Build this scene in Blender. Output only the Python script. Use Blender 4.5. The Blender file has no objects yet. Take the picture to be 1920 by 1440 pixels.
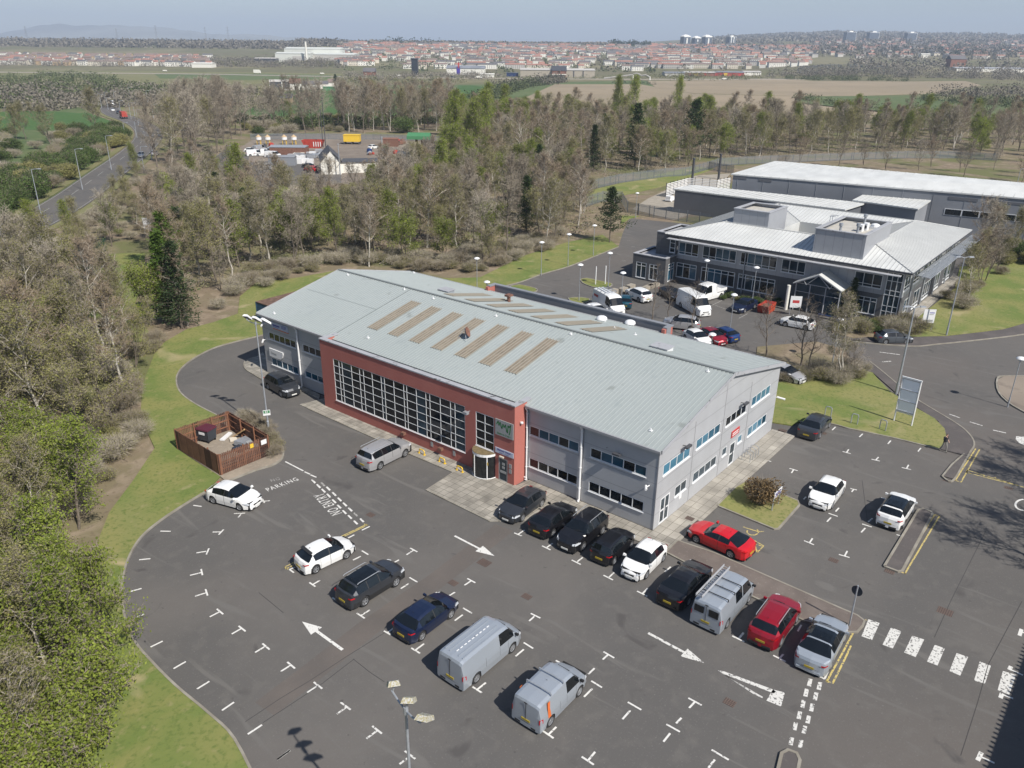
import bpy, bmesh, math, random
from mathutils import Vector, Matrix
R = math.radians
rnd = random.Random(7)
S = bpy.context.scene
COL = S.collection
# ---------------------------------------------------------------- camera survey
F, PITCH, ROLL = 1480.61, 0.400156, 0.00992
UX, UY = -0.77634755, 0.63030507
CAM = Vector((-42.7593, -21.897, 31.0))
_f = Vector((0, math.cos(PITCH), -math.sin(PITCH))); _r = Vector((1, 0, 0)); _u = _r.cross(_f)
_r2 = math.cos(ROLL)*_r + math.sin(ROLL)*_u; _u2 = -math.sin(ROLL)*_r + math.cos(ROLL)*_u
def tow(v): return Vector((v.x*UY - v.y*UX, v.x*UX + v.y*UY, v.z))
RT, UP, FW = tow(_r2), tow(_u2), tow(_f)
FWD = Vector((FW.x, FW.y, 0)).normalized(); RGT = Vector((FWD.y, -FWD.x, 0))
def smooth(t):
    t = max(0., min(1., t)); return t*t*(3-2*t)
def lerp(x, pts):
    if x <= pts[0][0]: return pts[0][1]
    for (a, b), (c, d) in zip(pts, pts[1:]):
        if x <= c: return b + (d-b)*(x-a)/(c-a)
    return pts[-1][1]
def terr(x, y):
    """height of the land: flat near the car parks, rising slowly to the far town and hills"""
    v = Vector((x-CAM.x, y-CAM.y, 0)); d = v.dot(FWD)
    if d < 1150: return 0.0
    px = 966+1608*v.dot(RGT)/d
    z = lerp(d, [(1150, 0), (1500, 10), (2600, 46), (3200, 47)]) if px > 560 else lerp(px, [(0, 0), (560, 0)]) + lerp(d, [(1150, 0), (1300, 2), (1800, 16), (2500, 38), (3200, 40)])
    z += lerp(px, [(560, 0), (1150, .22), (1330, .62), (1560, .98), (1960, .92)])*lerp(d, [(2700, 0), (4000, 50), (5600, 112), (6500, 105)])
    hill = lerp(px, [(1400, 0), (1560, 1), (1650, 1), (1760, .3), (1900, 0)])*math.exp(-((d-1330)/130)**2)*9
    return z + hill
def ray(px, py): return (FW + RT*((px-960)/F) + UP*((720-py)/F)).normalized()
def W(px, py, z=0.0):
    d = ray(px, py); t = (z-CAM.z)/d.z
    return CAM + d*t
def GT(px, py):
    """where the sight line of a photo pixel meets the land"""
    d = ray(px, py)
    if d.z < -1e-4:
        p = W(px, py)
        if (p-CAM).dot(FWD) < 1150: return p
    t = 1100.0
    while t < 7000:
        p = CAM + d*t
        if p.z <= terr(p.x, p.y): return Vector((p.x, p.y, terr(p.x, p.y)))
        t += 12
    p = CAM + d*t; return Vector((p.x, p.y, terr(p.x, p.y)))
def AT(px, dist):
    u = (px-966)/1608; p = CAM + FWD*dist + RGT*u*dist
    return Vector((p.x, p.y, terr(p.x, p.y)))
def HT(base, top):
    """height of an upright whose foot and top are read from the photo"""
    b = GT(*base); d = ray(*top); h = Vector((d.x, d.y, 0)).length
    t = (Vector((b.x-CAM.x, b.y-CAM.y, 0))).length/h
    return (CAM + d*t).z - b.z
# ---------------------------------------------------------------- materials
MAT = {}
def nm(name):
    m = bpy.data.materials.new(name); m.use_nodes = True; nt = m.node_tree
    b = nt.nodes['Principled BSDF']; MAT[name] = m
    return m, nt, b
def mat(name, col, rough=.6, metal=0., var=0., scale=3., coat=0., spec=.5, bump=0., bscale=40., emit=None, col2=None, detail=4, thresh=None):
    m, nt, b = nm(name)
    b.inputs['Roughness'].default_value = rough; b.inputs['Metallic'].default_value = metal
    b.inputs['Coat Weight'].default_value = coat; b.inputs['Specular IOR Level'].default_value = spec
    b.inputs['Base Color'].default_value = (*col, 1)
    if var or col2:
        tc = nt.nodes.new('ShaderNodeTexCoord'); n = nt.nodes.new('ShaderNodeTexNoise')
        n.inputs['Scale'].default_value = scale; n.inputs['Detail'].default_value = detail
        nt.links.new(tc.outputs['Object'], n.inputs['Vector'])
        r = nt.nodes.new('ShaderNodeValToRGB')
        lo = thresh[0] if thresh else .3; hi = thresh[1] if thresh else .7
        r.color_ramp.elements[0].position = lo; r.color_ramp.elements[1].position = hi
        c2 = col2 or tuple(min(1, c*(1+var)) for c in col); c1 = col if col2 else tuple(c*(1-var) for c in col)
        r.color_ramp.elements[0].color = (*c1, 1); r.color_ramp.elements[1].color = (*c2, 1)
        nt.links.new(n.outputs['Fac'], r.inputs['Fac']); nt.links.new(r.outputs['Color'], b.inputs['Base Color'])
    if bump:
        tc = nt.nodes.new('ShaderNodeTexCoord'); n = nt.nodes.new('ShaderNodeTexNoise'); n.inputs['Scale'].default_value = bscale
        nt.links.new(tc.outputs['Object'], n.inputs['Vector'])
        bp = nt.nodes.new('ShaderNodeBump'); bp.inputs['Strength'].default_value = bump; bp.inputs['Distance'].default_value = .02
        nt.links.new(n.outputs['Fac'], bp.inputs['Height']); nt.links.new(bp.outputs['Normal'], b.inputs['Normal'])
    if emit:
        b.inputs['Emission Color'].default_value = (*col, 1); b.inputs['Emission Strength'].default_value = emit
    return m
def layered(name, rough, layers, base, bump=.0, bscale=30., coord='Object'):
    """base colour overlaid by noise layers: (scale, lo, hi, colour, detail, distortion)"""
    m, nt, b = nm(name); b.inputs['Roughness'].default_value = rough; b.inputs['Specular IOR Level'].default_value = .25
    tc = nt.nodes.new('ShaderNodeTexCoord'); prev = None
    for i, L in enumerate(layers):
        sc, lo, hi, c = L[:4]
        n = nt.nodes.new('ShaderNodeTexNoise'); n.inputs['Scale'].default_value = sc; n.inputs['Detail'].default_value = L[4] if len(L) > 4 else 5
        n.inputs['Distortion'].default_value = L[5] if len(L) > 5 else 0.
        mp = nt.nodes.new('ShaderNodeMapping'); mp.inputs['Location'].default_value = (i*17.3, i*5.1, 0)
        if len(L) > 6: mp.inputs['Scale'].default_value = L[6]
        nt.links.new(tc.outputs[coord], mp.inputs['Vector']); nt.links.new(mp.outputs['Vector'], n.inputs['Vector'])
        mr = nt.nodes.new('ShaderNodeMapRange'); mr.inputs['From Min'].default_value = lo; mr.inputs['From Max'].default_value = hi
        nt.links.new(n.outputs['Fac'], mr.inputs['Value'])
        mx = nt.nodes.new('ShaderNodeMix'); mx.data_type = 'RGBA'
        if prev is None: mx.inputs['A'].default_value = (*base, 1)
        else: nt.links.new(prev, mx.inputs['A'])
        mx.inputs['B'].default_value = (*c, 1); nt.links.new(mr.outputs['Result'], mx.inputs['Factor']); prev = mx.outputs['Result']
    nt.links.new(prev, b.inputs['Base Color'])
    if bump:
        n = nt.nodes.new('ShaderNodeTexNoise'); n.inputs['Scale'].default_value = bscale; nt.links.new(tc.outputs[coord], n.inputs['Vector'])
        bp = nt.nodes.new('ShaderNodeBump'); bp.inputs['Strength'].default_value = bump; bp.inputs['Distance'].default_value = .03
        nt.links.new(n.outputs['Fac'], bp.inputs['Height']); nt.links.new(bp.outputs['Normal'], b.inputs['Normal'])
    return m
def grid(name, col, gap, sx, sy, sz, w=.04, rough=.6, var=.12, metal=0., bump=.3, vscale=1.5, off=(0, 0, 0), jit=0.):
    """panels/slabs/boards: dark joints every sx, sy, sz metres (0 = none)"""
    m, nt, b = nm(name); b.inputs['Roughness'].default_value = rough; b.inputs['Metallic'].default_value = metal
    tc = nt.nodes.new('ShaderNodeTexCoord'); sp = nt.nodes.new('ShaderNodeSeparateXYZ'); nt.links.new(tc.outputs['Object'], sp.inputs[0])
    tot = None; cells = []
    for ax, s in zip('XYZ', (sx, sy, sz)):
        if not s: continue
        i = 'XYZ'.index(ax)
        a = nt.nodes.new('ShaderNodeMath'); a.operation = 'ADD'; a.inputs[1].default_value = off[i]+1000*s; nt.links.new(sp.outputs[i], a.inputs[0])
        q = nt.nodes.new('ShaderNodeMath'); q.operation = 'DIVIDE'; q.inputs[1].default_value = s; nt.links.new(a.outputs[0], q.inputs[0])
        fr = nt.nodes.new('ShaderNodeMath'); fr.operation = 'FRACT'; nt.links.new(q.outputs[0], fr.inputs[0])
        lt = nt.nodes.new('ShaderNodeMath'); lt.operation = 'LESS_THAN'; lt.inputs[1].default_value = w/s; nt.links.new(fr.outputs[0], lt.inputs[0])
        fl = nt.nodes.new('ShaderNodeMath'); fl.operation = 'FLOOR'; nt.links.new(q.outputs[0], fl.inputs[0]); cells.append(fl)
        if tot is None: tot = lt
        else:
            mx = nt.nodes.new('ShaderNodeMath'); mx.operation = 'MAXIMUM'; nt.links.new(tot.outputs[0], mx.inputs[0]); nt.links.new(lt.outputs[0], mx.inputs[1]); tot = mx
    n = nt.nodes.new('ShaderNodeTexNoise'); n.inputs['Scale'].default_value = vscale; n.inputs['Detail'].default_value = 5; nt.links.new(tc.outputs['Object'], n.inputs['Vector'])
    cr = nt.nodes.new('ShaderNodeValToRGB'); cr.color_ramp.elements[0].position = .3; cr.color_ramp.elements[1].position = .7
    cr.color_ramp.elements[0].color = (*[c*(1-var) for c in col], 1); cr.color_ramp.elements[1].color = (*[min(1, c*(1+var)) for c in col], 1)
    nt.links.new(n.outputs['Fac'], cr.inputs['Fac']); src = cr.outputs['Color']
    if jit:
        cb = nt.nodes.new('ShaderNodeCombineXYZ')
        for i, c in enumerate(cells[:3]): nt.links.new(c.outputs[0], cb.inputs[i])
        wn = nt.nodes.new('ShaderNodeTexWhiteNoise'); nt.links.new(cb.outputs[0], wn.inputs['Vector'])
        mr = nt.nodes.new('ShaderNodeMapRange'); mr.inputs['To Min'].default_value = 1-jit; mr.inputs['To Max'].default_value = 1+jit; nt.links.new(wn.outputs['Value'], mr.inputs['Value'])
        vm = nt.nodes.new('ShaderNodeVectorMath'); vm.operation = 'SCALE'; nt.links.new(src, vm.inputs[0]); nt.links.new(mr.outputs['Result'], vm.inputs['Scale']); src = vm.outputs[0]
    mix = nt.nodes.new('ShaderNodeMix'); mix.data_type = 'RGBA'; mix.inputs['B'].default_value = (*gap, 1)
    nt.links.new(src, mix.inputs['A'])
    if tot: nt.links.new(tot.outputs[0], mix.inputs['Factor'])
    else: mix.inputs['Factor'].default_value = 0
    nt.links.new(mix.outputs['Result'], b.inputs['Base Color'])
    return m
# vegetation and ground
layered('asphalt', .9, [(.09, .42, .66, (.124, .115, .107), 4, .4), (.03, .5, .66, (.121, .109, .1), 3, .8), (1.1, .52, .8, (.13, .122, .113), 6), (9, .6, .75, (.15, .142, .132), 3), (.35, .64, .72, (.08, .075, .072), 6, 1.0), (2.2, .68, .78, (.078, .073, .07), 3, .2), (.5, .6, .68, (.132, .125, .117), 5, 2., (1, .15, 1))], (.101, .096, .0915), bump=.15, bscale=25)
layered('asphalt_path', .9, [(.5, .45, .7, (.125, .11, .104), 5), (6, .6, .8, (.14, .13, .12), 3)], (.095, .085, .082), bump=.1)
layered('tarmac_pale', .9, [(.7, .4, .7, (.17, .142, .125), 5), (7, .6, .8, (.21, .18, .155), 3)], (.13, .108, .096), bump=.1)
layered('lawn', .95, [(.25, .38, .6, (.2, .2, .068), 6, .5), (.06, .53, .72, (.23, .215, .09), 4, .8), (1.3, .6, .78, (.26, .23, .11), 6, .3), (4, .5, .75, (.1, .135, .035), 5), (.15, .6, .72, (.34, .285, .16), 7, 1.2)], (.13, .17, .045), bump=.4, bscale=6)
layered('woodland_floor', 1., [(.12, .4, .6, (.2, .155, .11), 6, .6), (.5, .5, .7, (.27, .215, .155), 7, .5), (.05, .52, .62, (.13, .135, .055), 5, 1), (2., .55, .75, (.13, .1, .07), 6)], (.17, .145, .085), bump=.4, bscale=4)
layered('land', 1., [(.012, .45, .6, (.13, .13, .06), 5, .6), (.004, .5, .6, (.19, .17, .095), 4, .8), (.05, .55, .75, (.085, .085, .045), 6, .5)], (.145, .13, .075))
layered('green_field', 1., [(.02, .4, .7, (.066, .125, .032), 4, .5), (.3, .55, .8, (.09, .135, .045), 4)], (.052, .108, .028))
layered('rough_field', 1., [(.02, .4, .7, (.2, .18, .09), 5, .8), (.2, .5, .8, (.13, .14, .05), 5)], (.155, .155, .07))
layered('meadow', 1., [(.02, .4, .7, (.11, .14, .055), 5, .8), (.2, .5, .8, (.15, .15, .075), 5)], (.085, .12, .045))
layered('ploughed', 1., [(.012, .4, .66, (.3, .24, .165), 4, .6), (.4, .5, .8, (.27, .21, .145), 5, .2, (1, .08, 1)), (.05, .58, .8, (.2, .165, .115), 5, .6)], (.25, .205, .14))
layered('gravel', 1., [(.3, .4, .7, (.3, .255, .2), 6), (4, .5, .8, (.34, .29, .23), 4)], (.23, .195, .155))
layered('yard', 1., [(.06, .4, .66, (.25, .21, .17), 5, .5), (.5, .55, .8, (.12, .1, .085), 5)], (.18, .15, .125))
layered('concrete', .9, [(.8, .4, .7, (.36, .32, .265), 6), (5, .55, .8, (.22, .195, .155), 4)], (.29, .26, .215))
layered('kerb', .9, [(1.2, .4, .7, (.3, .28, .24), 5)], (.22, .2, .165))
grid('slabs', (.27, .25, .215), (.115, .105, .085), .6, .6, 0, w=.035, rough=.9, var=.3, vscale=.8, jit=.14)
grid('slabs_large', (.3, .278, .24), (.12, .105, .085), .9, .6, 0, w=.03, rough=.9, var=.25, vscale=.6, jit=.1)
for n_, c_, k_ in (('paint_white', (.62, .61, .58), (.36, .43)), ('paint_worn', (.58, .57, .54), (.41, .48)), ('paint_yellow', (.5, .4, .14), (.41, .5)), ('paint_faint', (.34, .33, .31), (.43, .54))):
    layered(n_, .8, [(7., k_[0]-.02, k_[1]-.02, c_, 6, .3)], (.14, .135, .13))
mat('rust', (.17, .085, .06), .8, var=.3, scale=5); mat('tar', (.045, .043, .043), .9)
grid('iron_rust', (.12, .085, .07), (.05, .035, .03), .12, .12, 0, w=.03, rough=.8)
# building
grid('clad_grey', (.4, .408, .425), (.27, .275, .29), 0, 0, 1.25, w=.05, rough=.5, var=.06, metal=.1, vscale=.5)
grid('clad_light', (.33, .335, .36), (.22, .225, .25), 0, 0, 1.25, w=.025, rough=.4, var=.05, metal=.25, vscale=.5)
layered('roof_green', .45, [(.1, .35, .65, (.325, .352, .346), 5, .5), (.9, .55, .8, (.27, .3, .3), 5, .3, (1, 3, 1)), (.5, .66, .72, (.24, .26, .25), 6)], (.305, .335, .328))
mat('rooflight', (.22, .185, .14), .5, var=.2, scale=2); mat('rooflight_rib', (.3, .275, .23), .5)
layered('render_red', .9, [(.5, .45, .75, (.43, .16, .13), 6, .4, (1, 1, .25)), (4, .6, .85, (.34, .12, .1), 5)], (.39, .137, .112))
layered('coping', .7, [(.6, .45, .7, (.3, .305, .32), 5), (2., .6, .72, (.12, .12, .12), 6)], (.35, .355, .375))
mat('white_metal', (.72, .72, .72), .45, var=.06); mat('white_frame', (.66, .67, .68), .4); mat('grey_metal', (.3, .31, .33), .45, metal=.5)
mat('galvanised', (.36, .38, .41), .5, metal=.4, var=.12, scale=6); mat('dark_metal', (.06, .062, .07), .5)
mat('glass', (.008, .011, .014), .06, spec=.6, var=.6, scale=.35); mat('glass_blue', (.06, .165, .24), .12, var=.35, scale=.5); mat('glass_dim', (.018, .075, .12), .1, var=.5, scale=.4)
mat('glass_office', (.018, .035, .05), .07, var=.7, scale=.3); mat('glass_far', (.03, .035, .045), .2)
mat('plinth', (.035, .03, .03), .9); mat('black', (.012, .012, .013), .6); mat('gutter', (.3, .3, .31), .5)
mat('seam', (.17, .185, .185), .7)
grid('office_dark', (.1, .1, .105), (.05, .05, .055), .0, 1.2, 1.15, w=.03, rough=.7, var=.1)
grid('office_panel', (.36, .37, .395), (.2, .205, .225), .0, 1.15, 0, w=.035, rough=.45, var=.05, metal=.3)
grid('office_panel_side', (.36, .37, .395), (.2, .205, .225), 1.2, 0, 0, w=.035, rough=.45, var=.05, metal=.3)
grid('office_dark_side', (.085, .085, .092), (.05, .05, .055), 1.2, 0., 1.15, w=.03, rough=.7, var=.1)
mat('roof_white', (.56, .565, .55), .5, var=.09, scale=.4); mat('roof_white_rib', (.4, .405, .4), .5); mat('roof_flat', (.42, .4, .36), .9, var=.12, scale=1)
mat('shed_dark', (.115, .12, .135), .6, var=.06, scale=.3); layered('shed_grey', .55, [(.08, .4, .65, (.25, .26, .285), 3)], (.2, .21, .23)); mat('purple', (.06, .035, .3), .5)
mat('red_sign', (.45, .05, .05), .5); mat('sign_grey', (.3, .31, .31), .6, var=.05); mat('sign_green', (.03, .18, .05), .6); mat('sign_white', (.7, .7, .7), .5); mat('sign_blue', (.04, .04, .3), .5)
mat('sign_lilac', (.46, .5, .6), .5); mat('orange', (.6, .14, .03), .6); mat('yellow', (.7, .46, .04), .5); mat('skip_red', (.36, .045, .03), .6, var=.15); mat('moss', (.16, .12, .06), 1, var=.3, scale=6)
grid('fence_wood', (.165, .08, .05), (.05, .022, .015), .13, .13, 0, w=.025, rough=.85, var=.25, vscale=1.2); mat('wood_post', (.2, .09, .05), .8, var=.2); mat('wood_pale', (.42, .27, .13), .8, var=.1)
mat('bin_body', (.035, .04, .05), .6); mat('bin_lid', (.085, .018, .032), .5); mat('blue_container', (.022, .065, .12), .6, var=.2, scale=2); mat('rusty_top', (.14, .085, .06), .8, var=.35, scale=2); mat('lichen', (.3, .265, .15), .9, col2=(.43, .42, .39), scale=18, thresh=(.42, .58)); mat('palisade', (.2, .215, .23), .6, metal=.3); mat('mesh_green', (.02, .08, .04), .7)
mat('canopy_green', (.06, .2, .09), .6); mat('slate', (.07, .072, .08), .8, var=.15); mat('brick_far', (.22, .1, .07), .9, var=.2, scale=.2)
mat('house_white', (.7, .68, .62), .9); mat('house_cream', (.58, .53, .44), .9); mat('house_grey', (.45, .43, .4), .9); mat('house_buff', (.45, .33, .2), .9)
mat('roof_red', (.3, .155, .12), .9, var=.2, scale=.05); mat('roof_brown', (.2, .15, .13), .9, var=.2, scale=.05); mat('roof_slate', (.12, .115, .12), .9, var=.2, scale=.05)
mat('tower_blue', (.13, .155, .2), .6); mat('tower_cream', (.75, .74, .7), .7)
mat('skin', (.5, .3, .22), .6); mat('cloth_black', (.02, .02, .025), .8); mat('cloth_grey', (.2, .19, .17), .8); mat('hair', (.05, .035, .025), .7)
# ---------------------------------------------------------------- object helpers
def link(o, parent=None):
    COL.objects.link(o)
    if parent: o.parent = parent
    return o
def tag(o, label=None, cat=None, group=None, kind=None):
    if label: o['label'] = label
    if cat: o['category'] = cat
    if group: o['group'] = group
    if kind: o['kind'] = kind
    return o
def empty(name, loc=(0, 0, 0), rz=0., label=None, cat=None, group=None):
    o = bpy.data.objects.new(name, None); o.location = loc; o.rotation_euler = (0, 0, rz); o.empty_display_size = .3
    link(o); return tag(o, label, cat, group)
class MB:
    """collects shapes and links them as ONE mesh"""
    def __init__(s): s.v = []; s.f = []; s.m = []; s.cur = 0
    def add(s, vs, fs):
        n = len(s.v); s.v += [tuple(v) for v in vs]; s.f += [tuple(i+n for i in f) for f in fs]; s.m += [s.cur]*len(fs); return s
    def box(s, x0, y0, z0, x1, y1, z1, T=None):
        vs = [Vector(p) for p in ((x0, y0, z0), (x1, y0, z0), (x1, y1, z0), (x0, y1, z0), (x0, y0, z1), (x1, y0, z1), (x1, y1, z1), (x0, y1, z1))]
        if T: vs = [T @ v for v in vs]
        return s.add(vs, [(0, 3, 2, 1), (4, 5, 6, 7), (0, 1, 5, 4), (1, 2, 6, 5), (2, 3, 7, 6), (3, 0, 4, 7)])
    def tube(s, a, b, r0, r1=None, n=8, cap=True):
        a = Vector(a); b = Vector(b); r1 = r0 if r1 is None else r1; d = (b-a)
        if d.length < 1e-6: return s
        d.normalize(); u = d.orthogonal().normalized(); w = d.cross(u); vs = []
        for c, r in ((a, r0), (b, r1)):
            for i in range(n):
                t = 2*math.pi*i/n; vs.append(c + u*math.cos(t)*r + w*math.sin(t)*r)
        fs = [(i, (i+1) % n, n+(i+1) % n, n+i) for i in range(n)]
        if cap: fs += [tuple(range(n-1, -1, -1)), tuple(range(n, 2*n))]
        return s.add(vs, fs)
    def path(s, pts, r, n=6):
        for a, b in zip(pts, pts[1:]): s.tube(a, b, r, r, n)
        return s
    def prism(s, pts, z0, z1, T=None):
        n = len(pts); vs = [Vector((p[0], p[1], z0)) for p in pts] + [Vector((p[0], p[1], z1)) for p in pts]
        if T: vs = [T @ v for v in vs]
        area = sum(pts[i][0]*pts[(i+1) % n][1]-pts[(i+1) % n][0]*pts[i][1] for i in range(n))
        fs = [(i, (i+1) % n, n+(i+1) % n, n+i) for i in range(n)] + [tuple(range(n-1, -1, -1)), tuple(range(n, 2*n))]
        if area < 0: fs = [tuple(reversed(f)) for f in fs]
        return s.add(vs, fs)
    def lathe(s, prof, c=(0, 0, 0), n=16, T=None):
        vs = []; c = Vector(c)
        for r, z in prof:
            for i in range(n):
                t = 2*math.pi*i/n; v = Vector((r*math.cos(t), r*math.sin(t), z)); vs.append((T @ v if T else v)+c)
        fs = [(j*n+i, j*n+(i+1) % n, (j+1)*n+(i+1) % n, (j+1)*n+i) for j in range(len(prof)-1) for i in range(n)]
        return s.add(vs, fs)
    def build(s, name, m, parent=None, sm=None, mats=None):
        me = bpy.data.meshes.new(name); me.from_pydata(s.v, [], s.f)
        for x in (mats or [m]): me.materials.append(MAT[x] if isinstance(x, str) else x)
        if mats: me.polygons.foreach_set('material_index', s.m)
        if sm is not None:
            me.shade_smooth(); me.set_sharp_from_angle(angle=R(sm))
        me.update()
        return link(bpy.data.objects.new(name, me), parent)
def clean_poly(name, pts, z, m, depth=0.15, kind='structure', drape=False, parent=None, sides=True):
    """a flat sheet with a skirt from outline points"""
    bm = bmesh.new(); vs = [bm.verts.new((p[0], p[1], z)) for p in pts]
    f = bm.faces.new(vs); f.normal_update()
    if f.normal.z < 0: f.normal_flip()
    if depth and sides:
        r = bmesh.ops.extrude_edge_only(bm, edges=list(bm.edges)); ex = [g for g in r['geom'] if isinstance(g, bmesh.types.BMVert)]
        for v in ex: v.co.z = z-depth
    bmesh.ops.triangulate(bm, faces=[fc for fc in bm.faces if len(fc.verts) > 4])
    bmesh.ops.recalc_face_normals(bm, faces=bm.faces)
    up = sum(fc.normal.z*fc.calc_area() for fc in bm.faces)
    if up < 0: bmesh.ops.reverse_faces(bm, faces=bm.faces)
    me = bpy.data.meshes.new(name); bm.to_mesh(me); bm.free(); me.materials.append(MAT[m])
    o = link(bpy.data.objects.new(name, me), parent)
    if kind: o['kind'] = kind
    return o
def catmull(pts, k=5, closed=False):
    P = [Vector((p[0], p[1], 0)) for p in pts]; n = len(P); out = []
    rng = range(n if closed else n-1)
    for i in rng:
        if closed: a, b, c, d = P[(i-1) % n], P[i], P[(i+1) % n], P[(i+2) % n]
        else: a, b, c, d = P[max(i-1, 0)], P[i], P[i+1], P[min(i+2, n-1)]
        for j in range(k):
            t = j/k
            out.append(.5*((2*b)+(c-a)*t+(2*a-5*b+4*c-d)*t*t+(3*b-a-3*c+d)*t**3))
    if not closed: out.append(P[-1])
    return out
def offset_line(L, d):
    out = []
    for i, p in enumerate(L):
        a = L[max(i-1, 0)]; b = L[min(i+1, len(L)-1)]; t = Vector((b.x-a.x, b.y-a.y, 0))
        if t.length < 1e-6: t = Vector((1, 0, 0))
        t.normalize(); out.append(Vector((p.x - t.y*d, p.y + t.x*d, 0)))
    return out
def ribbon(mb, L, w, z0, z1, side=0.):
    """a strip of rectangular section along a line"""
    A = offset_line(L, w/2+side); B = offset_line(L, -w/2+side)
    for i in range(len(L)-1):
        a, b, c, d = A[i], A[i+1], B[i+1], B[i]
        vs = [(p.x, p.y, z1) for p in (a, b, c, d)] + [(p.x, p.y, z0) for p in (a, b, c, d)]
        fs = [(3, 2, 1, 0), (0, 1, 5, 4), (2, 3, 7, 6)]
        if i == 0: fs.append((3, 0, 4, 7))
        if i == len(L)-2: fs.append((1, 2, 6, 5))
        mb.add(vs, fs)
def P(o, s, pts): return [W(o[0]+a/s, o[1]+b/s) for a, b in pts]
def pin(pt, poly):
    x, y = pt[0], pt[1]; c = False; n = len(poly)
    for i in range(n):
        a, b = poly[i], poly[i-1]
        if (a[1] > y) != (b[1] > y) and x < (b[0]-a[0])*(y-a[1])/(b[1]-a[1])+a[0]: c = not c
    return c
# ================================================================= SETTING: land, sky, light
def build_land():
    mb = MB(); c = CAM; rows = []
    rs = [3, 30, 80, 160, 300, 500, 700, 900, 1150] + [1150+50*i for i in range(1, 45)] + [3600, 4000, 4500, 5000, 5600, 6200, 7000, 9000, 14000]
    fa = math.atan2(FWD.y, FWD.x); az = []
    a = -180.
    while a < 180: az.append(a); a += 1.0 if abs(a) < 42 else 8.0
    vs = [(c.x, c.y, -.03)]; n = len(az)
    for r in rs:
        for t in az:
            x = c.x + r*math.cos(fa+R(t)); y = c.y + r*math.sin(fa+R(t)); vs.append((x, y, (terr(x, y) if abs(t) < 60 else 0) - .03))
    fs = [(0, 1+i, 1+(i+1) % n) for i in range(n)]
    for j in range(len(rs)-1):
        for i in range(n): fs.append((1+j*n+i, 1+(j+1)*n+i, 1+(j+1)*n+(i+1) % n, 1+j*n+(i+1) % n))
    mb.add(vs, fs); o = mb.build('land', 'land', sm=60); tag(o, kind='structure')
build_land()
def sheet(name, px, z, m, depth=.15, sm=False, kind='structure'):
    pts = [W(*p, z) for p in px]
    if sm: pts = catmull(pts, 4, True)
    return clean_poly(name, pts, z, m, depth)
def gsheet(name, px, m, z=.12):
    return clean_poly(name, [GT(*p) for p in px], z, m, .2)
# woodland floor, near
gsheet('woodland_ground', [(-900, 1700), (-700, 480), (-60, 300), (130, 215), (300, 180), (700, 205), (900, 205), (1200, 225), (1920, 240), (2400, 250), (3200, 500), (2300, 620), (1300, 640), (600, 1700)], 'woodland_floor', -.012)
gsheet('green_field', [(505, 213), (520, 196), (500, 176), (560, 168.5), (700, 164.5), (800, 161), (885, 160), (925, 166), (915, 183), (880, 200), (700, 222), (560, 225), (460, 222)], 'green_field', .05)
gsheet('green_field', [(-40, 213), (30, 208), (90, 209), (170, 213), (205, 226), (240, 238), (150, 246), (-40, 240)], 'green_field', .05)
gsheet('green_field', [(405, 205), (455, 196), (500, 197), (505, 213), (470, 220), (420, 218)], 'green_field', .04)
gsheet('rough_field', [(-60, 140), (60, 127), (200, 124), (420, 129), (640, 136), (650, 150), (560, 156), (420, 158), (300, 158), (240, 152), (200, 142), (-60, 152)], 'rough_field', .03)
gsheet('meadow_bank', [(290, 139), (460, 138), (620, 141), (620, 149), (460, 150), (300, 147)], 'meadow', .09)
gsheet('ploughed_field', [(985, 183), (1040, 158), (1200, 158), (1300, 176), (1500, 181), (1490, 192), (1700, 213), (1700, 222), (1200, 222), (1010, 205)], 'ploughed', .05)
gsheet('ploughed_field', [(1215, 152), (1380, 149.5), (1440, 147), (1530, 152), (1700, 153), (1810, 152), (1840, 160), (1780, 168), (1760, 175), (1600, 180), (1480, 180), (1300, 175), (1230, 165)], 'ploughed', .07)
gsheet('rough_field', [(640, 160), (880, 159), (1040, 154), (1210, 151), (1230, 165), (1040, 158), (985, 183), (925, 186), (900, 165), (640, 166)], 'meadow', .03)
gsheet('meadow', [(1490, 182), (1600, 180), (1700, 179), (1800, 190), (1960, 190), (1960, 225), (1840, 222), (1700, 216), (1490, 193)], 'meadow', .05)
gsheet('rough_field', [(660, 251), (770, 247), (780, 256), (700, 262), (620, 262)], 'rough_field', .03)
gsheet('scrub_bank', [(-100, 420), (-60, 230), (120, 205), (150, 200), (205, 240), (210, 330), (60, 460)], 'meadow', .01)
gsheet('depot_yard', [(385, 322), (430, 290), (480, 258), (520, 251), (700, 254), (858, 258), (862, 318), (700, 345), (500, 352), (400, 345)], 'yard', .04)
gsheet('depot_road', [(385, 322), (445, 286), (468, 290), (462, 320), (480, 350), (400, 345)], 'asphalt', .05)
gsheet('depot_road', [(462, 305), (540, 300), (600, 318), (640, 322), (640, 345), (480, 352), (455, 325)], 'asphalt', .06)
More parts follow.
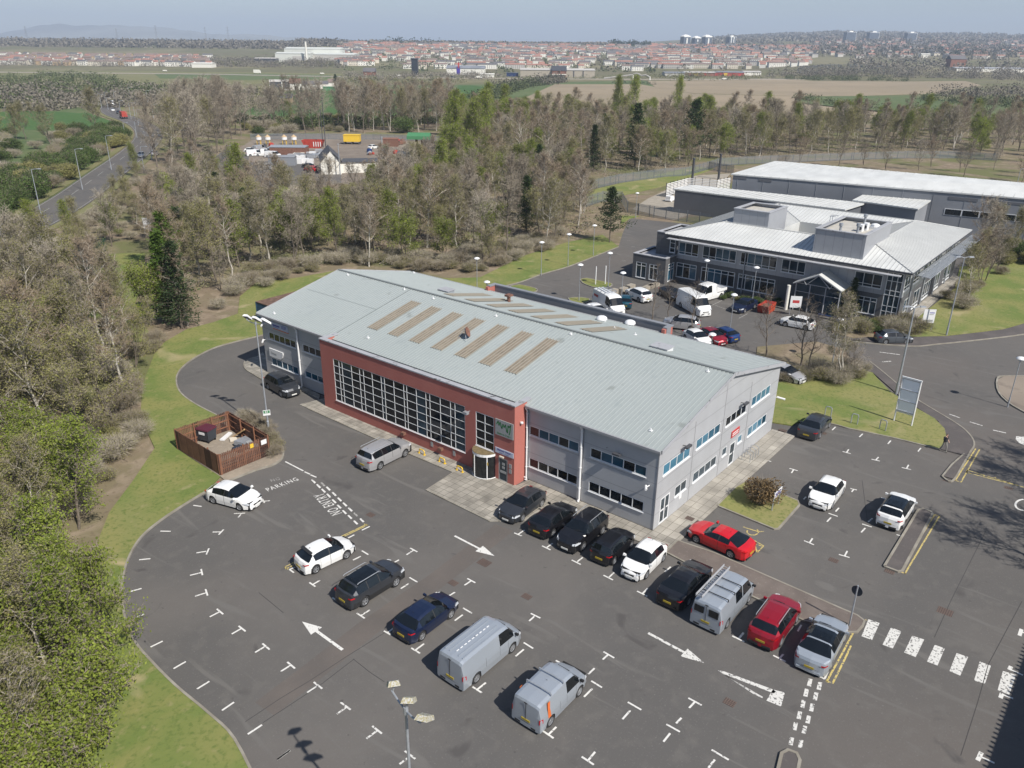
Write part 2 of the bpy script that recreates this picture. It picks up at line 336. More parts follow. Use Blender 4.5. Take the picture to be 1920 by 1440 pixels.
# main road on the left, curving away
def road_line(px, k=6): return catmull([GT(*p) for p in px], k)
rl = road_line([(-260, 560), (-90, 480), (45, 424), (135, 374), (205, 322), (258, 282), (278, 258), (272, 240), (248, 226), (218, 215), (207, 207), (208, 200), (222, 195)])
mb = MB(); ribbon(mb, rl, 9.6, -.1, .1); tag(mb.build('road', 'asphalt'), kind='structure')
mb = MB(); ribbon(mb, rl, .15, .1, .106, 4.4); ribbon(mb, rl, .15, .1, .106, -4.4)
for i in range(2, len(rl)-2):
    if i % 2: ribbon(mb, rl[i:i+2], .16, .1, .107, 1.5)
tag(mb.build('road_markings', 'paint_faint'), kind='structure')
mb = MB(); ribbon(mb, rl, 2.0, .0, .16, 6.2); ribbon(mb, rl, 1.8, .0, .16, -6.0); tag(mb.build('road_verge', 'rough_field'), kind='structure')
# motorway: a long pale viaduct and cars
mw = [GT(*p) for p in ((-300, 133), (300, 138.5), (460, 141), (620, 144), (700, 146), (900, 147), (1180, 149), (1500, 149))]
mb = MB(); ribbon(mb, catmull(mw, 3), 20, -.3, .5); tag(mb.build('motorway', 'concrete'), kind='structure')
# the estate's asphalt: car park, service road and the road on the right, one sheet
asph = [(497, 1500), (440, 1385), (390, 1335), (330, 1285), (285, 1240), (255, 1205), (237, 1165), (229, 1125), (231, 1080), (243, 1040), (265, 1005), (300, 975), (345, 945), (385, 921), (415, 906), (425, 890), (440, 800), (408, 778), (367, 757), (340, 737), (331, 718), (333, 700), (347, 683), (370, 667), (400, 652), (433, 642), (473, 632), (515, 622), (580, 606), (640, 590), (760, 560), (900, 545), (935, 538), (976, 528), (1017, 513), (1063, 500), (1110, 482), (1160, 462), (1168, 436), (1180, 409), (1250, 416), (1330, 424), (1600, 400), (2100, 420), (2500, 700), (2900, 1500), (1200, 2100)]
KERB_L = [W(*p) for p in asph[:12]]
sheet('car_park', asph, 0.0, 'asphalt', .2)
def kerb(px, side=1, smp=4, w=.13, h=.11, name='kerb'):
    L = catmull([W(*p, h) for p in px], smp) if smp > 1 else [W(*p, h) for p in px]
    mb = MB(); ribbon(mb, L, w, -.05, h); return tag(mb.build(name, 'kerb'), kind='structure')
# lawns stand a kerb's height above the asphalt
lw = asph[:13]+[(413, 893), (338, 843), (330, 800), (345, 760), (331, 718), (333, 700), (347, 683), (370, 667), (400, 652), (433, 642), (473, 632), (515, 622), (580, 606), (640, 590), (760, 560), (900, 545), (935, 538)]
lawn_px = asph[:14]+[(413, 893), (372, 868), (333, 842), (380, 800), (420, 782), (408, 778), (367, 757), (340, 737), (331, 718), (333, 700), (347, 683), (370, 667), (400, 652), (433, 642), (473, 632), (515, 622), (580, 606), (640, 590), (760, 560), (900, 545), (935, 538), (900, 520), (820, 522), (640, 505), (560, 520), (480, 530), (450, 555), (446, 588), (400, 604), (350, 617), (310, 640), (290, 662), (268, 720), (263, 780), (290, 840), (250, 900), (205, 960), (185, 1010), (185, 1080), (195, 1180), (215, 1240), (200, 1330), (140, 1450), (150, 1500)]
sheet('lawn', lawn_px, .09, 'lawn', .15)
sheet('lawn', [(120, 560), (160, 525), (203, 476), (272, 474), (268, 520), (250, 580), (290, 640), (240, 640), (180, 600)], .06, 'lawn', .1)
sheet('lawn', [(935, 538), (976, 528), (1017, 513), (1063, 500), (1110, 482), (1160, 462), (1130, 440), (1060, 455), (980, 480), (900, 520)], .085, 'lawn', .1)
kerb([(497, 1500)]+asph[1:14]); kerb(asph[17:29]+[(560, 611), (600, 600)]); kerb([(935, 538), (976, 528), (1017, 513), (1063, 500), (1110, 482), (1160, 462)])
# lawn between the gable and the road, with the footpath round it
lawnA = [(1446, 791), (1484, 797), (1500, 790), (1557, 793), (1590, 802), (1671, 819), (1720, 831), (1760, 841), (1776, 824), (1771, 803), (1752, 784), (1714, 762), (1671, 735), (1644, 708), (1636, 698), (1600, 690), (1540, 694), (1480, 715), (1454, 716)]
path_px = [(1790, 898), (1821, 844), (1827, 833), (1822, 819), (1806, 802), (1779, 784), (1752, 768), (1715, 745), (1679, 716), (1655, 696), (1630, 676), (1600, 690), (1636, 698), (1690, 745), (1760, 790), (1760, 841), (1806, 852), (1767, 892)]
sheet('footpath', path_px, .09, 'asphalt_path', .12); sheet('lawn', lawnA, .1, 'lawn', .12)
kerb([(1767, 892), (1779, 901), (1790, 897), (1806, 870), (1821, 844), (1827, 833), (1822, 819), (1806, 802), (1779, 784), (1752, 768), (1715, 745), (1679, 716), (1655, 696), (1630, 676)], smp=3)
kerb([(1767, 892), (1785, 870), (1808, 850)], smp=1); kerb([(1500, 790), (1557, 793), (1590, 802), (1671, 819), (1720, 831), (1760, 841)], smp=2)
sheet('planting_bed', [(1454, 716), (1480, 715), (1540, 694), (1600, 690), (1585, 655), (1530, 640), (1420, 650), (1415, 690)], .08, 'woodland_floor', .1)
# lawn and footpath east of the office
sheet('footpath', [(1560, 632), (1690, 632), (1775, 630), (1880, 618), (1960, 595), (1960, 612), (1925, 625), (1830, 637), (1760, 644), (1700, 648)], .09, 'asphalt_path', .12)
sheet('lawn', [(1700, 628), (1715, 600), (1790, 540), (1800, 500), (1960, 480), (1960, 596), (1880, 616), (1775, 629), (1720, 631)], .11, 'lawn', .12)
sheet('path', [(1684, 606), (1786, 512), (1800, 520), (1706, 610)], .115, 'slabs_large', .1)
sheet('planting_bed', [(1560, 610), (1640, 600), (1690, 604), (1712, 612), (1730, 629), (1640, 630), (1600, 634), (1560, 622)], .12, 'woodland_floor', .12)
kerb([(1560, 636), (1700, 648), (1760, 644), (1830, 637), (1925, 625), (1960, 612)], smp=3)
sheet('concrete_yard', [(1185, 392), (1215, 372), (1250, 356), (1290, 330), (1370, 325), (1300, 400), (1262, 412)], .03, 'concrete', .05)
sheet('lawn', [(1100, 385), (1160, 368), (1240, 350), (1290, 334), (1340, 316), (1300, 312), (1165, 343), (1100, 358)], .06, 'lawn', .1)
sheet('lawn', [(1165, 404), (1198, 405), (1180, 410), (1165, 420)], .08, 'lawn', .1)
for px in ([(957, 536), (975, 533), (1004, 540), (1006, 545), (990, 548), (960, 541)], [(1088, 523), (1101, 521), (1120, 525), (1147, 531), (1143, 537), (1130, 540), (1110, 537), (1093, 530)], [(1066, 558), (1088, 557), (1106, 560), (1098, 567), (1080, 567), (1068, 562)]):
    sheet('grass_island', px, .1, 'lawn', .12); kerb(px+[px[0]], smp=2)
# square lawn with the purple shrub
sqr = [(1345, 947), (1380, 912), (1396, 903), (1420, 906), (1496, 938), (1499, 946), (1460, 990), (1452, 991)]
sheet('lawn', sqr, .1, 'lawn', .12); kerb(sqr+[sqr[0]], smp=1)
# pavements
def pave(px, m='slabs', z=.08): return sheet('paving', px, z, m, .1)
F0 = [(576, 765), (767, 850), (850, 885), (799, 918), (919, 976.5), (966, 944), (1002, 934), (1206, 1012.7), (1248, 1032), (1271, 1012.5), (1487, 812), (1442, 793), (1222, 990), (965, 905), (610, 760), (596, 752)]
def Wp(x, y, z=0): return Vector((x, y, z))
pv = [W(*p, .08) for p in [(577, 765), (767, 850), (850, 885), (799, 918), (919, 976.5)]]
clean_poly('paving', [Vector((pv[0].x, pv[0].y, 0)), Vector((pv[1].x, pv[1].y, 0)), pv[2], pv[3], pv[4], Wp(pv[4].x+2.3, pv[4].y-2.6), Wp(-1.75, pv[4].y-3.3), Wp(-1.75, -.8), Wp(-1.75, -1.9), Wp(.05, -1.9), Wp(.05, 11), Wp(-1.3, 11.2), Wp(-1.3, 34.4), Wp(-.2, 35.6), Wp(pv[0].x, 36.3)], .08, 'slabs', .1)
clean_poly('paving', [Wp(.05, -2.05), Wp(.05, .02), Wp(21.1, .02), Wp(21.1, -2.05)], .082, 'slabs_large', .1)
sheet('paving', [(565, 732), (505, 717), (475, 701), (460, 691), (457.5, 680), (465, 673), (482, 668), (493, 660), (510, 690), (600, 740), (598, 747)], .08, 'slabs', .1)
kerb([(565, 732), (505, 717), (475, 701), (460, 691), (457.5, 680), (465, 673), (482, 668)], smp=3, w=.1, h=.085)
for a in ([(577, 765), (767, 850), (850, 885), (799, 918), (919, 976.5)],): kerb(a, smp=1, w=.1, h=.086)
red = [(1249, 1034.4), (1271, 1012.7), (1340, 1036), (1420, 1071), (1500, 1106), (1575, 1139), (1607, 1152.6), (1621, 1163), (1618, 1172), (1607, 1184), (1590, 1184), (1507, 1162), (1410, 1117), (1330, 1077)]
sheet('footpath', red, .09, 'tarmac_pale', .1); kerb(red+[red[0]], smp=1, w=.12, h=.1)
for px in ([(1658.4, 1060.6), (1684, 1070.5), (1692, 1069), (1749, 962), (1745, 958), (1731, 952.5), (1722, 955)], [(1451, 1475), (1466, 1411), (1478, 1405), (1494, 1411), (1500, 1424), (1490, 1475)]):
    sheet('traffic_island', px, .1, 'asphalt_path', .12); kerb(px+[px[0]], smp=1, w=.16, h=.12)
sheet('traffic_island', [(1958, 790), (1900, 760), (1873, 735), (1870, 712), (1885, 705), (1960, 706)], .1, 'yard', .12); kerb([(1960, 705), (1885, 704), (1870, 710), (1873, 735), (1900, 760), (1958, 790)], smp=3, w=.16, h=.12)
# enclosure apron
apr = [(413, 893), (424, 902), (480, 880), (507, 872.5), (525, 862.5), (531, 852.5), (530, 837), (521, 822), (507, 808), (482, 789), (455, 779), (432, 777), (400, 800), (333, 841)]
sheet('concrete_pad', apr, .1, 'gravel', .12); kerb([(424, 902), (480, 880), (507, 872.5), (525, 862.5), (531, 852.5), (530, 837), (521, 822), (507, 808), (482, 789), (455, 779)], smp=2)
layered('asphalt_patch', .9, [(.5, .4, .7, (.128, .111, .1), 5), (6, .6, .8, (.14, .13, .12), 3)], (.108, .096, .088))
mb = MB()
for w_, l in ((1.5, [(1720, 625), (1250, 990), (760, 1330), (420, 1600), (60, 1880)]), (.9, [(2300, 380), (2700, 520)])): ribbon(mb, P((480, 820), 3.692, l), w_, -.01, .0025)
tag(mb.build('asphalt_patches', 'asphalt_patch'), kind='structure')
# tar seams, covers
mb = MB()
for o, s, l in (((460, 1140), 2.743, [(0, 585), (180, 465), (330, 375), (520, 250), (760, 100)]), ((460, 1140), 2.743, [(90, 590), (380, 400), (560, 262)]), ((460, 1140), 2.743, [(555, 262), (640, 330), (715, 380)]), ((1300, 820), 3.097, [(1700, 540), (1600, 740), (1490, 960), (1400, 1160)]), ((1300, 820), 3.097, [(980, 250), (1010, 480)]), ((480, 820), 3.692, [(20, 1075), (190, 1215)]), ((1160, 1080), 2.526, [(1910, 120), (1750, 420), (1700, 600), (1620, 850)])):
    ribbon(mb, P(o, s, l), .035, 0, .0045)
tag(mb.build('asphalt_seams', 'tar'), kind='structure')
mb = MB()
for p in [(695, 965.3), (908, 1055), (850, 1093), (987.6, 1118.4), (1368, 1317), (1543.5, 812), (1563, 1050.5), (1668, 1071.5), (1772, 1146.5), (1776, 901), (1293, 974), (1467, 808), (1891, 915)]:
    c = W(*p); s = .3 if p[0] not in (1772, 908) else .42; mb.box(c.x-s*.8, c.y-s, 0, c.x+s*.8, c.y+s, .006 if p[0] not in (1293, 1467) else .09)
tag(mb.build('drain_covers', 'iron_rust'), kind='structure')
# ------------------------------------------------------------- painted markings
wh = MB(); wo = MB(); ye = MB(); fa = MB()
def seg(mb, o, s, l, w=.1):
    for i_, a in enumerate(l):
        q = [Vector((v.x, v.y, 0)) for v in P(o, s, [a[:2], a[2:]])]; ribbon(mb, q, w, 0, .006+.0007*(i_ % 5))
seg(wh, (0, 840), 2.4, [(870, 258, 907, 263), (722, 374, 768, 375), (626, 503, 677, 498), (583, 647, 637, 632), (612, 762, 651, 747), (677, 896, 732, 869), (781, 993, 836, 961), (886, 1085, 942, 1050), (999, 1181, 1053, 1144), (1115, 1288, 1179, 1246), (1247, 1402, 1304, 1360),
 (957, 378, 993, 378), (984, 390, 1006, 367), (884, 472, 928, 465), (929, 479, 940, 452), (855, 573, 908, 560), (905, 545, 911, 572), (878, 667, 932, 650), (925, 635, 934, 664), (944, 760, 992, 735), (976, 724, 1004, 748), (1043, 837, 1090, 810), (1074, 801, 1105, 825), (1148, 920, 1198, 890), (1181, 880, 1213, 907), (1263, 1006, 1312, 975), (1293, 963, 1327, 992)])
seg(wo, (0, 840), 2.4, [(1053, 295, 1103, 293), (1072, 312, 1090, 292), (1185, 240, 1215, 237), (1190, 247, 1180, 228)])
seg(wo, (460, 1140), 2.743, [(318, 435, 375, 398), (352, 381, 395, 415), (471, 545, 520, 510), (490, 485, 541, 523), (623, 672, 682, 628), (653, 607, 702, 646), (793, 803, 845, 765), (820, 735, 874, 776)])
seg(wh, (460, 1140), 2.743, [(163, 780, 230, 732), (1120, 0, 1165, 27), (1077, 65, 1118, 35), (1460, 67, 1490, 40), (1468, 28, 1517, 52), (1432, 178, 1480, 208), (1390, 248, 1432, 213), (1838, 265, 1866, 240), (1842, 225, 1897, 257), (1597, 270, 1650, 300), (1764, 340, 1796, 310), (1779, 375, 1834, 409), (1742, 457, 1784, 415), (852, 205, 898, 233), (873, 218, 919, 184), (1168, 405, 1216, 436), (1192, 420, 1237, 384), (1530, 632, 1585, 670), (1558, 652, 1599, 612), (1730, 765, 1792, 806), (1762, 785, 1799, 740), (713, 118, 748, 138), (730, 128, 770, 97)])
seg(wh, (480, 820), 3.692, [(370, 1005, 410, 1033), (392, 1020, 442, 990), (698, 1217, 752, 1253), (725, 1235, 788, 1195), (232, 915, 262, 937), (232, 915, 284, 893), (528, 1110, 575, 1140), (1042, 813, 1092, 780), (1066, 766, 1116, 793), (1442, 1025, 1490, 993), (1463, 977, 1518, 1007), (733, 785, 777, 812), (672, 850, 725, 824), (733, 643, 787, 617), (638, 697, 680, 675), (945, 873, 990, 848), (1062, 970, 1118, 1003), (1003, 1047, 1057, 1013), (1245, 1073, 1293, 1100), (1335, 1098, 1377, 1072)])
seg(wh, (480, 820), 3.692, [(203, 168, 327, 232), (335, 238, 375, 256), (378, 260, 418, 277)], .12)
seg(wh, (1160, 1080), 2.526, [(43, 597, 107, 634), (18, 678, 55, 637), (330, 578, 393, 612), (334, 625, 360, 597), (272, 698, 297, 672), (226, 702, 290, 738), (212, 785, 244, 745), (440, 823, 521, 871), (425, 909, 455, 870), (538, 284, 594, 311), (567, 297, 591, 268), (732, 376, 790, 405), (762, 390, 780, 370), (938, 470, 975, 488), (975, 488, 990, 453), (660, 172, 678, 150), (848, 262, 865, 232), (1712, 855, 1780, 886), (1848, 440, 1915, 470), (1812, 560, 1868, 580), (1905, 262, 1925, 272)])
seg(wh, (1160, 1080), 2.526, [(1700, 874, 1718, 835), (1850, 445, 1858, 428), (1808, 578, 1816, 556), (1898, 283, 1908, 252)], .2)
seg(wh, (900, 880), 3.692, [(237, 440, 290, 462), (264, 450, 308, 420), (430, 530, 488, 558), (460, 543, 503, 512), (635, 628, 697, 659), (668, 643, 711, 610), (855, 733, 920, 766), (890, 750, 929, 714), (1087, 843, 1158, 879), (1125, 860, 1161, 824), (1280, 710, 1320, 675), (1748, 1155, 1830, 1194), (1790, 1175, 1825, 1133), (408, 232, 468, 260)])
seg(wh, (1300, 820), 3.097, [(867, 82, 914, 95), (890, 88, 902, 70), (1035, 127, 1083, 138), (1060, 132, 1075, 115), (1210, 175, 1265, 188), (1238, 181, 1250, 160), (1130, 38, 1145, 20), (1305, 82, 1321, 62), (558, 180, 605, 194), (570, 207, 583, 187), (912, 297, 950, 306), (920, 317, 932, 301), (785, 441, 838, 459), (826, 431, 845, 410), (776, 490, 799, 466), (980, 503, 1036, 521), (1015, 492, 1040, 470), (975, 552, 998, 527), (643, 600, 700, 624), (675, 612, 692, 587), (845, 680, 907, 698), (878, 690, 894, 660), (1180, 565, 1210, 574), (428, 133, 452, 141), (1090, 350, 1130, 360), (640, 360, 655, 345)])
seg(wh, (1400, 600), 3.692, [(592, 762, 615, 740), (780, 810, 803, 788), (978, 858, 998, 835)])
seg(wo, (1400, 600), 3.692, [(1405, 652, 1475, 677), (1545, 705, 1632, 732), (1705, 762, 1795, 782), (1402, 738, 1440, 752), (920, 222, 1060, 240), (1000, 285, 940, 290)], .14)
def quad(mb, o, s, q, z=.0045):
    v = P(o, s, [tuple(a) for a in q]); mb.prism([(a.x, a.y) for a in v], 0, z)
for q in ([(1183, 205), (1236, 223), (1200, 303), (1150, 285)], [(1290, 243), (1339, 263), (1298, 343), (1250, 325)], [(1390, 283), (1447, 301), (1407, 384), (1352, 362)], [(1497, 326), (1545, 343), (1510, 424), (1460, 405)], [(1600, 365), (1655, 384), (1618, 472), (1567, 450)], [(1710, 405), (1763, 425), (1735, 510), (1683, 495)], [(1820, 450), (1882, 468), (1850, 562), (1795, 540)]):
    quad(wo, (1160, 1080), 2.526, q)
for x, y in ((905, 505), (888, 553), (873, 606), (856, 660), (836, 712), (818, 783), (951, 521), (933, 570), (915, 623), (898, 680), (880, 728), (862, 795)):
    quad(wo, (1160, 1080), 2.526, [(x-6, y-20), (x+13, y-16), (x+6, y+20), (x-14, y+15)])
for i, (x, y) in enumerate(((398, 305), (433, 338), (467, 370), (503, 404), (540, 443), (575, 480), (612, 518), (650, 552), (690, 590), (463, 325), (500, 355), (541, 393), (578, 430), (615, 465), (652, 500), (690, 535), (733, 575))):
    quad(wh if i not in (9, 15) else fa, (480, 820), 3.692, [(x-17, y-10), (x-7, y-15), (x+18, y+8), (x+7, y+15)])
def arrow(mb, o, s, tail, base, tip, hw, w):
    t, b, p = P(o, s, [tail, base, tip]); ribbon(mb, [Vector((t.x, t.y, 0)), Vector((b.x, b.y, 0))], w, 0, .005)
    d = (p-b); d.z = 0; d.normalize(); n = Vector((-d.y, d.x, 0)); mb.prism([(p.x, p.y), ((b+n*hw).x, (b+n*hw).y), ((b-n*hw).x, (b-n*hw).y)], 0, .0052)
arrow(wh, (480, 820), 3.692, (1375, 682), (1545, 770), (1652, 822), .4, .15); arrow(wh, (460, 1140), 2.743, (500, 215), (366, 118), (292, 70), .4, .18); arrow(wo, (1160, 1080), 2.526, (140, 270), (310, 362), (405, 412), .4, .18)
for q in ([(470, 447), (500, 452), (732, 538), (745, 548), (735, 556), (500, 465)], [(470, 447), (490, 462), (683, 573), (680, 578), (640, 560)], [(730, 538), (787, 552), (769, 618), (700, 590)]): quad(wo, (1160, 1080), 2.526, q, .0055)
for l in ([(985, 500), (1060, 365), (1110, 270), (1175, 205)], [(1015, 505), (1075, 385), (1100, 330)], [(980, 498), (1018, 508)]): ribbon(ye, [Vector((v.x, v.y, 0)) for v in P((1160, 1080), 2.526, l)], .1, 0, .005)
for l in ([(195, 900), (292, 850)], [(205, 912), (292, 868)], [(585, 688), (770, 600)], [(597, 692), (775, 606)], [(195, 896), (222, 915)], [(748, 600), (775, 610)]): ribbon(ye, [Vector((v.x, v.y, 0)) for v in P((480, 820), 3.692, l)], .08, 0, .005)
for l in ([(1195, 780), (1400, 450)], [(1228, 792), (1430, 455)], [(1190, 778), (1235, 792)], [(1395, 448), (1435, 458)], [(1520, 252), (1640, 65)], [(1553, 262), (1662, 70)], [(1518, 248), (1556, 262)], [(1590, 190), (1920, 290)], [(1590, 205), (1890, 282)], [(1590, 190), (1588, 206)], [(1690, 225), (1680, 218)], [(1765, 246), (1750, 232)], [(1835, 268), (1820, 258)]): ribbon(ye, [Vector((v.x, v.y, 0)) for v in P((1300, 820), 3.097, l)], .1, 0, .005)
for l in ([(290, 520), (345, 538), (380, 548), (410, 546)], [(338, 590), (408, 630), (372, 668), (345, 650)], [(338, 612), (400, 632)], [(372, 668), (352, 612)], [(58, 486), (130, 514)], [(315, 590), (345, 602)]): ribbon(ye, [Vector((v.x, v.y, 0)) for v in P((1300, 820), 3.097, l)], .09, 0, .005)
cir = [(345+33*math.cos(t), 548+20*math.sin(t)) for t in [R(-40+i*22) for i in range(12)]]; ribbon(ye, [Vector((v.x, v.y, 0)) for v in P((1300, 820), 3.097, cir)], .09, 0, .0056)
cir = [(1918+48*math.cos(R(a)), 392+32*math.sin(R(a))) for a in range(90, 280, 20)]; ribbon(wh, [Vector((v.x, v.y, 0)) for v in P((1300, 820), 3.097, cir)], .14, 0, .005)
quad(wo, (1400, 600), 3.692, [(1865, 805), (1920, 808), (1925, 868), (1885, 850), (1862, 825)])
for px in ([(1285, 610), (1275, 618)], [(1360, 560), (1330, 575)], [(1340, 572), (1390, 590)], [(1385, 597), (1402, 588)]): ribbon(fa, [W(*p) for p in px], .09, 0, .005)
for i in range(9): ribbon(fa, [W(1130+i*9, 440+i*12 % 50), W(1137+i*9, 441+i*12 % 50)], .09, 0, .005)
for n_, m_ in ((wh, 'paint_white'), (wo, 'paint_worn'), (ye, 'paint_yellow'), (fa, 'paint_faint')): tag(n_.build('road_markings', m_), kind='structure')
def text_mesh(s, size, name, m, parent=None, ext=.0, align='CENTER', bold=0., sp=1.):
    cu = bpy.data.curves.new(name, 'FONT'); cu.body = s; cu.size = size; cu.extrude = ext; cu.align_x = align; cu.align_y = 'CENTER'; cu.offset = bold; cu.space_character = sp
    t = bpy.data.objects.new('t', cu); COL.objects.link(t); bpy.context.view_layer.update()
    me = bpy.data.meshes.new_from_object(t.evaluated_get(bpy.context.evaluated_depsgraph_get())); bpy.data.objects.remove(t)
    me.materials.clear(); me.materials.append(MAT[m]); me.name = name
    return link(bpy.data.objects.new(name, me), parent)
def ground_text(s, o, sc, a, b, h, m='paint_white', flip=False):
    """lettering painted between two read points, letters h metres high"""
    p, q = P(o, sc, [a, b]); d = q-p; d.z = 0; L = d.length; ang = math.atan2(d.y, d.x)
    t = text_mesh(s, 1, 'road_lettering', m, bold=.0, sp=1.25); dx = max(v.co.x for v in t.data.vertices)-min(v.co.x for v in t.data.vertices); dy = max(v.co.y for v in t.data.vertices)-min(v.co.y for v in t.data.vertices)
    for v in t.data.vertices: v.co.x *= L/dx; v.co.y *= h/dy
    c = (p+q)/2; t.location = (c.x, c.y, .0055); t.rotation_euler = (0, 0, ang); tag(t, kind='structure'); return t
ground_text('NO ENTRY', (480, 820), 3.692, (566, 533), (436, 395), .8)
ground_text('NO', (480, 820), 3.692, (103, 302), (165, 285), .42, 'paint_faint'); ground_text('PARKING', (480, 820), 3.692, (75, 366), (287, 288), .55)
# ================================================================= BUILDINGS
X3 = Vector((1, 0, 0)); Y3 = Vector((0, 1, 0)); Z3 = Vector((0, 0, 1))
def frame_T(o, u, n):
    return Matrix(((u.x, n.x, 0, o.x), (u.y, n.y, 0, o.y), (u.z, n.z, 1, o.z), (0, 0, 0, 1)))
def wall(mb, o, u, n, L, z0, z1, ops=(), depth=.14, th=.3):
    """wall face with real openings and reveals; u along, n outward"""
    T = frame_T(Vector(o), u, n); us = sorted({0, L} | {a for q in ops for a in q[:2]}); zs = sorted({z0, z1} | {b for q in ops for b in q[2:4]})
    def face(q):
        v = [T @ Vector(p) for p in q]; mb.add(v, [(0, 1, 2, 3)])
    for a, b in zip(us, us[1:]):
        for c, d in zip(zs, zs[1:]):
            m = ((a+b)/2, (c+d)/2)
            if any(q[0] < m[0] < q[1] and q[2] < m[1] < q[3] for q in ops): continue
            face([(a, 0, c), (b, 0, c), (b, 0, d), (a, 0, d)])
    for a, b, c, d in [q[:4] for q in ops]:
        face([(a, 0, c), (b, 0, c), (b, -depth, c), (a, -depth, c)]); face([(a, 0, d), (b, 0, d), (b, -depth, d), (a, -depth, d)])
        face([(a, 0, c), (a, 0, d), (a, -depth, d), (a, -depth, c)]); face([(b, 0, c), (b, 0, d), (b, -depth, d), (b, -depth, c)])
    return mb
def window(par, o, u, n, q, cols=1, rows=1, glass='glass', frame='white_frame', fw=.06, xs=None, zs=None, depth=.14, name='window', sill=True, glasses=None):
    a, b, c, d = q; T = frame_T(Vector(o), u, n); mb = MB(); f0, f1 = -.07, -.01
    mb.box(a, f0, c, a+fw, f1, d, T); mb.box(b-fw, f0, c, b, f1, d, T); mb.box(a+fw, f0, c, b-fw, f1, c+fw, T); mb.box(a+fw, f0, d-fw, b-fw, f1, d, T)
    xs = xs or [a+(b-a)*i/cols for i in range(1, cols)]; zs = zs or [c+(d-c)*i/rows for i in range(1, rows)]
    for x in xs: mb.box(x-fw*.5, f0+.002, c+fw, x+fw*.5, f1-.002, d-fw, T)
    for z in zs: mb.box(a+fw, f0+.004, z-fw*.4, b-fw, f1-.004, z+fw*.4, T)
    if sill: mb.box(a-.03, f1-.03, c-.04, b+.03, .06, c-.002, T)
    w = mb.build(name, frame, par)
    bounds = [a]+sorted(xs)+[b]
    g = MB(); G = glasses or [glass]; mats = sorted(set(G)); 
    for i, (p, r) in enumerate(zip(bounds, bounds[1:])):
        g.cur = mats.index(G[i % len(G)]); g.box(p, -.06, c+.01, r, -.045, d-.01, T)
    g.build('pane', None, w, mats=mats); return w
XR = 20.8; YL = 45.4; ZE = 6.45; ZR = 8.72; XM = 10.4; SL = (ZR-ZE)/XM
B = empty('business_centre', (XM, YL/2, 0), 0, 'long grey clad two storey office building with pale ribbed roof and red entrance block', 'building')
Bi = Matrix.Translation((-XM, -YL/2, 0))
def bpart(mb, name, m, par=None, **k):
    o = mb.build(name, m, par or B, **k)
    if par is None: o.matrix_parent_inverse = Bi
    return o
# openings
oa = Vector((0, 0, 0))
FR = [(.86, 5.5, 4.0, 4.8), (6.5, 11.06, 4.0, 4.8), (.86, 5.5, 1.2, 2.05), (6.5, 11.06, 1.25, 2.05), (36.0, 38.9, 3.98, 4.75), (40.0, 44.4, 3.96, 4.75), (36.0, 38.9, 1.3, 2.0), (40.0, 44.4, 1.2, 2.0)]
GA = [(.75, 4.7, 4.05, 4.95), (5.6, 9.55, 4.13, 5.0), (10.5, 14.3, 4.15, 5.0), (15.3, 19.1, 4.2, 5.1), (2.88, 4.65, 1.38, 2.25), (5.65, 9.55, 1.33, 2.2), (10.5, 11.35, 1.55, 2.3), (13.35, 14.2, 1.6, 2.3), (15.3, 19.2, 1.45, 2.35), (.8, 2.15, .1, 2.25), (11.95, 12.98, .1, 2.15)]
mb = MB(); wall(mb, (0, 0, 0), Y3, -X3, YL, .12, ZE, FR)
wall(mb, (0, 0, 0), X3, -Y3, XR, .12, ZE, GA); mb.add([(0, 0, ZE), (XR, 0, ZE), (XM, 0, ZR-.05)], [(0, 1, 2)])
wall(mb, (0, YL, 0), X3, Y3, XR, .12, ZE); mb.add([(0, YL, ZE), (XR, YL, ZE), (XM, YL, ZR-.05)], [(0, 1, 2)])
wall(mb, (XR, 0, 0), Y3, X3, YL, .12, ZE); bpart(mb, 'wall', 'clad_grey')
mb = MB(); mb.box(.06, .06, 0, XR-.06, YL-.06, .14); bpart(mb, 'plinth', 'plinth')
mb = MB(); mb.box(.35, .35, .2, XR-.35, YL-.35, .25); mb.box(.35, .35, 3.1, XR-.35, YL-.35, 3.4); mb.box(.5, .5, .3, .6, YL-.5, 6.2); mb.box(.5, .5, .3, XR-.5, .6, 6.2); bpart(mb, 'floor_slabs', 'black')
# vertical joints in the cladding
for y in (6.1, 11.25, 35.3, 39.6): bpart(MB().box(-.02, y-.03, .15, -.001, y+.03, ZE-.1), 'cladding_joint', 'gutter')
for x in (5.15, 10.0, 14.8): bpart(MB().box(x-.025, -.02, .15, x+.025, -.001, ZE+.2 if x != 10 else ZR-.5), 'cladding_joint', 'gutter')
bpart(MB().box(-.03, -.03, .14, .03, .03, ZE-.15), 'corner_trim', 'gutter')
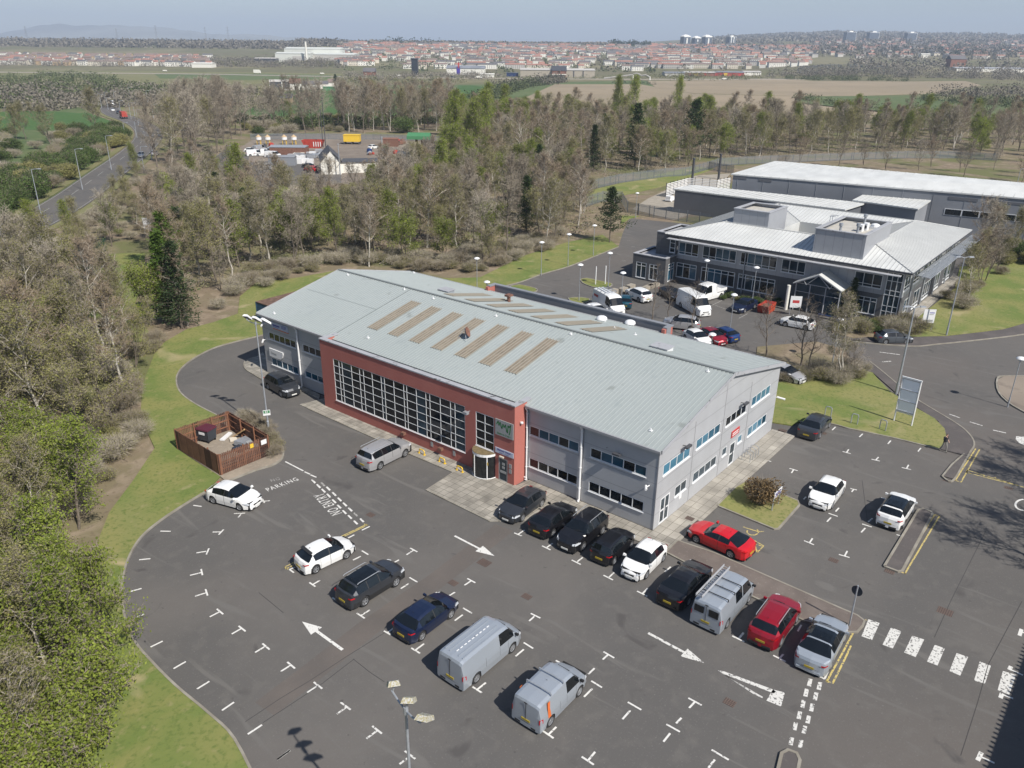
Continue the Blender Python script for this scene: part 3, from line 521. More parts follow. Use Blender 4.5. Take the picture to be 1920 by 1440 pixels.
# roof with standing ribs
def slope(x): return ZE+.1+(x*SL if x <= XM else (XR-x)*SL)
mb = MB(); e = .28
for s in (0, 1):
    x0, x1 = (-e, XM) if s == 0 else (XM, XR+e); z0, z1 = slope(x0), slope(x1)
    mb.add([(x0, -e, z0), (x1, -e, z1), (x1, YL+e, z1), (x0, YL+e, z0), (x0, -e, z0-.1), (x1, -e, z1-.1), (x1, YL+e, z1-.1), (x0, YL+e, z0-.1)], [(0, 1, 2, 3), (7, 6, 5, 4), (0, 4, 5, 1), (1, 5, 6, 2), (2, 6, 7, 3), (3, 7, 4, 0)])
    y = -e+.1
    while y < YL+e:
        a = x0+.0; b = x1
        mb.add([(a, y, slope(a)), (a, y+.06, slope(a)), (b, y+.06, slope(b)), (b, y, slope(b)), (a, y+.012, slope(a)+.024), (a, y+.048, slope(a)+.024), (b, y+.048, slope(b)+.024), (b, y+.012, slope(b)+.024)], [(4, 7, 6, 5), (0, 3, 7, 4), (1, 5, 6, 2), (0, 4, 5, 1)])
        y += .333
roof = bpart(mb, 'roof', 'roof_green')
def rpart(mb, name, m, par, **k):
    o = mb.build(name, m, par, **k); o.matrix_parent_inverse = par.matrix_world.inverted() @ Matrix.Identity(4) if False else Matrix.Identity(4); return o
mb = MB(); mb.box(XM-.12, -e-.02, ZR+.05, XM+.12, YL+e+.02, ZR+.17)
for y in [i*.333 for i in range(0, 138)]: mb.box(XM-.2, y, ZR+.04, XM+.2, y+.09, ZR+.1)
rpart(mb, 'ridge_cap', 'seam', roof)
mb = MB()
for (a, b, y0) in ((-e, XM-.2, 34.3),): mb.add([(a, y0, slope(a)+.05), (b, y0, slope(b)+.05), (b, y0+.05, slope(b)+.05), (a, y0+.05, slope(a)+.05)], [(0, 1, 2, 3)])
mb.add([(5.6, 34.4, slope(5.6)+.05), (5.63, 34.4, slope(5.6)+.05), (5.63, 45, slope(5.6)+.05), (5.6, 45, slope(5.6)+.05)], [(0, 1, 2, 3)])
rpart(mb, 'roof_joint', 'seam', roof)
for s in (0, 1):
    for i in range(7):
        yc = 31.7-2.75*i - (.9 if s else 0); xa, xb = (2.75, 8.4) if s == 0 else (12.1, 17.9); mb = MB(); w = .62
        mb.add([(xa, yc-w, slope(xa)+.043), (xb, yc-w, slope(xb)+.043), (xb, yc+w, slope(xb)+.043), (xa, yc+w, slope(xa)+.043)], [(0, 1, 2, 3)])
        rl_ = rpart(mb, 'rooflight', 'rooflight', roof); mb = MB()
        for k in range(5):
            y = yc-w+k*(2*w/4)-.03; mb.add([(xa-.1, y, slope(xa-.1)+.05), (xb+.1, y, slope(xb+.1)+.05), (xb+.1, y+.06, slope(xb+.1)+.05), (xa-.1, y+.06, slope(xa-.1)+.05), (xa-.1, y, slope(xa-.1)+.09), (xb+.1, y, slope(xb+.1)+.09), (xb+.1, y+.06, slope(xb+.1)+.09), (xa-.1, y+.06, slope(xa-.1)+.09)], [(4, 5, 6, 7), (0, 4, 7, 3), (0, 1, 5, 4), (3, 7, 6, 2)])
        rpart(mb, 'rib', 'rooflight_rib', rl_)
# roof furniture
def RS(px, py, s=0):
    d = ray(px, py); a, b = (ZE+.1, SL) if s == 0 else (ZE+.1+XR*SL, -SL); t = (a+b*CAM.x-CAM.z)/(d.z-b*d.x); return CAM + d*t
def roofbox(name, px, s, dx, dy, h, m, cap=None):
    c = RS(*px, s); mb = MB(); mb.box(c.x-dx/2, c.y-dy/2, c.z-.25, c.x+dx/2, c.y+dy/2, c.z+h)
    if cap: mb.cur = 1; mb.box(c.x-dx/2-.08, c.y-dy/2-.08, c.z+h, c.x+dx/2+.08, c.y+dy/2+.08, c.z+h+.07)
    return rpart(mb, name, m, roof, mats=[m, cap] if cap else None)
roofbox('roof_hatch', (837, 547), 1, 1.0, 1.3, .22, 'galvanised', 'coping'); roofbox('roof_hatch', (1241, 654), 1, 1.1, 1.5, .22, 'white_frame', 'coping')
c = RS(954, 566, 1); mb = MB(); mb.tube((c.x, c.y, c.z-.2), (c.x, c.y, c.z+.65), .18, .18, 10); mb.box(c.x-.35, c.y-.3, c.z+.6, c.x+.35, c.y+.3, c.z+.78); rpart(mb, 'flue', 'rust', roof)
for p in ((1128, 601), (1181, 609)):
    c = RS(*p, 1); mb = MB(); mb.lathe([(.45, -.1), (.45, .12), (.55, .16), (.5, .34), (.3, .46), (0, .48)], c, 14); rpart(mb, 'roof_vent', 'white_metal', roof, sm=50)
for p, s in (((1191, 628), 1), ((1152, 616), 1), ((1220, 808), 0), ((690+0, 634), 0), ((514, 588), 0), ((652, 516), 0), ((771+5, 512), 1), ((758, 543), 0), ((812, 560), 0), ((930, 593), 0), ((1070, 627), 0), ((1327, 697), 0)):
    c = RS(*p, s); mb = MB(); mb.tube((c.x, c.y, c.z-.1), (c.x, c.y, c.z+.22), .05, .05, 6); mb.box(c.x-.12, c.y-.12, c.z, c.x+.12, c.y+.12, c.z+.06); rpart(mb, 'roof_anchor', 'white_metal', roof)
c = RS(872, 634, 0); mb = MB(); mb.tube((c.x, c.y, c.z-.1), (c.x, c.y, c.z+.95), .035, .035, 6); mb.tube((c.x-.5, c.y-.6, c.z), (c.x, c.y, c.z+.9), .02, .02, 5); mb.tube((c.x-.5, c.y+.5, c.z-.1), (c.x, c.y, c.z+.9), .02, .02, 5); rpart(mb, 'dish_mast', 'galvanised', roof)
Tm = Matrix.Rotation(R(65), 4, 'X') @ Matrix.Rotation(R(25), 4, 'Y'); mb = MB(); mb.lathe([(0, 0), (.2, .03), (.38, .1), (.47, .18), (.45, .19), (.36, .12), (.18, .05), (0, .02)], (c.x+.02, c.y-.12, c.z+.55), 16, Tm); mb.tube((c.x, c.y-.12, c.z+.55), (c.x+.1, c.y-.6, c.z+.75), .015, .015, 4); rpart(mb, 'satellite_dish', 'rust', roof, sm=40)
# gutters, verge, downpipes
mb = MB(); mb.box(-.42, -.25, ZE-.12, -.285, 11.2, ZE+.06); mb.box(-.42, 34.5, ZE-.12, -.285, YL+.25, ZE+.06); mb.box(XR+.285, -.2, ZE-.12, XR+.42, YL+.2, ZE+.06); bpart(mb, 'gutter', 'gutter')
for ys in ((-e-.05, -e-.002), (YL+e+.002, YL+e+.05)):
    mb = MB()
    for a, b in ((-e, XM), (XM, XR+e)):
        mb.add([(a, ys[0], slope(a)-.22), (b, ys[0], slope(b)-.22), (b, ys[0], slope(b)+.08), (a, ys[0], slope(a)+.08), (a, ys[1], slope(a)-.22), (b, ys[1], slope(b)-.22), (b, ys[1], slope(b)+.08), (a, ys[1], slope(a)+.08)], [(0, 1, 2, 3), (7, 6, 5, 4), (3, 2, 6, 7), (0, 4, 5, 1)])
    bpart(mb, 'verge_trim', 'coping')
for y in (6.2, 39.45, 11.2):
    mb = MB(); x = -.14; r_ = .09 if y != 11.2 else .07; mb.path([(-.34, y, ZE-.1), (x, y, ZE-.45), (x, y, .25), (x-.12, y, .1)], r_, 10)
    for z in (1.2, 2.9, 4.6, 5.8): mb.tube((x, y, z), (x, y, z+.06), r_+.025, r_+.025, 10)
    bpart(mb, 'downpipe', 'white_metal', sm=40)
for i, q in enumerate(FR):
    hi = q[2] > 3
    G = ['glass_dim', 'glass', 'glass_dim', 'glass_dim', 'glass'] if hi and q[0] < 12 else (['glass'] if hi or q[0] < 12 else ['glass_dim'])
    o = window(B, (0, 0, 0), Y3, -X3, q, cols=5 if q[0] != 36.0 else 3, glasses=G); o.matrix_parent_inverse = Bi
for i, q in enumerate(GA[:9]):
    G = [['glass_blue'], ['glass_blue', 'glass_blue', 'glass_dim', 'glass_dim'], ['glass'], ['glass_blue'], ['glass_office'], ['glass_office'], ['glass_office'], ['glass_blue'], ['glass_blue', 'glass_blue', 'glass_blue', 'glass_dim']][i]
    n = {4: 2, 6: 1, 7: 1}.get(i, 4); o = window(B, (0, 0, 0), X3, -Y3, q, cols=n, glasses=G, fw=.07); o.matrix_parent_inverse = Bi
for q, m, k in ((GA[9], 'white_frame', 2), (GA[10], 'white_frame', 1)):
    o = window(B, (0, 0, 0), X3, -Y3, q, cols=k, rows=2, glass='glass_office', frame=m, fw=.12, name='door', sill=False); o.matrix_parent_inverse = Bi
    mb = MB(); mb.box(q[0]+(q[1]-q[0])*.56, -.06, 1.0, q[0]+(q[1]-q[0])*.6, -.0, 1.3); mb.build('handle', 'grey_metal', o)
def sgn(mbox, name, m, label=None):
    o = bpart(mbox, name, m)
    if label: o['label'] = label
    return o
mb = MB(); mb.box(11.85, -.06, 2.72, 13.3, -.003, 3.28); o = sgn(mb, 'sign', 'red_sign', 'small dark red sign over the side door'); mb = MB()
for z in (2.86, 3.04): mb.box(12.0, -.068, z, 13.1, -.061, z+.08)
mb.build('lettering', 'sign_white', o)
mb = MB(); mb.box(3.55, -.04, .95, 3.95, -.003, 1.3); sgn(mb, 'notice', 'sign_white')
for x in (3.4, 13.0):
    mb = MB(); mb.tube((x, -.003, 5.45), (x, -.35, 5.5), .03, .03, 6); mb.box(x-.35, -.55, 5.42, x+.35, -.3, 5.56); bpart(mb, 'floodlight', 'dark_metal')
for (p, dx, dy) in (((-.0, .55, 3.5), -.55, .2), ((0, 44.9, 5.45), -.5, .1), ((0, 45.1, 3.75), -.6, -.1), ((20.8, .0, 3.3), .2, -.5)):
    mb = MB(); a = Vector(p); mb.tube(a, a+Vector((dx*.5, dy*.5, -.05)), .035, .035, 6)
    mb.tube(a+Vector((dx*.35, dy*.35+.1, 0)), a+Vector((dx*1.0, dy-.25, -.08)), .09, .09, 8); bpart(mb, 'security_camera', 'white_metal')
mb = MB(); mb.box(-.035, 5.0-.9, 5.2, -.003, 5.0-.85, 5.25); mb.tube((-.003, 3.1, 5.1), (-.35, 3.1, 5.2), .03, .03, 6); mb.box(-.5, 2.8, 5.12, -.25, 3.4, 5.24); bpart(mb, 'floodlight', 'dark_metal')
# signs on the far left of the facade
mb = MB(); mb.box(-.07, 41.0, 5.38, -.003, 43.65, 6.02); o = sgn(mb, 'sign', 'sign_lilac', 'pale rectangular sign under the eaves at the far left'); mb = MB()
for k, (y0, y1, z, h) in enumerate(((42.3, 43.4, 5.62, .14), (41.2, 42.0, 5.84, .05), (41.2, 42.0, 5.72, .05), (41.3, 42.0, 5.6, .05), (42.5, 43.4, 5.5, .04))): mb.box(-.078, y0, z, -.071, y1, z+h)
mb.build('lettering', 'sign_blue', o); mb = MB(); mb.box(-.085, 40.95, 5.3, -.003, 43.4, 5.375); mb.build('stripe', 'orange', o)
mb = MB(); T = frame_T(Vector((0, 0, 0)), Y3, -X3)
sh = [(44.5, 3.0), (42.2, 3.0), (42.2, 2.75), (42.35, 2.4), (42.6, 2.2), (42.9, 2.14), (44.5, 2.14)]
mb.add([(-.003, y, z) for y, z in sh]+[(-.1, y, z) for y, z in sh], [tuple(range(7, 14)), tuple(range(6, -1, -1))]+[(i, (i+1) % 7, 7+(i+1) % 7, 7+i) for i in range(7)]); o = sgn(mb, 'sign', 'sign_white', 'white sign with one rounded end between the far left windows')
t = text_mesh('Orona', .34, 'lettering', 'sign_grey', o, bold=.01); t.rotation_euler = (R(90), 0, R(-90)); t.location = (-.108, 43.75, 2.55)
# ------------------------------------------- red entrance block
XB = -1.45; YA, YB = 11.35, 34.2; ZB = 6.72
OPR = [(YB-32.46, YB-16.37, 1.18, 5.28), (YB-15.25, YB-13.37, 2.3, 5.22), (YB-12.92, YB-12.0, .02, 2.05)]
u = -Y3; o0 = Vector((XB, YB, 0)); mb = MB()
wall(mb, o0, u, -X3, YB-YA, 0, ZB, OPR, depth=.25)
wall(mb, (XB, YA, 0), X3, -Y3, 1.47, 0, ZB); wall(mb, (XB, YB, 0), X3, Y3, 1.47, 0, ZB)
wall(mb, (XB+.35, YA+.35, 0), Y3, X3, YB-YA-.7, 5.4, ZB); mb.box(XB+.36, YA+.01, 6.3, -.3, YB-.01, 6.36)
mb.box(XB+.35, YA+.004, 6.3, .0, YA+.35, ZB-.01); mb.box(XB+.35, YB-.35, 6.3, 0, YB-.004, ZB-.01)
red_w = bpart(mb, 'entrance_block', 'render_red')
def epart(mb, name, m, par=None, **k): return mb.build(name, m, par or red_w, **k)
mb = MB(); mb.box(XB-.06, YA-.06, ZB, XB+.42, YB+.06, ZB+.1); mb.box(XB+.42, YA-.06, ZB, .5, YA+.38, ZB+.1); mb.box(XB+.42, YB-.38, ZB, .5, YB+.06, ZB+.1)
mb.box(-.42, YA+.006, 6.3, .5, YA+.32, ZB-.004); mb.box(0, YB-.32, 6.3, .5, YB-.02, ZB-.001); epart(mb, 'coping', 'coping')
mb = MB(); mb.box(XB+.37, YA+.4, 6.37, -.32, YB-.4, 6.42); epart(mb, 'parapet_gutter', 'black')
# large glazed screen
a0, a1 = OPR[0][0], OPR[0][1]; zs = [1.18+.68*i for i in range(1, 6)]; zs = [1.86, 2.5, 3.2, 3.9, 4.62]
Lg = a1-a0; xs = []; k = 0
px_cols = [0, 1.15, 1.5, 2.75, 4.0, 4.35, 5.6, 6.85, 7.15, 8.4, 9.65, 9.95, 11.2, 12.45, 12.75, 13.95, 14.9, 15.15]
g = [492, 536, 553, 605, 650, 672, 720, 770, 788, 840, 895, 912, 965, 1018, 1040, 1098, 1155, 1180, 1235]
def facY(x5, y5):
    d = ray(460+x5/3, 480+y5/3); t = (XB-CAM.x)/d.x; return YB-(CAM.y+d.y*t)
for gx in g[1:-1]: xs.append(facY(gx, 578+(gx-492)*.36+150))
window(red_w, o0, u, -X3, OPR[0], xs=xs, zs=zs, glass='glass', fw=.042, depth=.25, glasses=['glass', 'glass', 'glass_office', 'glass', 'glass'])
window(red_w, o0, u, -X3, OPR[1], cols=2, zs=[3.0, 3.72, 4.45], glass='glass', fw=.055)
o = window(red_w, o0, u, -X3, OPR[2], cols=1, rows=1, glass='glass_office', frame='grey_metal', fw=.1, name='door', sill=False); o['label'] = 'grey glazed single door beside the revolving door'
mb = MB(); mb.box(XB+.0, 12.15, .75, XB+.02, 12.75, .95); mb.box(XB, 12.3, 1.15, XB+.02, 12.55, 1.35); mb.box(XB, 12.3, 1.45, XB+.02, 12.55, 1.65); mb.build('notice', 'sign_grey', o)
mb = MB(); mb.box(XB-.03, 11.6, 1.0, XB-.002, 11.85, 1.35); mb.box(XB-.03, 11.6, 1.45, XB-.002, 11.85, 1.8); epart(mb, 'notice', 'sign_grey')
mb = MB(); mb.box(XB-.06, 11.45, 3.95, XB-.002, 13.2, 5.27); o = epart(mb, 'sign', 'sign_grey'); o['label'] = 'grey sign with a green zigzag mark at the top right of the entrance block'
zig = [(13.05, 4.85), (12.9, 5.12), (12.82, 4.8), (12.7, 5.08), (12.58, 4.7), (12.52, 4.62), (12.42, 5.0), (12.3, 4.78), (12.18, 5.02), (12.05, 4.5), (11.98, 4.42), (11.92, 5.02), (11.82, 4.92), (11.68, 5.12), (11.75, 4.5), (11.82, 4.3)]
mb = MB()
for (a, b), (c, d) in zip(zig, zig[1:]):
    dv = Vector((0, c-a, d-b)).normalized(); nv = Vector((0, -dv.z, dv.y))*.045; xx = XB-.066; q = [Vector((xx, a, b))-dv*.02, Vector((xx, c, d))+dv*.02]
    mb.add([q[0]+nv, q[1]+nv, q[1]-nv, q[0]-nv], [(0, 1, 2, 3)])
mb.build('emblem', 'sign_green', o)
t = text_mesh('Business Centre', .2, 'lettering', 'sign_green', o, bold=.006); t.rotation_euler = (R(90), 0, R(-90)); t.location = (XB-.067, 12.32, 4.13)
mb = MB(); mb.box(XB-.05, 11.42, 2.4, XB-.002, 13.2, 2.83); o = epart(mb, 'sign', 'sign_lilac'); o['label'] = 'pale lilac name sign over the side door of the entrance block'
t = text_mesh('Ellismuir House', .215, 'lettering', 'sign_blue', o, bold=.006); t.rotation_euler = (R(90), 0, R(-90)); t.location = (XB-.057, 12.31, 2.7)
t = text_mesh('Suites 1 - 8 to 32', .13, 'lettering', 'sign_blue', o, bold=.003); t.rotation_euler = (R(90), 0, R(-90)); t.location = (XB-.057, 12.31, 2.49)
mb = MB(); mb.box(XB-.14, 12.35, 2.12, XB-.002, 12.75, 2.22); epart(mb, 'door_light', 'house_cream')
for y in (23.46, 19.03):
    mb = MB(); mb.box(XB-.3, y-.18, .58, XB-.002, y+.18, .82); epart(mb, 'wall_light', 'rust')
for y in (20.16, 17.63):
    mb = MB(); mb.box(XB-.03, y-.13, .5, XB-.002, y+.13, .95); epart(mb, 'vent', 'sign_grey')
mb = MB(); mb.tube((XB, 15.85, 5.05), (XB-.35, 15.85, 5.1), .03, .03, 6); mb.box(XB-.6, 15.65, 4.95, XB-.3, 16.05, 5.15); epart(mb, 'floodlight', 'galvanised')
mb = MB(); mb.lathe([(0, .1), (.12, .08), (.14, 0), (.1, -.08), (0, -.1)], (-.75, YA-.12, 5.2), 10); mb.tube((-.75, YA-.001, 5.2), (-.75, YA-.12, 5.2), .05, .05, 6); epart(mb, 'security_camera', 'white_metal', sm=60)
mb = MB(); mb.path([(-.2, YA-.01, .3), (-.2, YA-.22, .3), (-.2, YA-.25, .1)], .06, 8); epart(mb, 'outlet_pipe', 'white_metal')
# revolving door drum
cy, r_ = 14.3, 1.08; cx = XB+.12; mb = MB()
arc = [(cx-r_*math.sin(R(t)), cy+r_*math.cos(R(t))) for t in range(0, 181, 15)]
mb.add([(x, y, 2.0) for x, y in arc]+[(x, y, 2.22) for x, y in arc], [(i, i+1, 14+i, 13+i) for i in range(12)])
for x, y in (arc[0], arc[5], arc[12], arc[9]): mb.tube((x, y, .08), (x, y, 2.0), .045, .045, 6)
mb.path([(x, y, .12) for x, y in arc], .04, 5); o = epart(mb, 'revolving_door', 'white_metal')
mb = MB(); mb.prism(arc, 2.205, 2.24); mb.build('mossy_top', 'moss', o); mb = MB(); mb.add([(x*1+.0, y, .1) for x, y in arc]+[(x, y, 2.0) for x, y in arc], [(i, i+1, 14+i, 13+i) for i in range(12)])
mb.add([(XB+.02, cy-.9, .1), (XB+.02, cy+.9, .1), (XB+.02, cy+.9, 2.2), (XB+.02, cy-.9, 2.2)], [(0, 1, 2, 3)]) ; mb.build('curved_glass', 'glass', o)
mb = MB(); mb.box(cx-.5, cy-.02, 1.4, cx-.9, cy+.0, 1.6); mb.box(arc[9][0]-.03, arc[9][1]-.12, 1.35, arc[9][0]-.01, arc[9][1]+.12, 1.6); mb.build('notice', 'yellow', o)
# rear red block
mb = MB(); ZB2 = 6.95; mb.box(XR+1.2, 11.3, 0, XR+1.55, 33.6, ZB2-.02); mb.box(XR, 11.3, 0, XR+1.2, 11.65, ZB2-.02); mb.box(XR, 33.25, 0, XR+1.2, 33.6, ZB2-.02); o = bpart(mb, 'rear_block', 'render_red')
mb = MB(); mb.box(XR+1.13, 11.24, ZB2-.02, XR+1.62, 33.66, ZB2+.1); mb.box(XR+.3, 11.24, ZB2-.02, XR+1.13, 11.7, ZB2+.1); mb.box(XR+.3, 33.2, ZB2-.02, XR+1.13, 33.66, ZB2+.1); mb.box(XR+1.17, 11.7, 5.5, XR+1.195, 33.2, ZB2-.021)
mb.box(XR+.3, 11.25, 6.2, XR+1.1, 11.29, ZB2-.03); mb.build('coping', 'shed_grey', o)
# ================================================================= the glazed office on the right
X0, X1, Y0, Y1 = 60.2, 90.0, 0.1, 31.0; HE = 6.7
O = empty('glazed_office', (75, 15, 0), 0, 'modern two storey office with white hipped roof, tinted windows and a glass porch', 'building')
Oi = Matrix.Translation((-75, -15, 0))
def opart(mb, name, m, par=None, **k):
    o = mb.build(name, m, par or O, **k)
    if par is None: o.matrix_parent_inverse = Oi
    return o
def facO(px, py, c=X0, ax=0):
    d = ray(px, py); t = ((c-CAM.x)/d.x) if ax == 0 else ((c-CAM.y)/d.y); p = CAM+d*t; return p
UPW = []; LOW = []
def r6(x, y): return (1080+x/4, 360+y/4)
def r7(x, y): return (1440+x/4, 340+y/4)
for f_, a, b in ((r6, (775, 375), (915, 480)), (r6, (955, 400), (1195, 535)), (r6, (1240, 440), (1500, 580)), (r6, (1548, 500), (1715, 610)), (r7, (658, 660), (850, 790))):
    p, q = facO(*f_(*a)), facO(*f_(*b)); UPW.append((p.y, q.y))
for f_, a, b in ((r6, (755, 545), (895, 660)), (r6, (940, 580), (1180, 720)), (r6, (1218, 630), (1480, 770)), (r7, (670, 870), (805, 960))):
    p, q = facO(*f_(*a)), facO(*f_(*b)); LOW.append((p.y, q.y))
ops = [(Y1-a, Y1-b, 3.95, 5.75) for a, b in UPW] + [(Y1-a, Y1-b, .55, 2.7) for a, b in LOW] + [(Y1-11.8, Y1-7.3, .05, 2.7), (Y1-2.2, Y1-.3, .1, 6.3)]
so = Vector((X0, Y1, 0))
dark_ops = [(a, b, c, min(d, 3.3)) for a, b, c, d in ops if c < 3.3]
lit_ops = [(a, b, max(c, 3.3), d) for a, b, c, d in ops if d > 3.3]
lowe = MB(); wall(lowe, so, -Y3, -X3, Y1-Y0, 0, 3.3, dark_ops)
eo = [(2.0, 4.3, .4, 2.6), (6.5, 9.5, .3, 2.7), (11.5, 15, .4, 2.7), (17.5, 20.5, .4, 2.7), (23, 27, .4, 2.7)]
eu = [(.3, 3.0, 4.0, 5.9), (4.5, 7.5, 4.0, 5.9), (9, 13, 4.0, 5.9), (15, 19, 4.0, 5.9), (21, 27, 4.0, 5.9)]
opart(lowe, 'lower_wall', 'office_dark')
mb = MB(); wall(mb, so, -Y3, -X3, Y1-Y0, 3.3, HE, lit_ops); opart(mb, 'upper_wall', 'office_panel')
mb = MB(); wall(mb, (X0, Y0, 0), X3, -Y3, X1-X0, 0, 3.3, eo); opart(mb, 'lower_wall', 'office_dark_side')
mb = MB(); wall(mb, (X0, Y0, 0), X3, -Y3, X1-X0, 3.3, HE, eu); wall(mb, (X0, Y1, 0), X3, Y3, X1-X0, 0, HE); wall(mb, (X1, Y0, 0), Y3, X3, Y1-Y0, 0, HE)
opart(mb, 'upper_wall', 'office_panel_side')
mb = MB(); mb.box(X0+.3, Y0+.3, .1, X1-.3, Y1-.3, .2); mb.box(X0+.3, Y0+.3, 3.1, X1-.3, Y1-.3, 3.3); mb.box(X0+.6, Y0+.6, .2, X0+.7, Y1-.5, 6.3); mb.box(X0+.6, Y0+.6, .2, X1-.5, Y0+.7, 6.3); opart(mb, 'floor_slabs', 'black')
gl = ['glass_dim', 'glass_office', 'glass', 'glass_dim']
for i, q in enumerate(ops):
    n = 2 if q[1]-q[0] < 2.3 else (3 if q[1]-q[0] < 3.4 else 5)
    zz = [q[2]+(q[3]-q[2])*.22] if q[2] > 3 else [q[3]-.5]
    if i == len(ops)-1: zz = [1.3, 2.0, 3.4, 4.0, 5.2]; n = 3
    o = window(O, so, -Y3, -X3, q, cols=n, zs=zz, glasses=[gl[(i+k) % 4] if i < 3 or i in (5, 6) else 'glass_office' for k in range(n)], fw=.09, sill=i < len(ops)-2); o.matrix_parent_inverse = Oi
for q in eo+eu:
    o = window(O, (X0, Y0, 0), X3, -Y3, q, cols=max(2, int((q[1]-q[0])/1.1)), zs=[q[2]+.5], glass='glass_office', fw=.1); o.matrix_parent_inverse = Oi
def roofquad(mb, q, th=.12): mb.add([Vector(p) for p in q], [tuple(range(len(q)))])
# hipped ring roof round a courtyard
ex0, ex1, ey0, ey1 = 58.6, 91.2, -.9, 32.4; rx0, rx1, ry0, ry1 = 65.0, 84.8, 5.6, 26.4; cx0, cx1, cy0, cy1 = 71.0, 78.5, 12.4, 20.3; zE, zR, zC = 6.95, 8.45, 7.3
ringE = [(ex0, ey0), (ex1, ey0), (ex1, ey1), (ex0, ey1)]; ringR = [(rx0, ry0), (rx1, ry0), (rx1, ry1), (rx0, ry1)]; ringC = [(cx0, cy0), (cx1, cy0), (cx1, cy1), (cx0, cy1)]
mb = MB()
for i in range(4):
    j = (i+1) % 4
    mb.add([(*ringE[i], zE), (*ringE[j], zE), (*ringR[j], zR), (*ringR[i], zR)], [(0, 1, 2, 3)]); mb.add([(*ringR[i], zR), (*ringR[j], zR), (*ringC[j], zC), (*ringC[i], zC)], [(0, 1, 2, 3)])
    mb.add([(*ringE[i], zE), (*ringE[j], zE), (*ringE[j], zE-.22), (*ringE[i], zE-.22)], [(3, 2, 1, 0)]); mb.add([(*ringC[i], zC), (*ringC[j], zC), (*ringC[j], 3), (*ringC[i], 3)], [(0, 1, 2, 3)])
mb.add([(*p, zE-.22) for p in ringE]+[(*p, zE-.22) for p in ((X0, Y0), (X1, Y0), (X1, Y1), (X0, Y1))], [(i, (i+1) % 4, 4+(i+1) % 4, 4+i) for i in range(4)])
office_roof = opart(mb, 'roof', 'roof_white')
mb = MB()
def rib(a, b, z0, z1):
    a = Vector((*a, z0)); b = Vector((*b, z1)); d = (b-a).normalized(); n = Vector((-d.y, d.x, 0)).normalized()*.03; h = Vector((0, 0, .05))
    mb.add([a-n, a+n, b+n, b-n, a-n+h, a+n+h, b+n+h, b-n+h], [(4, 5, 6, 7), (0, 4, 7, 3), (1, 2, 6, 5), (0, 1, 5, 4)])
def zroof(t): return zE+(zR-zE)*t
k = ey0+.4
while k < ey1:
    # front slope (x from ex0 to rx0), clipped by hips
    t = 1 if ry0 <= k <= ry1 else ((k-ey0)/(ry0-ey0) if k < ry0 else (ey1-k)/(ey1-ry1)); rib((ex0, k), (ex0+(rx0-ex0)*t, k), zE, zroof(t))
    if cy0 < k < cy1: rib((rx0, k), (cx0, k), zR, zC); rib((rx1, k), (cx1, k), zR, zC)
    elif ry0 < k < cy0: t = (k-ry0)/(cy0-ry0); rib((rx0, k), (rx0+(cx0-rx0)*t, k), zR, zR+(zC-zR)*t); rib((rx1, k), (rx1+(cx1-rx1)*t, k), zR, zR+(zC-zR)*t)
    elif cy1 < k < ry1: t = (ry1-k)/(ry1-cy1); rib((rx0, k), (rx0+(cx0-rx0)*t, k), zR, zR+(zC-zR)*t); rib((rx1, k), (rx1+(cx1-rx1)*t, k), zR, zR+(zC-zR)*t)
    k += .55
k = ex0+.4
while k < ex1:
    t = 1 if rx0 <= k <= rx1 else ((k-ex0)/(rx0-ex0) if k < rx0 else (ex1-k)/(ex1-rx1)); rib((k, ey0), (k, ey0+(ry0-ey0)*t), zE, zroof(t)); rib((k, ey1), (k, ey1-(ey1-ry1)*t), zE, zroof(t))
    if rx0 < k < rx1:
        t = 1 if cx0 < k < cx1 else ((k-rx0)/(cx0-rx0) if k < cx0 else (rx1-k)/(rx1-cx1)); rib((k, ry0), (k, ry0+(cy0-ry0)*t), zR, zR+(zC-zR)*t); rib((k, ry1), (k, ry1-(ry1-cy1)*t), zR, zR+(zC-zR)*t)
    k += .55
for i in range(4):
    for a, b, z0, z1 in ((ringE[i], ringR[i], zE, zR), (ringR[i], ringR[(i+1) % 4], zR, zR), (ringR[i], ringC[i], zR, zC)): mb.tube((*a, z0+.03), (*b, z1+.03), .07, .07, 5)
mb.build('roof_ribs', 'roof_white_rib', office_roof)
mb = MB(); mb.box(ex0-.02, ey0-.02, zE-.24, ex0+.02, ey1, zE-.02); mb.box(ex0-.14, ey0, zE-.12, ex0-.021, ey1, zE-.03); mb.box(ex0, ey0-.14, zE-.12, ex1, ey0-.021, zE-.03); mb.build('gutter', 'dark_metal', office_roof)
# sun louvres below the eaves
mb = MB(); mb.box(57.7, .2, 6.42, 58.5, 31.6, 6.5)
opart(mb, 'sunshade', 'coping'); mb = MB()
for i in range(9): y = -1.1-.18*i; mb.box(60.5, y-.05, 6.3-.02*i, 91, y+.05, 6.36-.02*i)
for i in range(14): mb.box(61+2.3*i, -2.6, 6.1, 61.06+2.3*i, -.2, 6.18)
opart(mb, 'sunshade', 'galvanised')
mb = MB()
for y in (20.6,): mb.tube((X0-.12, y, 0), (X0-.12, y, 6.5), .09, .09, 8)
for x in (63.8, 70.5, 77, 84): mb.tube((x, Y0-.12, 0), (x, Y0-.12, 6.3), .09, .09, 8)
opart(mb, 'downpipe', 'galvanised')
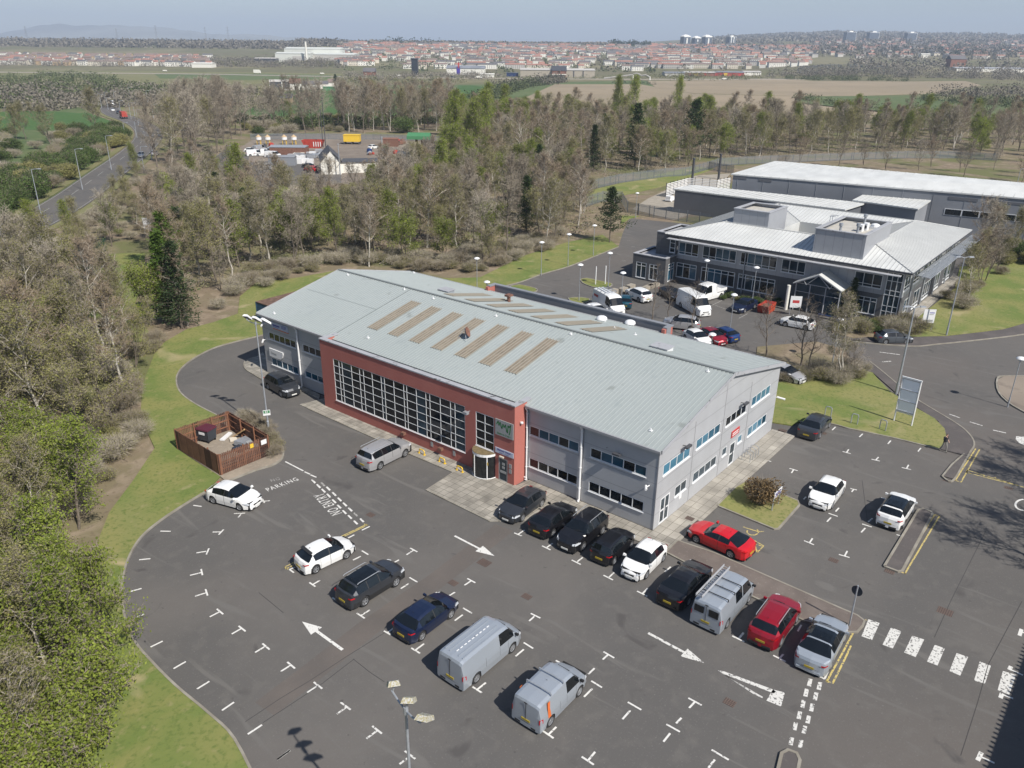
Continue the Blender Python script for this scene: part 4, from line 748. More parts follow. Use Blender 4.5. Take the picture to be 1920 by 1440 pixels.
# roof plant rooms
def plant(x0, x1, y0, y1, z0, z1, name):
    mb = MB(); wall(mb, (x0, y1, 0), -Y3, -X3, y1-y0, z0, z1); wall(mb, (x0, y0, 0), X3, -Y3, x1-x0, z0, z1); wall(mb, (x0, y1, 0), X3, Y3, x1-x0, z0, z1); wall(mb, (x1, y0, 0), Y3, X3, y1-y0, z0, z1)
    o = opart(mb, name, 'office_panel'); mb = MB()
    mb.box(x0-.1, y0-.1, z1, x0+.45, y1+.1, z1+.1); mb.box(x1-.45, y0-.1, z1, x1+.1, y1+.1, z1+.1); mb.box(x0+.45, y0-.1, z1, x1-.45, y0+.45, z1+.1); mb.box(x0+.45, y1-.45, z1, x1-.45, y1+.1, z1+.1); mb.build('coping', 'coping', o)
    mb = MB(); mb.box(x0+.2, y0+.2, z1-.6, x1-.2, y1-.2, z1-.45); mb.build('flat_roof', 'roof_flat', o); return o
plant(65.6, 72.2, 20.2, 25.4, 7.2, 10.4, 'plant_room'); pb = plant(60.0, 70.8, 5.4, 11.7, 7.0, 10.3, 'plant_room')
for x, y, s in ((62.5, 9.4, .8), (62.2, 7.2, 1.1), (69.8, 8.6, 1.0)):
    mb = MB(); mb.tube((x, y, 9.8), (x, y, 9.8+s+.2), .16, .16, 10); mb.tube((x, y, 9.8+s), (x, y, 9.8+s+.35), .26, .26, 10); mb.build('flue', 'galvanised', pb)
for x, y in ((64.0, 7.2), (65.4, 7.0)):
    mb = MB(); mb.box(x, y, 9.85, x+.9, y+.5, 10.75); a = mb.build('air_conditioner', 'white_metal', pb); mb = MB(); mb.tube((x-.01, y+.25, 10.3), (x-.02, y+.25, 10.3), .22, .22, 12); mb.build('fan', 'dark_metal', a)
mb = MB(); mb.box(67, 6.0, 9.85, 68.3, 7.2, 10.1); mb.lathe([(.6, 0), (.5, .3), (.2, .4), (0, .42)], (67.6, 6.6, 10.1), 10); mb.build('roof_vent', 'white_metal', pb)
mb = MB()
for a in (0, 1): mb.path([(66+a, 12.0, 8), (66+a, 12.0, 11), (66+a, 11.3, 11)], .04, 5)
mb.path([(66, 12, 11), (67, 12, 11)], .04, 5); mb.build('ladder_rail', 'galvanised', pb)
# flat roofed blocks on the left corner
mb = MB(); eb = [(0.6, 2.3, .3, 2.6), (2.8, 4.2, .3, 2.6)]; wall(mb, (57.0, 36.4, 0), -Y3, -X3, 5.4, 0, 3.7, eb); wall(mb, (57.0, 31.0, 0), X3, -Y3, 3.2, 0, 3.7, [(.9, 2.6, .2, 2.8)]); wall(mb, (57, 36.4, 0), X3, Y3, 6, 0, 3.7); wall(mb, (63, 31, 0), Y3, X3, 5.4, 0, 3.7)
mb.box(57.3, 31.3, 3.3, 62.8, 36.2, 3.4); sb = opart(mb, 'side_block', 'office_dark'); mb = MB()
for q in ((56.95, 30.95, 57.4, 36.45), (62.6, 30.95, 63.05, 36.45)): mb.box(q[0], q[1], 3.7, q[2], q[3], 3.8)
mb.box(57.4, 30.95, 3.7, 62.6, 31.4, 3.8); mb.box(57.4, 36.0, 3.7, 62.6, 36.45, 3.8); mb.box(57.2, 31.2, 3.4, 62.8, 36.2, 3.46); mb.build('coping', 'coping', sb)
for q in eb: window(sb, (57.0, 36.4, 0), -Y3, -X3, q, cols=2, zs=[2.1], glass='glass_office', fw=.09)
window(sb, (57.0, 31.0, 0), X3, -Y3, (.9, 2.6, .2, 2.8), cols=2, zs=[1.9, 2.3], glass='glass_dim', fw=.1)
mb = MB(); wall(mb, (60.0, 34.4, 0), -Y3, -X3, 3.4, 3.4, 6.7, [(2.2, 3.1, 4.0, 6.1)]); wall(mb, (60, 34.4, 0), X3, Y3, 7, 3.4, 6.7); wall(mb, (67, 31, 0), Y3, X3, 3.4, 3.4, 6.7); mb.box(60.3, 31.1, 6.3, 66.8, 34.2, 6.4); ub = opart(mb, 'side_block', 'office_dark')
window(ub, (60.0, 34.4, 0), -Y3, -X3, (2.2, 3.1, 4.0, 6.1), cols=1, rows=3, glass='glass_office', fw=.09); mb = MB(); mb.box(59.95, 31, 6.7, 60.4, 34.45, 6.8); mb.box(60.4, 34.0, 6.7, 67, 34.45, 6.8); mb.box(60.2, 31.1, 6.41, 66.9, 34.1, 6.45); mb.box(66.6, 31, 6.7, 67.05, 34.0, 6.8); mb.build('coping', 'coping', ub)
# glass porch
px0, py0, py1, pe, pr = 57.4, 6.6, 12.2, 3.7, 5.3; ym = (py0+py1)/2
P_ = opart(MB().add([(px0-.5, py0-.3, pe), (X0-.01, py0-.3, pe), (X0-.01, ym, pr), (px0-.5, ym, pr), (px0-.5, py1+.3, pe), (X0-.01, py1+.3, pe)] + [(px0-.5, py0-.3, pe-.12), (X0-.01, py0-.3, pe-.12), (X0-.01, ym, pr-.12), (px0-.5, ym, pr-.12), (px0-.5, py1+.3, pe-.12), (X0-.01, py1+.3, pe-.12)], [(0, 1, 2, 3), (3, 2, 5, 4), (9, 8, 7, 6), (10, 11, 8, 9), (0, 3, 9, 6), (3, 4, 10, 9), (0, 6, 7, 1), (4, 5, 11, 10)]), 'porch', 'roof_white')
mb = MB()
for y in (py0, 8.4, 10.4, py1): mb.tube((px0, y, .05), (px0, y, pe), .07, .07, 6)
for y in (py0, py1): mb.tube((X0-.3, y, .05), (X0-.3, y, pe), .06, .06, 6)
mb.path([(px0, py0, pe), (px0, py1, pe)], .06, 5); mb.path([(px0, py0, 2.6), (px0, py1, 2.6)], .04, 5); mb.path([(px0-.4, py0, pe), (px0-.4, ym, pr-.2), (px0-.4, py1, pe)], .07, 5)
mb.path([(px0-.4, py0+1, pe+.5), (px0-.4, 7.8, pe), (px0-.4, ym, pr-.2), (px0-.4, 10.8, pe), (px0-.4, py1-1, pe+.5)], .05, 5); mb.build('frame', 'coping', P_)
mb = MB(); mb.box(px0+.02, py0+.05, .1, px0+.05, py1-.05, pe-.05); mb.box(px0+.1, py0, .1, X0-.02, py0+.03, pe-.05); mb.box(px0+.1, py1-.03, .1, X0-.02, py1, pe-.05); mb.add([(px0+.03, py0, pe), (px0+.03, py1, pe), (px0+.03, ym, pr-.15)], [(0, 1, 2)]); mb.build('glass_wall', 'glass_office', P_)
mb = MB(); mb.tube((px0-.6, 12.9, 0), (px0-.6, 12.9, 3.3), .22, .22, 12); mb.build('column', 'house_white', P_)
# ================================================================= sheds and warehouse beyond
def shed(name, pts, hs, wallm, roofm, label, cat='building', ridge=None, over=.35, ribs=.0):
    """walls on a ground outline with a roof; ridge=(p,q,z) makes it pitched"""
    c = sum((Vector((p[0], p[1], 0)) for p in pts), Vector())/len(pts); g = terr(c.x, c.y); root = empty(name, (c.x, c.y, g), 0, label, cat)
    mb = MB(); n = len(pts); q = [(p[0]-c.x, p[1]-c.y) for p in pts]; H = hs if isinstance(hs, (list, tuple)) else [hs]*n
    mb.add([(x, y, -.5) for x, y in q]+[(x, y, H[i]-.1) for i, (x, y) in enumerate(q)], [(i, (i+1) % n, n+(i+1) % n, n+i) for i in range(n)])
    cc = Vector((0, 0)); out = []
    for x, y in q: v = Vector((x, y)); out.append(v + v.normalized()*over*1.4)
    rf = MB()
    if ridge:
        a, b, z = ridge; a = Vector((a[0]-c.x, a[1]-c.y)); b = Vector((b[0]-c.x, b[1]-c.y))
        V = [(*out[0], H[0]), (*out[1], H[1]), (*out[2], H[2]), (*out[3], H[3]), (a.x, a.y, z), (b.x, b.y, z)]
        rf.add(V, [(0, 1, 5, 4), (2, 3, 4, 5)]); rf.add([(v[0], v[1], v[2]-.25) for v in V], [(4, 5, 1, 0), (5, 4, 3, 2)]); rf.add(V[:4]+[(v[0], v[1], v[2]-.25) for v in V[:4]], [(0, 4, 5, 1), (2, 6, 7, 3)])
        mb.add([(*q[3], H[3]-.1), (*q[0], H[0]-.1), (a.x*.995, a.y*.995, z-.15)], [(0, 1, 2)]); mb.add([(*q[1], H[1]-.1), (*q[2], H[2]-.1), (b.x*.995, b.y*.995, z-.15)], [(0, 1, 2)])
        L1 = (Vector(V[1])-Vector(V[0])); ends = [(Vector(V[0]), Vector(V[1]), Vector(V[4]), Vector(V[5])), (Vector(V[3]), Vector(V[2]), Vector(V[4]), Vector(V[5]))]
    else:
        V = [(o.x, o.y, H[i]) for i, o in enumerate(out)]; rf.add(V+[(v[0], v[1], v[2]-.25) for v in V], [tuple(range(n)), tuple(range(2*n-1, n-1, -1))]+[(i, n+i, n+(i+1) % n, (i+1) % n) for i in range(n)])
        ends = [(Vector(V[0]), Vector(V[1]), Vector(V[3]), Vector(V[2]))]
    mb.build('wall', wallm, root); ro = rf.build('roof', roofm, root)
    if ribs:
        rb = MB()
        for a, b, c1, d in ends:
            k = int((b-a).length/ribs)
            for i in range(1, k): p = a.lerp(b, i/k); s = c1.lerp(d, i/k); rb.tube(p+Vector((0, 0, .03)), s+Vector((0, 0, .03)), .05, .05, 4, False)
        rb.build('roof_ribs', 'roof_white_rib', ro)
    return root
def V2(p): return (p.x, p.y)
# warehouse
wl, wr = W(1375, 326, 7.9), W(2040, 381, 7.9); rl_, rr_ = W(1453, 301.7, 9.6), W(2040, 353, 9.6); back_l = rl_+(rl_-wl); back_r = rr_+(rr_-wr)
wh_ = shed('warehouse', [V2(wl), V2(wr), V2(back_r), V2(back_l)], 7.9, 'shed_grey', 'roof_white', 'very long grey warehouse with a low white pitched roof behind the other sheds', ridge=(V2(rl_), V2(rr_), 9.6), ribs=1.6)
wc = wh_.location; dirw = Vector((wr.x-wl.x, wr.y-wl.y, 0)); Lw = dirw.length; dirw.normalize(); nrw = Vector((dirw.y, -dirw.x, 0)); nrw = nrw if nrw.x < 0 else -nrw
def wpart(name, m, s0, s1, z0, z1, d=.06):
    T = frame_T(Vector((wl.x-wc.x, wl.y-wc.y, 0)), dirw, nrw); mb = MB(); mb.box(s0, .003, z0, s1, d, z1, T); return mb.build(name, m, wh_)
def ws(px, py):  # position along the wall
    d = ray(px, py); nn = Vector((nrw.x, nrw.y, 0)); t = (wl-CAM).dot(nn)/d.dot(nn); p = CAM+d*t; return (p-wl).dot(dirw), p.z
for a, b in (((290, 862), (360, 885)), ((430, 875), (500, 900)), ((1500, 975), (1660, 1010)), ((1770, 1000), (1925, 1030))):
    s0, z1 = ws(1280+a[0]/3, 40+a[1]/3); s1, z0 = ws(1280+b[0]/3, 40+b[1]/3); wpart('louvre', 'shed_dark', s0, s1, z0-.2, z1-.3)
s0, z1 = ws(1280+1480/3, 40+1028/3); s1, z0 = ws(1280+1925/3, 40+1080/3)
o = wpart('window', 'white_frame', s0, s1+8, 3.7, 4.9)
T = frame_T(Vector((wl.x-wc.x, wl.y-wc.y, 0)), dirw, nrw); mb = MB(); k = s0+.15
while k < s1+7: mb.box(k, .05, 3.8, k+2.6, .09, 4.8, T); k += 2.85
mb.build('pane', 'glass', o)
mb = MB(); k = 1
while k < Lw-1: mb.box(k, .003, .2, k+.06, .05, 7.6, T); k += 5.2
mb.build('cladding_joints', 'office_panel', wh_)
c0, c1, c2, c3 = [W(1280+a/3, 40+b/3, 5.2) for a, b in ((530, 895), (695, 908), (710, 885), (560, 880))]
shed('store', [V2(c0), V2(c1), (c1.x+4, c1.y-.3), (c0.x+4, c0.y-.3)], 5.2, 'shed_grey', 'roof_white', 'small white roofed store built against the long warehouse', ribs=.8)
# long dark shed
a, b = W(1266, 354, 4.8), W(1580, 392, 4.8); c_, d_ = W(1618, 380, 5.3), W(1300, 347, 5.3)
shed('long_shed', [V2(a), V2(b), V2(c_), V2(d_)], [4.8, 4.8, 5.3, 5.3], 'shed_dark', 'roof_white', 'long dark grey brick shed with a white roof behind the glazed office', ribs=1.1)
a, b, c_, d_ = [W(1280+x/3, 40+y/3, z_) for x, y, z_ in ((970, 1005, 5.6), (1315, 1052, 5.6), (1405, 990, 6.3), (1060, 958, 6.3))]
s2 = shed('square_shed', [V2(a), V2(b), V2(c_), V2(d_)], [5.6, 5.6, 6.3, 6.3], 'shed_grey', 'roof_white', 'square grey shed with a white ribbed roof and purple door', ribs=.9)
mb = MB(); p = W(1280+1408/3, 40+1105/3, .9); q = s2.location; mb.box(p.x-q.x-.7, p.y-q.y, .2, p.x-q.x+.5, p.y-q.y+1.3, 3.0); mb.build('door', 'purple', s2)
mb = MB(); p = W(1280+1405/3, 40+1120/3, 0)
st = empty('access_ramp', (p.x, p.y, 0), 0, 'white handrails of a ramp below the purple door', 'ramp')
for k in range(5): mb.path([(-4+k*1.5, -k*.8-1, 0), (-4+k*1.5, -k*.8-1, 1.3+.3*k)], .05, 5)
mb.path([(-4, -1, 1.3), (2, -4.2, 2.5)], .05, 5); mb.path([(-4, 0, 1.3), (2, -3.2, 2.5)], .05, 5); mb.build('handrail', 'white_metal', st); mb = MB(); mb.prism([(-4, 0), (2, -3.2), (2, -4.2), (-4, -1)], 0, .6); mb.build('slope', 'concrete', st)
# louvred service compound left of the long shed
cp = [W(1250, 356, 0), W(1290, 350, 0), W(1375, 350, 0), W(1370, 330, 0), W(1262, 345, 0)]
root = empty('louvred_compound', V2(cp[0])+(0,), 0, 'white slatted screen round service plant beside the dark shed', 'enclosure')
mb = MB(); pt = MB(); L_ = [W(1250, 374, 0), W(1250+3, 360, 0), W(1290, 347, 0), W(1376, 346, 0)]
tl = [W(1250, 345, 3.0), W(1290, 334, 3.0), W(1345, 338, 3.0), W(1370, 333, 3.0)]
for a, b in zip(tl, tl[1:]):
    for k in range(8):
        d = (b-a).normalized(); n = Vector((-d.y, d.x, 0))*.06; z = .3+k*.36; A = Vector((a.x-tl[0].x, a.y-tl[0].y, 0)); Bv = Vector((b.x-tl[0].x, b.y-tl[0].y, 0))
        mb.add([A-n+Vector((0, 0, z)), Bv-n+Vector((0, 0, z)), Bv+n+Vector((0, 0, z)), A+n+Vector((0, 0, z)), A-n+Vector((0, 0, z+.16)), Bv-n+Vector((0, 0, z+.16)), Bv+n+Vector((0, 0, z+.16)), A+n+Vector((0, 0, z+.16))], [(0, 1, 5, 4), (2, 3, 7, 6), (4, 5, 6, 7), (0, 4, 7, 3), (1, 2, 6, 5)])
    m = int((b-a).length/2)+1
    for i in range(m+1): p = a.lerp(b, i/m); pt.box(p.x-tl[0].x-.06, p.y-tl[0].y-.06, 0, p.x-tl[0].x+.06, p.y-tl[0].y+.06, 3.3)
root.location = (tl[0].x, tl[0].y, 0); mb.build('louvre', 'white_metal', root); pt.build('post', 'dark_metal', root)
for p in ((1297, 346), (1347, 336)):
    c = W(*p, 0); mb = MB(); mb.tube((0, 0, 0), (0, 0, 6.2), .3, .3, 10); mb.tube((0, 0, 6.2), (0, 0, 6.5), .4, .4, 10); o = mb.build('flue_stack', 'dark_metal'); o.location = c; tag(o, 'dark flue stack rising from the %s end of the louvred compound' % ('near' if p[0] < 1320 else 'far'), 'chimney')
c = W(1313, 355, 1.5); mb = MB(); mb.tube((0, -1.2, 1.6), (0, 1.8, 1.6), .75, .75, 14); mb.box(-.5, -1, 0, .5, -.7, 1.2); mb.box(-.5, 1.2, 0, .5, 1.5, 1.2); o = mb.build('storage_tank', 'white_metal', sm=40); o.location = (c.x, c.y, 0); tag(o, 'white horizontal tank inside the louvred compound', 'tank')
c = W(1257, 374, .4); mb = MB(); mb.box(-1.3, -.7, .25, 1.3, .7, .5); mb.box(-1.2, -.6, .5, .3, .6, 1.25); mb.box(.5, -.5, .5, 1.2, .5, .95); mb.tube((-.7, -.75, .3), (-.7, .75, .3), .28, .28, 10); mb.tube((.8, -.75, .3), (.8, .75, .3), .28, .28, 10); o = mb.build('parked_trailer', 'white_metal'); o.location = (c.x, c.y, 0); tag(o, 'small white covered trailer parked beside the louvred compound', 'trailer')
# ================================================================= VEHICLES
def paint(name, col, metal=.0, rough=.32):
    if name not in MAT: mat(name, col, rough, metal=metal, coat=.6, spec=.5)
    return name
mat('car_glass', (.006, .008, .01), .05, spec=.7); mat('tyre', (.018, .018, .019), .85); mat('rim', (.42, .43, .45), .35, metal=.7); mat('rim_dark', (.03, .03, .032), .5); mat('trim', (.02, .02, .021), .6)
mat('lamp_clear', (.5, .52, .55), .15, spec=.8); mat('lamp_red', (.42, .01, .015), .2); mat('plate_yellow', (.36, .27, .03), .5); mat('plate_white', (.65, .65, .62), .5); mat('under', (.01, .01, .01), .9)
TYPES = {
 # L, W, H, wheelbase, front overhang, profile (x from the tail / L, z / H), rear glass, roof end, roof start, windscreen foot, belt
 'hatch': (4.26, 1.79, 1.46, 2.62, .86, [(0, .36), (.008, .54), (.03, .66), (.06, .7), (.19, .92), (.27, .97), (.38, 1), (.48, .995), (.54, .965), (.74, .69), (.8, .655), (.9, .59), (.965, .52), (.99, .43), (1, .33)], .065, .19, .54, .74, .64),
 'small': (4.0, 1.72, 1.48, 2.5, .8, [(0, .36), (.008, .54), (.03, .66), (.06, .7), (.18, .92), (.26, .97), (.38, 1), (.48, .995), (.55, .955), (.77, .67), (.82, .64), (.91, .57), (.965, .5), (.99, .42), (1, .33)], .06, .18, .55, .77, .63),
 'mini': (3.85, 1.73, 1.44, 2.5, .75, [(0, .36), (.006, .6), (.02, .69), (.04, .71), (.085, .96), (.2, .99), (.4, 1), (.56, .99), (.61, .965), (.72, .7), (.8, .67), (.92, .62), (.97, .55), (.99, .45), (1, .34)], .045, .085, .61, .72, .66),
 'suv': (4.55, 1.84, 1.68, 2.68, .9, [(0, .36), (.008, .56), (.03, .66), (.05, .68), (.13, .93), (.2, .98), (.36, 1), (.52, .99), (.58, .96), (.73, .7), (.79, .68), (.9, .635), (.96, .56), (.99, .46), (1, .32)], .055, .13, .58, .73, .64),
 'bigsuv': (4.9, 1.93, 1.76, 2.95, .9, [(0, .36), (.006, .56), (.02, .66), (.04, .68), (.09, .93), (.17, .98), (.36, 1), (.52, .99), (.58, .96), (.71, .7), (.77, .68), (.9, .635), (.96, .57), (.99, .46), (1, .32)], .045, .09, .58, .71, .64),
 'saloon': (4.85, 1.86, 1.45, 2.88, .88, [(0, .34), (.006, .58), (.02, .69), (.06, .725), (.13, .74), (.29, .945), (.36, .985), (.45, 1), (.53, .985), (.575, .96), (.73, .69), (.8, .665), (.91, .6), (.965, .53), (.99, .44), (1, .34)], .13, .29, .575, .73, .66),
 'coupe': (4.64, 1.86, 1.37, 2.75, .88, [(0, .34), (.006, .6), (.02, .71), (.05, .74), (.11, .755), (.3, .955), (.38, .99), (.46, 1), (.53, .98), (.57, .955), (.71, .71), (.8, .69), (.91, .62), (.965, .54), (.99, .44), (1, .34)], .115, .3, .57, .71, .68),
 'van': (5.1, 1.96, 1.97, 3.1, .95, [(0, .25), (.002, .6), (.006, .9), (.02, .97), (.05, .99), (.3, 1), (.6, 1), (.72, .985), (.755, .96), (.87, .63), (.92, .58), (.965, .5), (.99, .42), (1, .3)], None, None, .755, .87, .58),
 'smallvan': (4.42, 1.84, 1.84, 2.66, .85, [(0, .25), (.003, .6), (.01, .9), (.025, .965), (.06, .985), (.3, 1), (.58, 1), (.66, .975), (.69, .95), (.82, .63), (.88, .58), (.95, .5), (.985, .42), (1, .3)], None, None, .69, .82, .58),
 'bigvan': (5.9, 2.06, 2.45, 3.7, .98, [(0, .2), (.002, .6), (.006, .92), (.02, .975), (.05, .99), (.3, 1), (.68, 1), (.76, .96), (.79, .9), (.88, .56), (.93, .5), (.97, .44), (.99, .38), (1, .25)], None, None, .79, .88, .5),
 'cab': (5.5, 2.0, 2.2, 3.5, .9, [(0, .3), (.002, .36), (.006, .38), (.02, .385), (.3, .385), (.36, .385), (.363, .9), (.37, .97), (.4, 1), (.68, 1), (.74, .93), (.86, .56), (.93, .5), (.97, .44), (.99, .38), (1, .25)], None, None, .74, .86, .52)}
def car(name, label, kind, col, cx, cy, ang, group=None, cat='car', scale=1., dark_rim=False, rails=False, glassroof=False, arches=False, z=0., stripe=None, rear_glass=True, crew=False, detail=True, blackroof=False, spoiler=False):
    L, Wd, H, wb, fo, prof, rw0, rw1, ws1, ws0, belt = TYPES[kind]; van = kind in ('van', 'smallvan', 'bigvan', 'cab')
    root = empty(name, (cx, cy, z), ang, label, cat, group); root.scale = (scale,)*3
    wr = .33 if not van else .34
    if kind in ('suv', 'bigsuv'): wr = .36
    xf = L/2-fo; xr = xf-wb; ar = wr+.065; zc = wr
    key = {0, L, rw0*L if rw0 else .15*L, rw1*L if rw1 else .4*L, ws1*L, ws0*L}
    for p in prof: key.add(p[0]*L)
    for w_ in (xf, xr):
        for t in (-1, -.86, -.6, -.3, 0, .3, .6, .86, 1): key.add(w_+L/2+t*ar)
    # side window limits
    dl0 = (rw0+.035)*L if rw0 else None; dl1 = (ws0-.02)*L
    pill = .07; fr = (ws1-.0)*L
    if van: wins = [((ws1-.17)*L, (ws0-.035)*L)] + ([((ws1-.36)*L, (ws1-.19)*L)] if crew else [])
    elif kind in ('coupe', 'mini'): m = (ws1-.13)*L; wins = [(dl0+(.12 if kind == 'coupe' else .02)*L, m-pill/2), (m+pill/2, dl1)]
    else:
        m = (ws1-.08)*L; m2 = m-.2*L; wins = [(dl0+.015*L, m2-pill/2), (m2+pill/2, m-pill/2), (m+pill/2, dl1)]
        if kind in ('saloon', 'hatch', 'small'): wins = wins[1:]; wins[0] = ((rw1-(.03 if kind == 'saloon' else .0))*L, wins[0][1])
    for a, b in wins: key |= {a, b}
    doors = [(w_[0]-pill/2, w_[1]+(.02 if i < len(wins)-1 else .04)*L*0+pill/2) for i, w_ in enumerate(wins)]
    seams = []
    for a, b in (wins[-2:] if not van else wins[:1]): seams += [b+pill/2-.012 if b < .6*L else min(b, xf+L/2-ar-.04), a-pill/2]
    seams = sorted({round(min(max(q, xr+L/2+ar+.02 if not van else q), xf+L/2-ar-.03), 3) for q in seams})
    if van and kind != 'cab': seams.append(xr+L/2+ar+.35)
    for q in seams: key |= {q, q+.016}
    xs = sorted(k for k in key if 0 <= k <= L); out = [xs[0]]
    for k in xs[1:]:
        while k-out[-1] > .3: out.append(out[-1]+.25)
        if k-out[-1] > .006: out.append(k)
    xs = out; zl = .2 if not kind.endswith('suv') else .25; zb_f = belt
    def zt(x): return lerp(x/L, prof)*H
    bf, br = (.2, .13) if not van else (.16, .03)
    def rec(x, y): return -(bf*smooth((x-.55*L)/(.45*L)) - br*smooth((.42*L-x)/(.42*L)))*(2*y/Wd)**2
    def rl_x(X, y): return X+rec(X+L/2, y)
    def halfw(x):
        u = min(x, L-x); tail = .5*Wd
        if x < L/2: k_ = .035 if van else .17; e = .4 if not van else .12
        else: k_ = .27 if not van else .2; e = .7 if not van else .5
        return tail*(1 - k_*(1-smooth(u/e))**1.5)
    S_ = []
    for x in xs:
        w = halfw(x); t = zt(x); b = min(zb_f*H*(1+.035*(1-x/L)), t-.03)
        gh = smooth((t-b-.03)/(.3*H*(1 if not van else .6))) if t > b+.03 else 0
        za = zl
        for c in (xf+L/2, xr+L/2):
            d = abs(x-c)
            if d < ar: za = max(za, zc+math.sqrt(max(0, ar*ar-d*d)))
        zend = 0
        if L-x < .25: zend = .05*(1-(L-x)/.25)
        zm = zl+.42*(b-zl)
        tum = (.13 if not van else .06)*Wd*gh*(1 if not van else 1.0)
        wt = w-tum
        z5 = t-(.05*H if not van else .035*H)*(gh) - .012*H*(1-gh)
        pts = [(w*.96, za), (w*1.0, max(za+.015, zm)), (w*.992, max(za+.03, b-.1*H)), (w*.965 if gh > .02 else w*.93, max(b, za+.045) if gh > .02 else min(b, z5-.01)), (wt*.95 if gh > .02 else w*.8, z5-.012*H*gh), (wt*.74, t-.014*H), (0, t)]
        S_.append(pts)
    bodies = MB(); gl_s = {-1: MB(), 1: MB()}; ws_ = MB(); rg = MB(); bmats = [col, 'trim', 'car_glass']
    def add(mb, i, k, s, mi=0):
        a = S_[i][k]; b = S_[i+1][k]; c = S_[i+1][k+1]; d = S_[i][k+1]; X = xs[i]-L/2; X2 = xs[i+1]-L/2
        q = [(rl_x(X, a[0]), s*a[0], a[1]), (rl_x(X2, b[0]), s*b[0], b[1]), (rl_x(X2, c[0]), s*c[0], c[1]), (rl_x(X, d[0]), s*d[0], d[1])]; mb.cur = mi
        mb.add(q, [(0, 1, 2, 3) if s < 0 else (3, 2, 1, 0)])
    for i in range(len(xs)-1):
        xm = (xs[i]+xs[i+1])/2; seam = any(abs(xm-(q+.008)) < .009 for q in seams)
        for s in (-1, 1):
            for k in range(6):
                hgt = (S_[i][k+1][1]-S_[i][k][1])
                if k == 3 and any(a < xm < b for a, b in wins) and zt(xm) > belt*H+.1: add(gl_s[s], i, k, s); continue
                if k in (4, 5) and ws1*L < xm < ws0*L: add(ws_, i, k, s); continue
                if k in (4, 5) and rw0 and rear_glass and rw0*L < xm < rw1*L: add(rg, i, k, s); continue
                mi = 0
                if seam and k < 3: mi = 1
                if k == 3 and not van and wins[0][0] < xm < wins[-1][1]: mi = 1
                if k == 0 and (kind.endswith('suv') or kind.endswith('van')) and .03*L < xm < .97*L: mi = 1 if kind != 'bigvan' and arches else 0
                if glassroof and k in (4, 5) and (rw1+.02)*L < xm < (ws1-.03)*L: mi = 2
                if blackroof and k in (4, 5) and (rw1 or .1)*L < xm < ws1*L: mi = 1
                add(bodies, i, k, s, mi)
    for idx, rev in ((0, False), (len(xs)-1, True)):
        X = xs[idx]-L/2; pp = S_[idx]; bodies.cur = 0
        for s in (-1, 1):
            for k in range(5):
                for u0, u1 in ((1, .66), (.66, .33), (.33, 0)):
                    q = [(rl_x(X, p[0]*u), s*p[0]*u, p[1]) for p, u in ((pp[k], u0), (pp[k], u1), (pp[k+1], u1), (pp[k+1], u0))]; bodies.add(q, [(0, 1, 2, 3) if (s > 0) == rev else (3, 2, 1, 0)])
    body = bodies.build('body', None, root, sm=52, mats=bmats)
    ws_.build('windscreen', 'car_glass', root, sm=30)
    if rg.f: rg.build('rear_window', 'car_glass', root, sm=30)
    for s in (-1, 1): gl_s[s].build('side_window', 'car_glass', root, sm=30)
    mb = MB(); mb.box(-L/2+.12, -Wd/2+.2, .17, L/2-.15, Wd/2-.2, .62*H*.6+.2 if not van else .9); mb.build('underbody', 'under', root)
    for x in (xf, xr):
        for s in (-1, 1):
            mb = MB(); T = Matrix.Translation((rl_x(x, Wd/2), s*(Wd/2-.13), zc)) @ Matrix.Rotation(R(90)*-s, 4, 'X')
            mb.lathe([(wr*.62, -.1), (wr*.93, -.1), (wr, -.07), (wr, .07), (wr*.93, .1), (wr*.64, .1)], n=20, T=T); wl_ = mb.build('wheel', 'tyre', root, sm=40)
            mb = MB(); mb.lathe([(wr*.66, .06), (wr*.64, .105), (wr*.57, .1), (wr*.55, .05)], n=18, T=T)
            mb.cur = 1; mb.lathe([(wr*.56, .045), (0, .045)], n=14, T=T); mb.cur = 0
            for j in range(5 if not van else 7):
                t = 2*math.pi*j/(5 if not van else 7); Q = T @ Matrix.Rotation(t, 4, 'Z'); mb.box(.02, -.035, .05, wr*.6, .035, .085, Q)
            mb.lathe([(0, .1), (.05, .095), (.06, .05)], n=8, T=T); mb.build('rim', None, wl_, mats=['rim_dark' if dark_rim else 'rim', 'rim_dark'])
    # lights, plates, bumpers, mirrors
    zf = .4*H if not van else .36*H; xn = L/2
    for s in (-1, 1):
        mb = MB(); y1, y0 = s*Wd*.47, s*Wd*.3; zz = .44*H if not van else .4*H
        if kind in ('suv', 'bigsuv'): zz = .48*H
        def nose(y, z):  # x on the nose at side y
            for i in range(len(xs)-1, 0, -1):
                if S_[i][1][0]*.985 >= abs(y) and zt(xs[i]) > z+.0: return xs[i]-L/2
            return L/2
        q = [(nose(y0, zz)+.012, y0, zz), (nose(y1, zz)+.012, y1, zz+.02), (nose(y1, zz)-.16, y1*1.012, zz+.06), (nose(y1, zz)-.02, y1, zz+.09), (nose(y0, zz)+.0, y0, zz+.075)]
        xa = max(L/2-.34, nose(y1, zz)-.12)
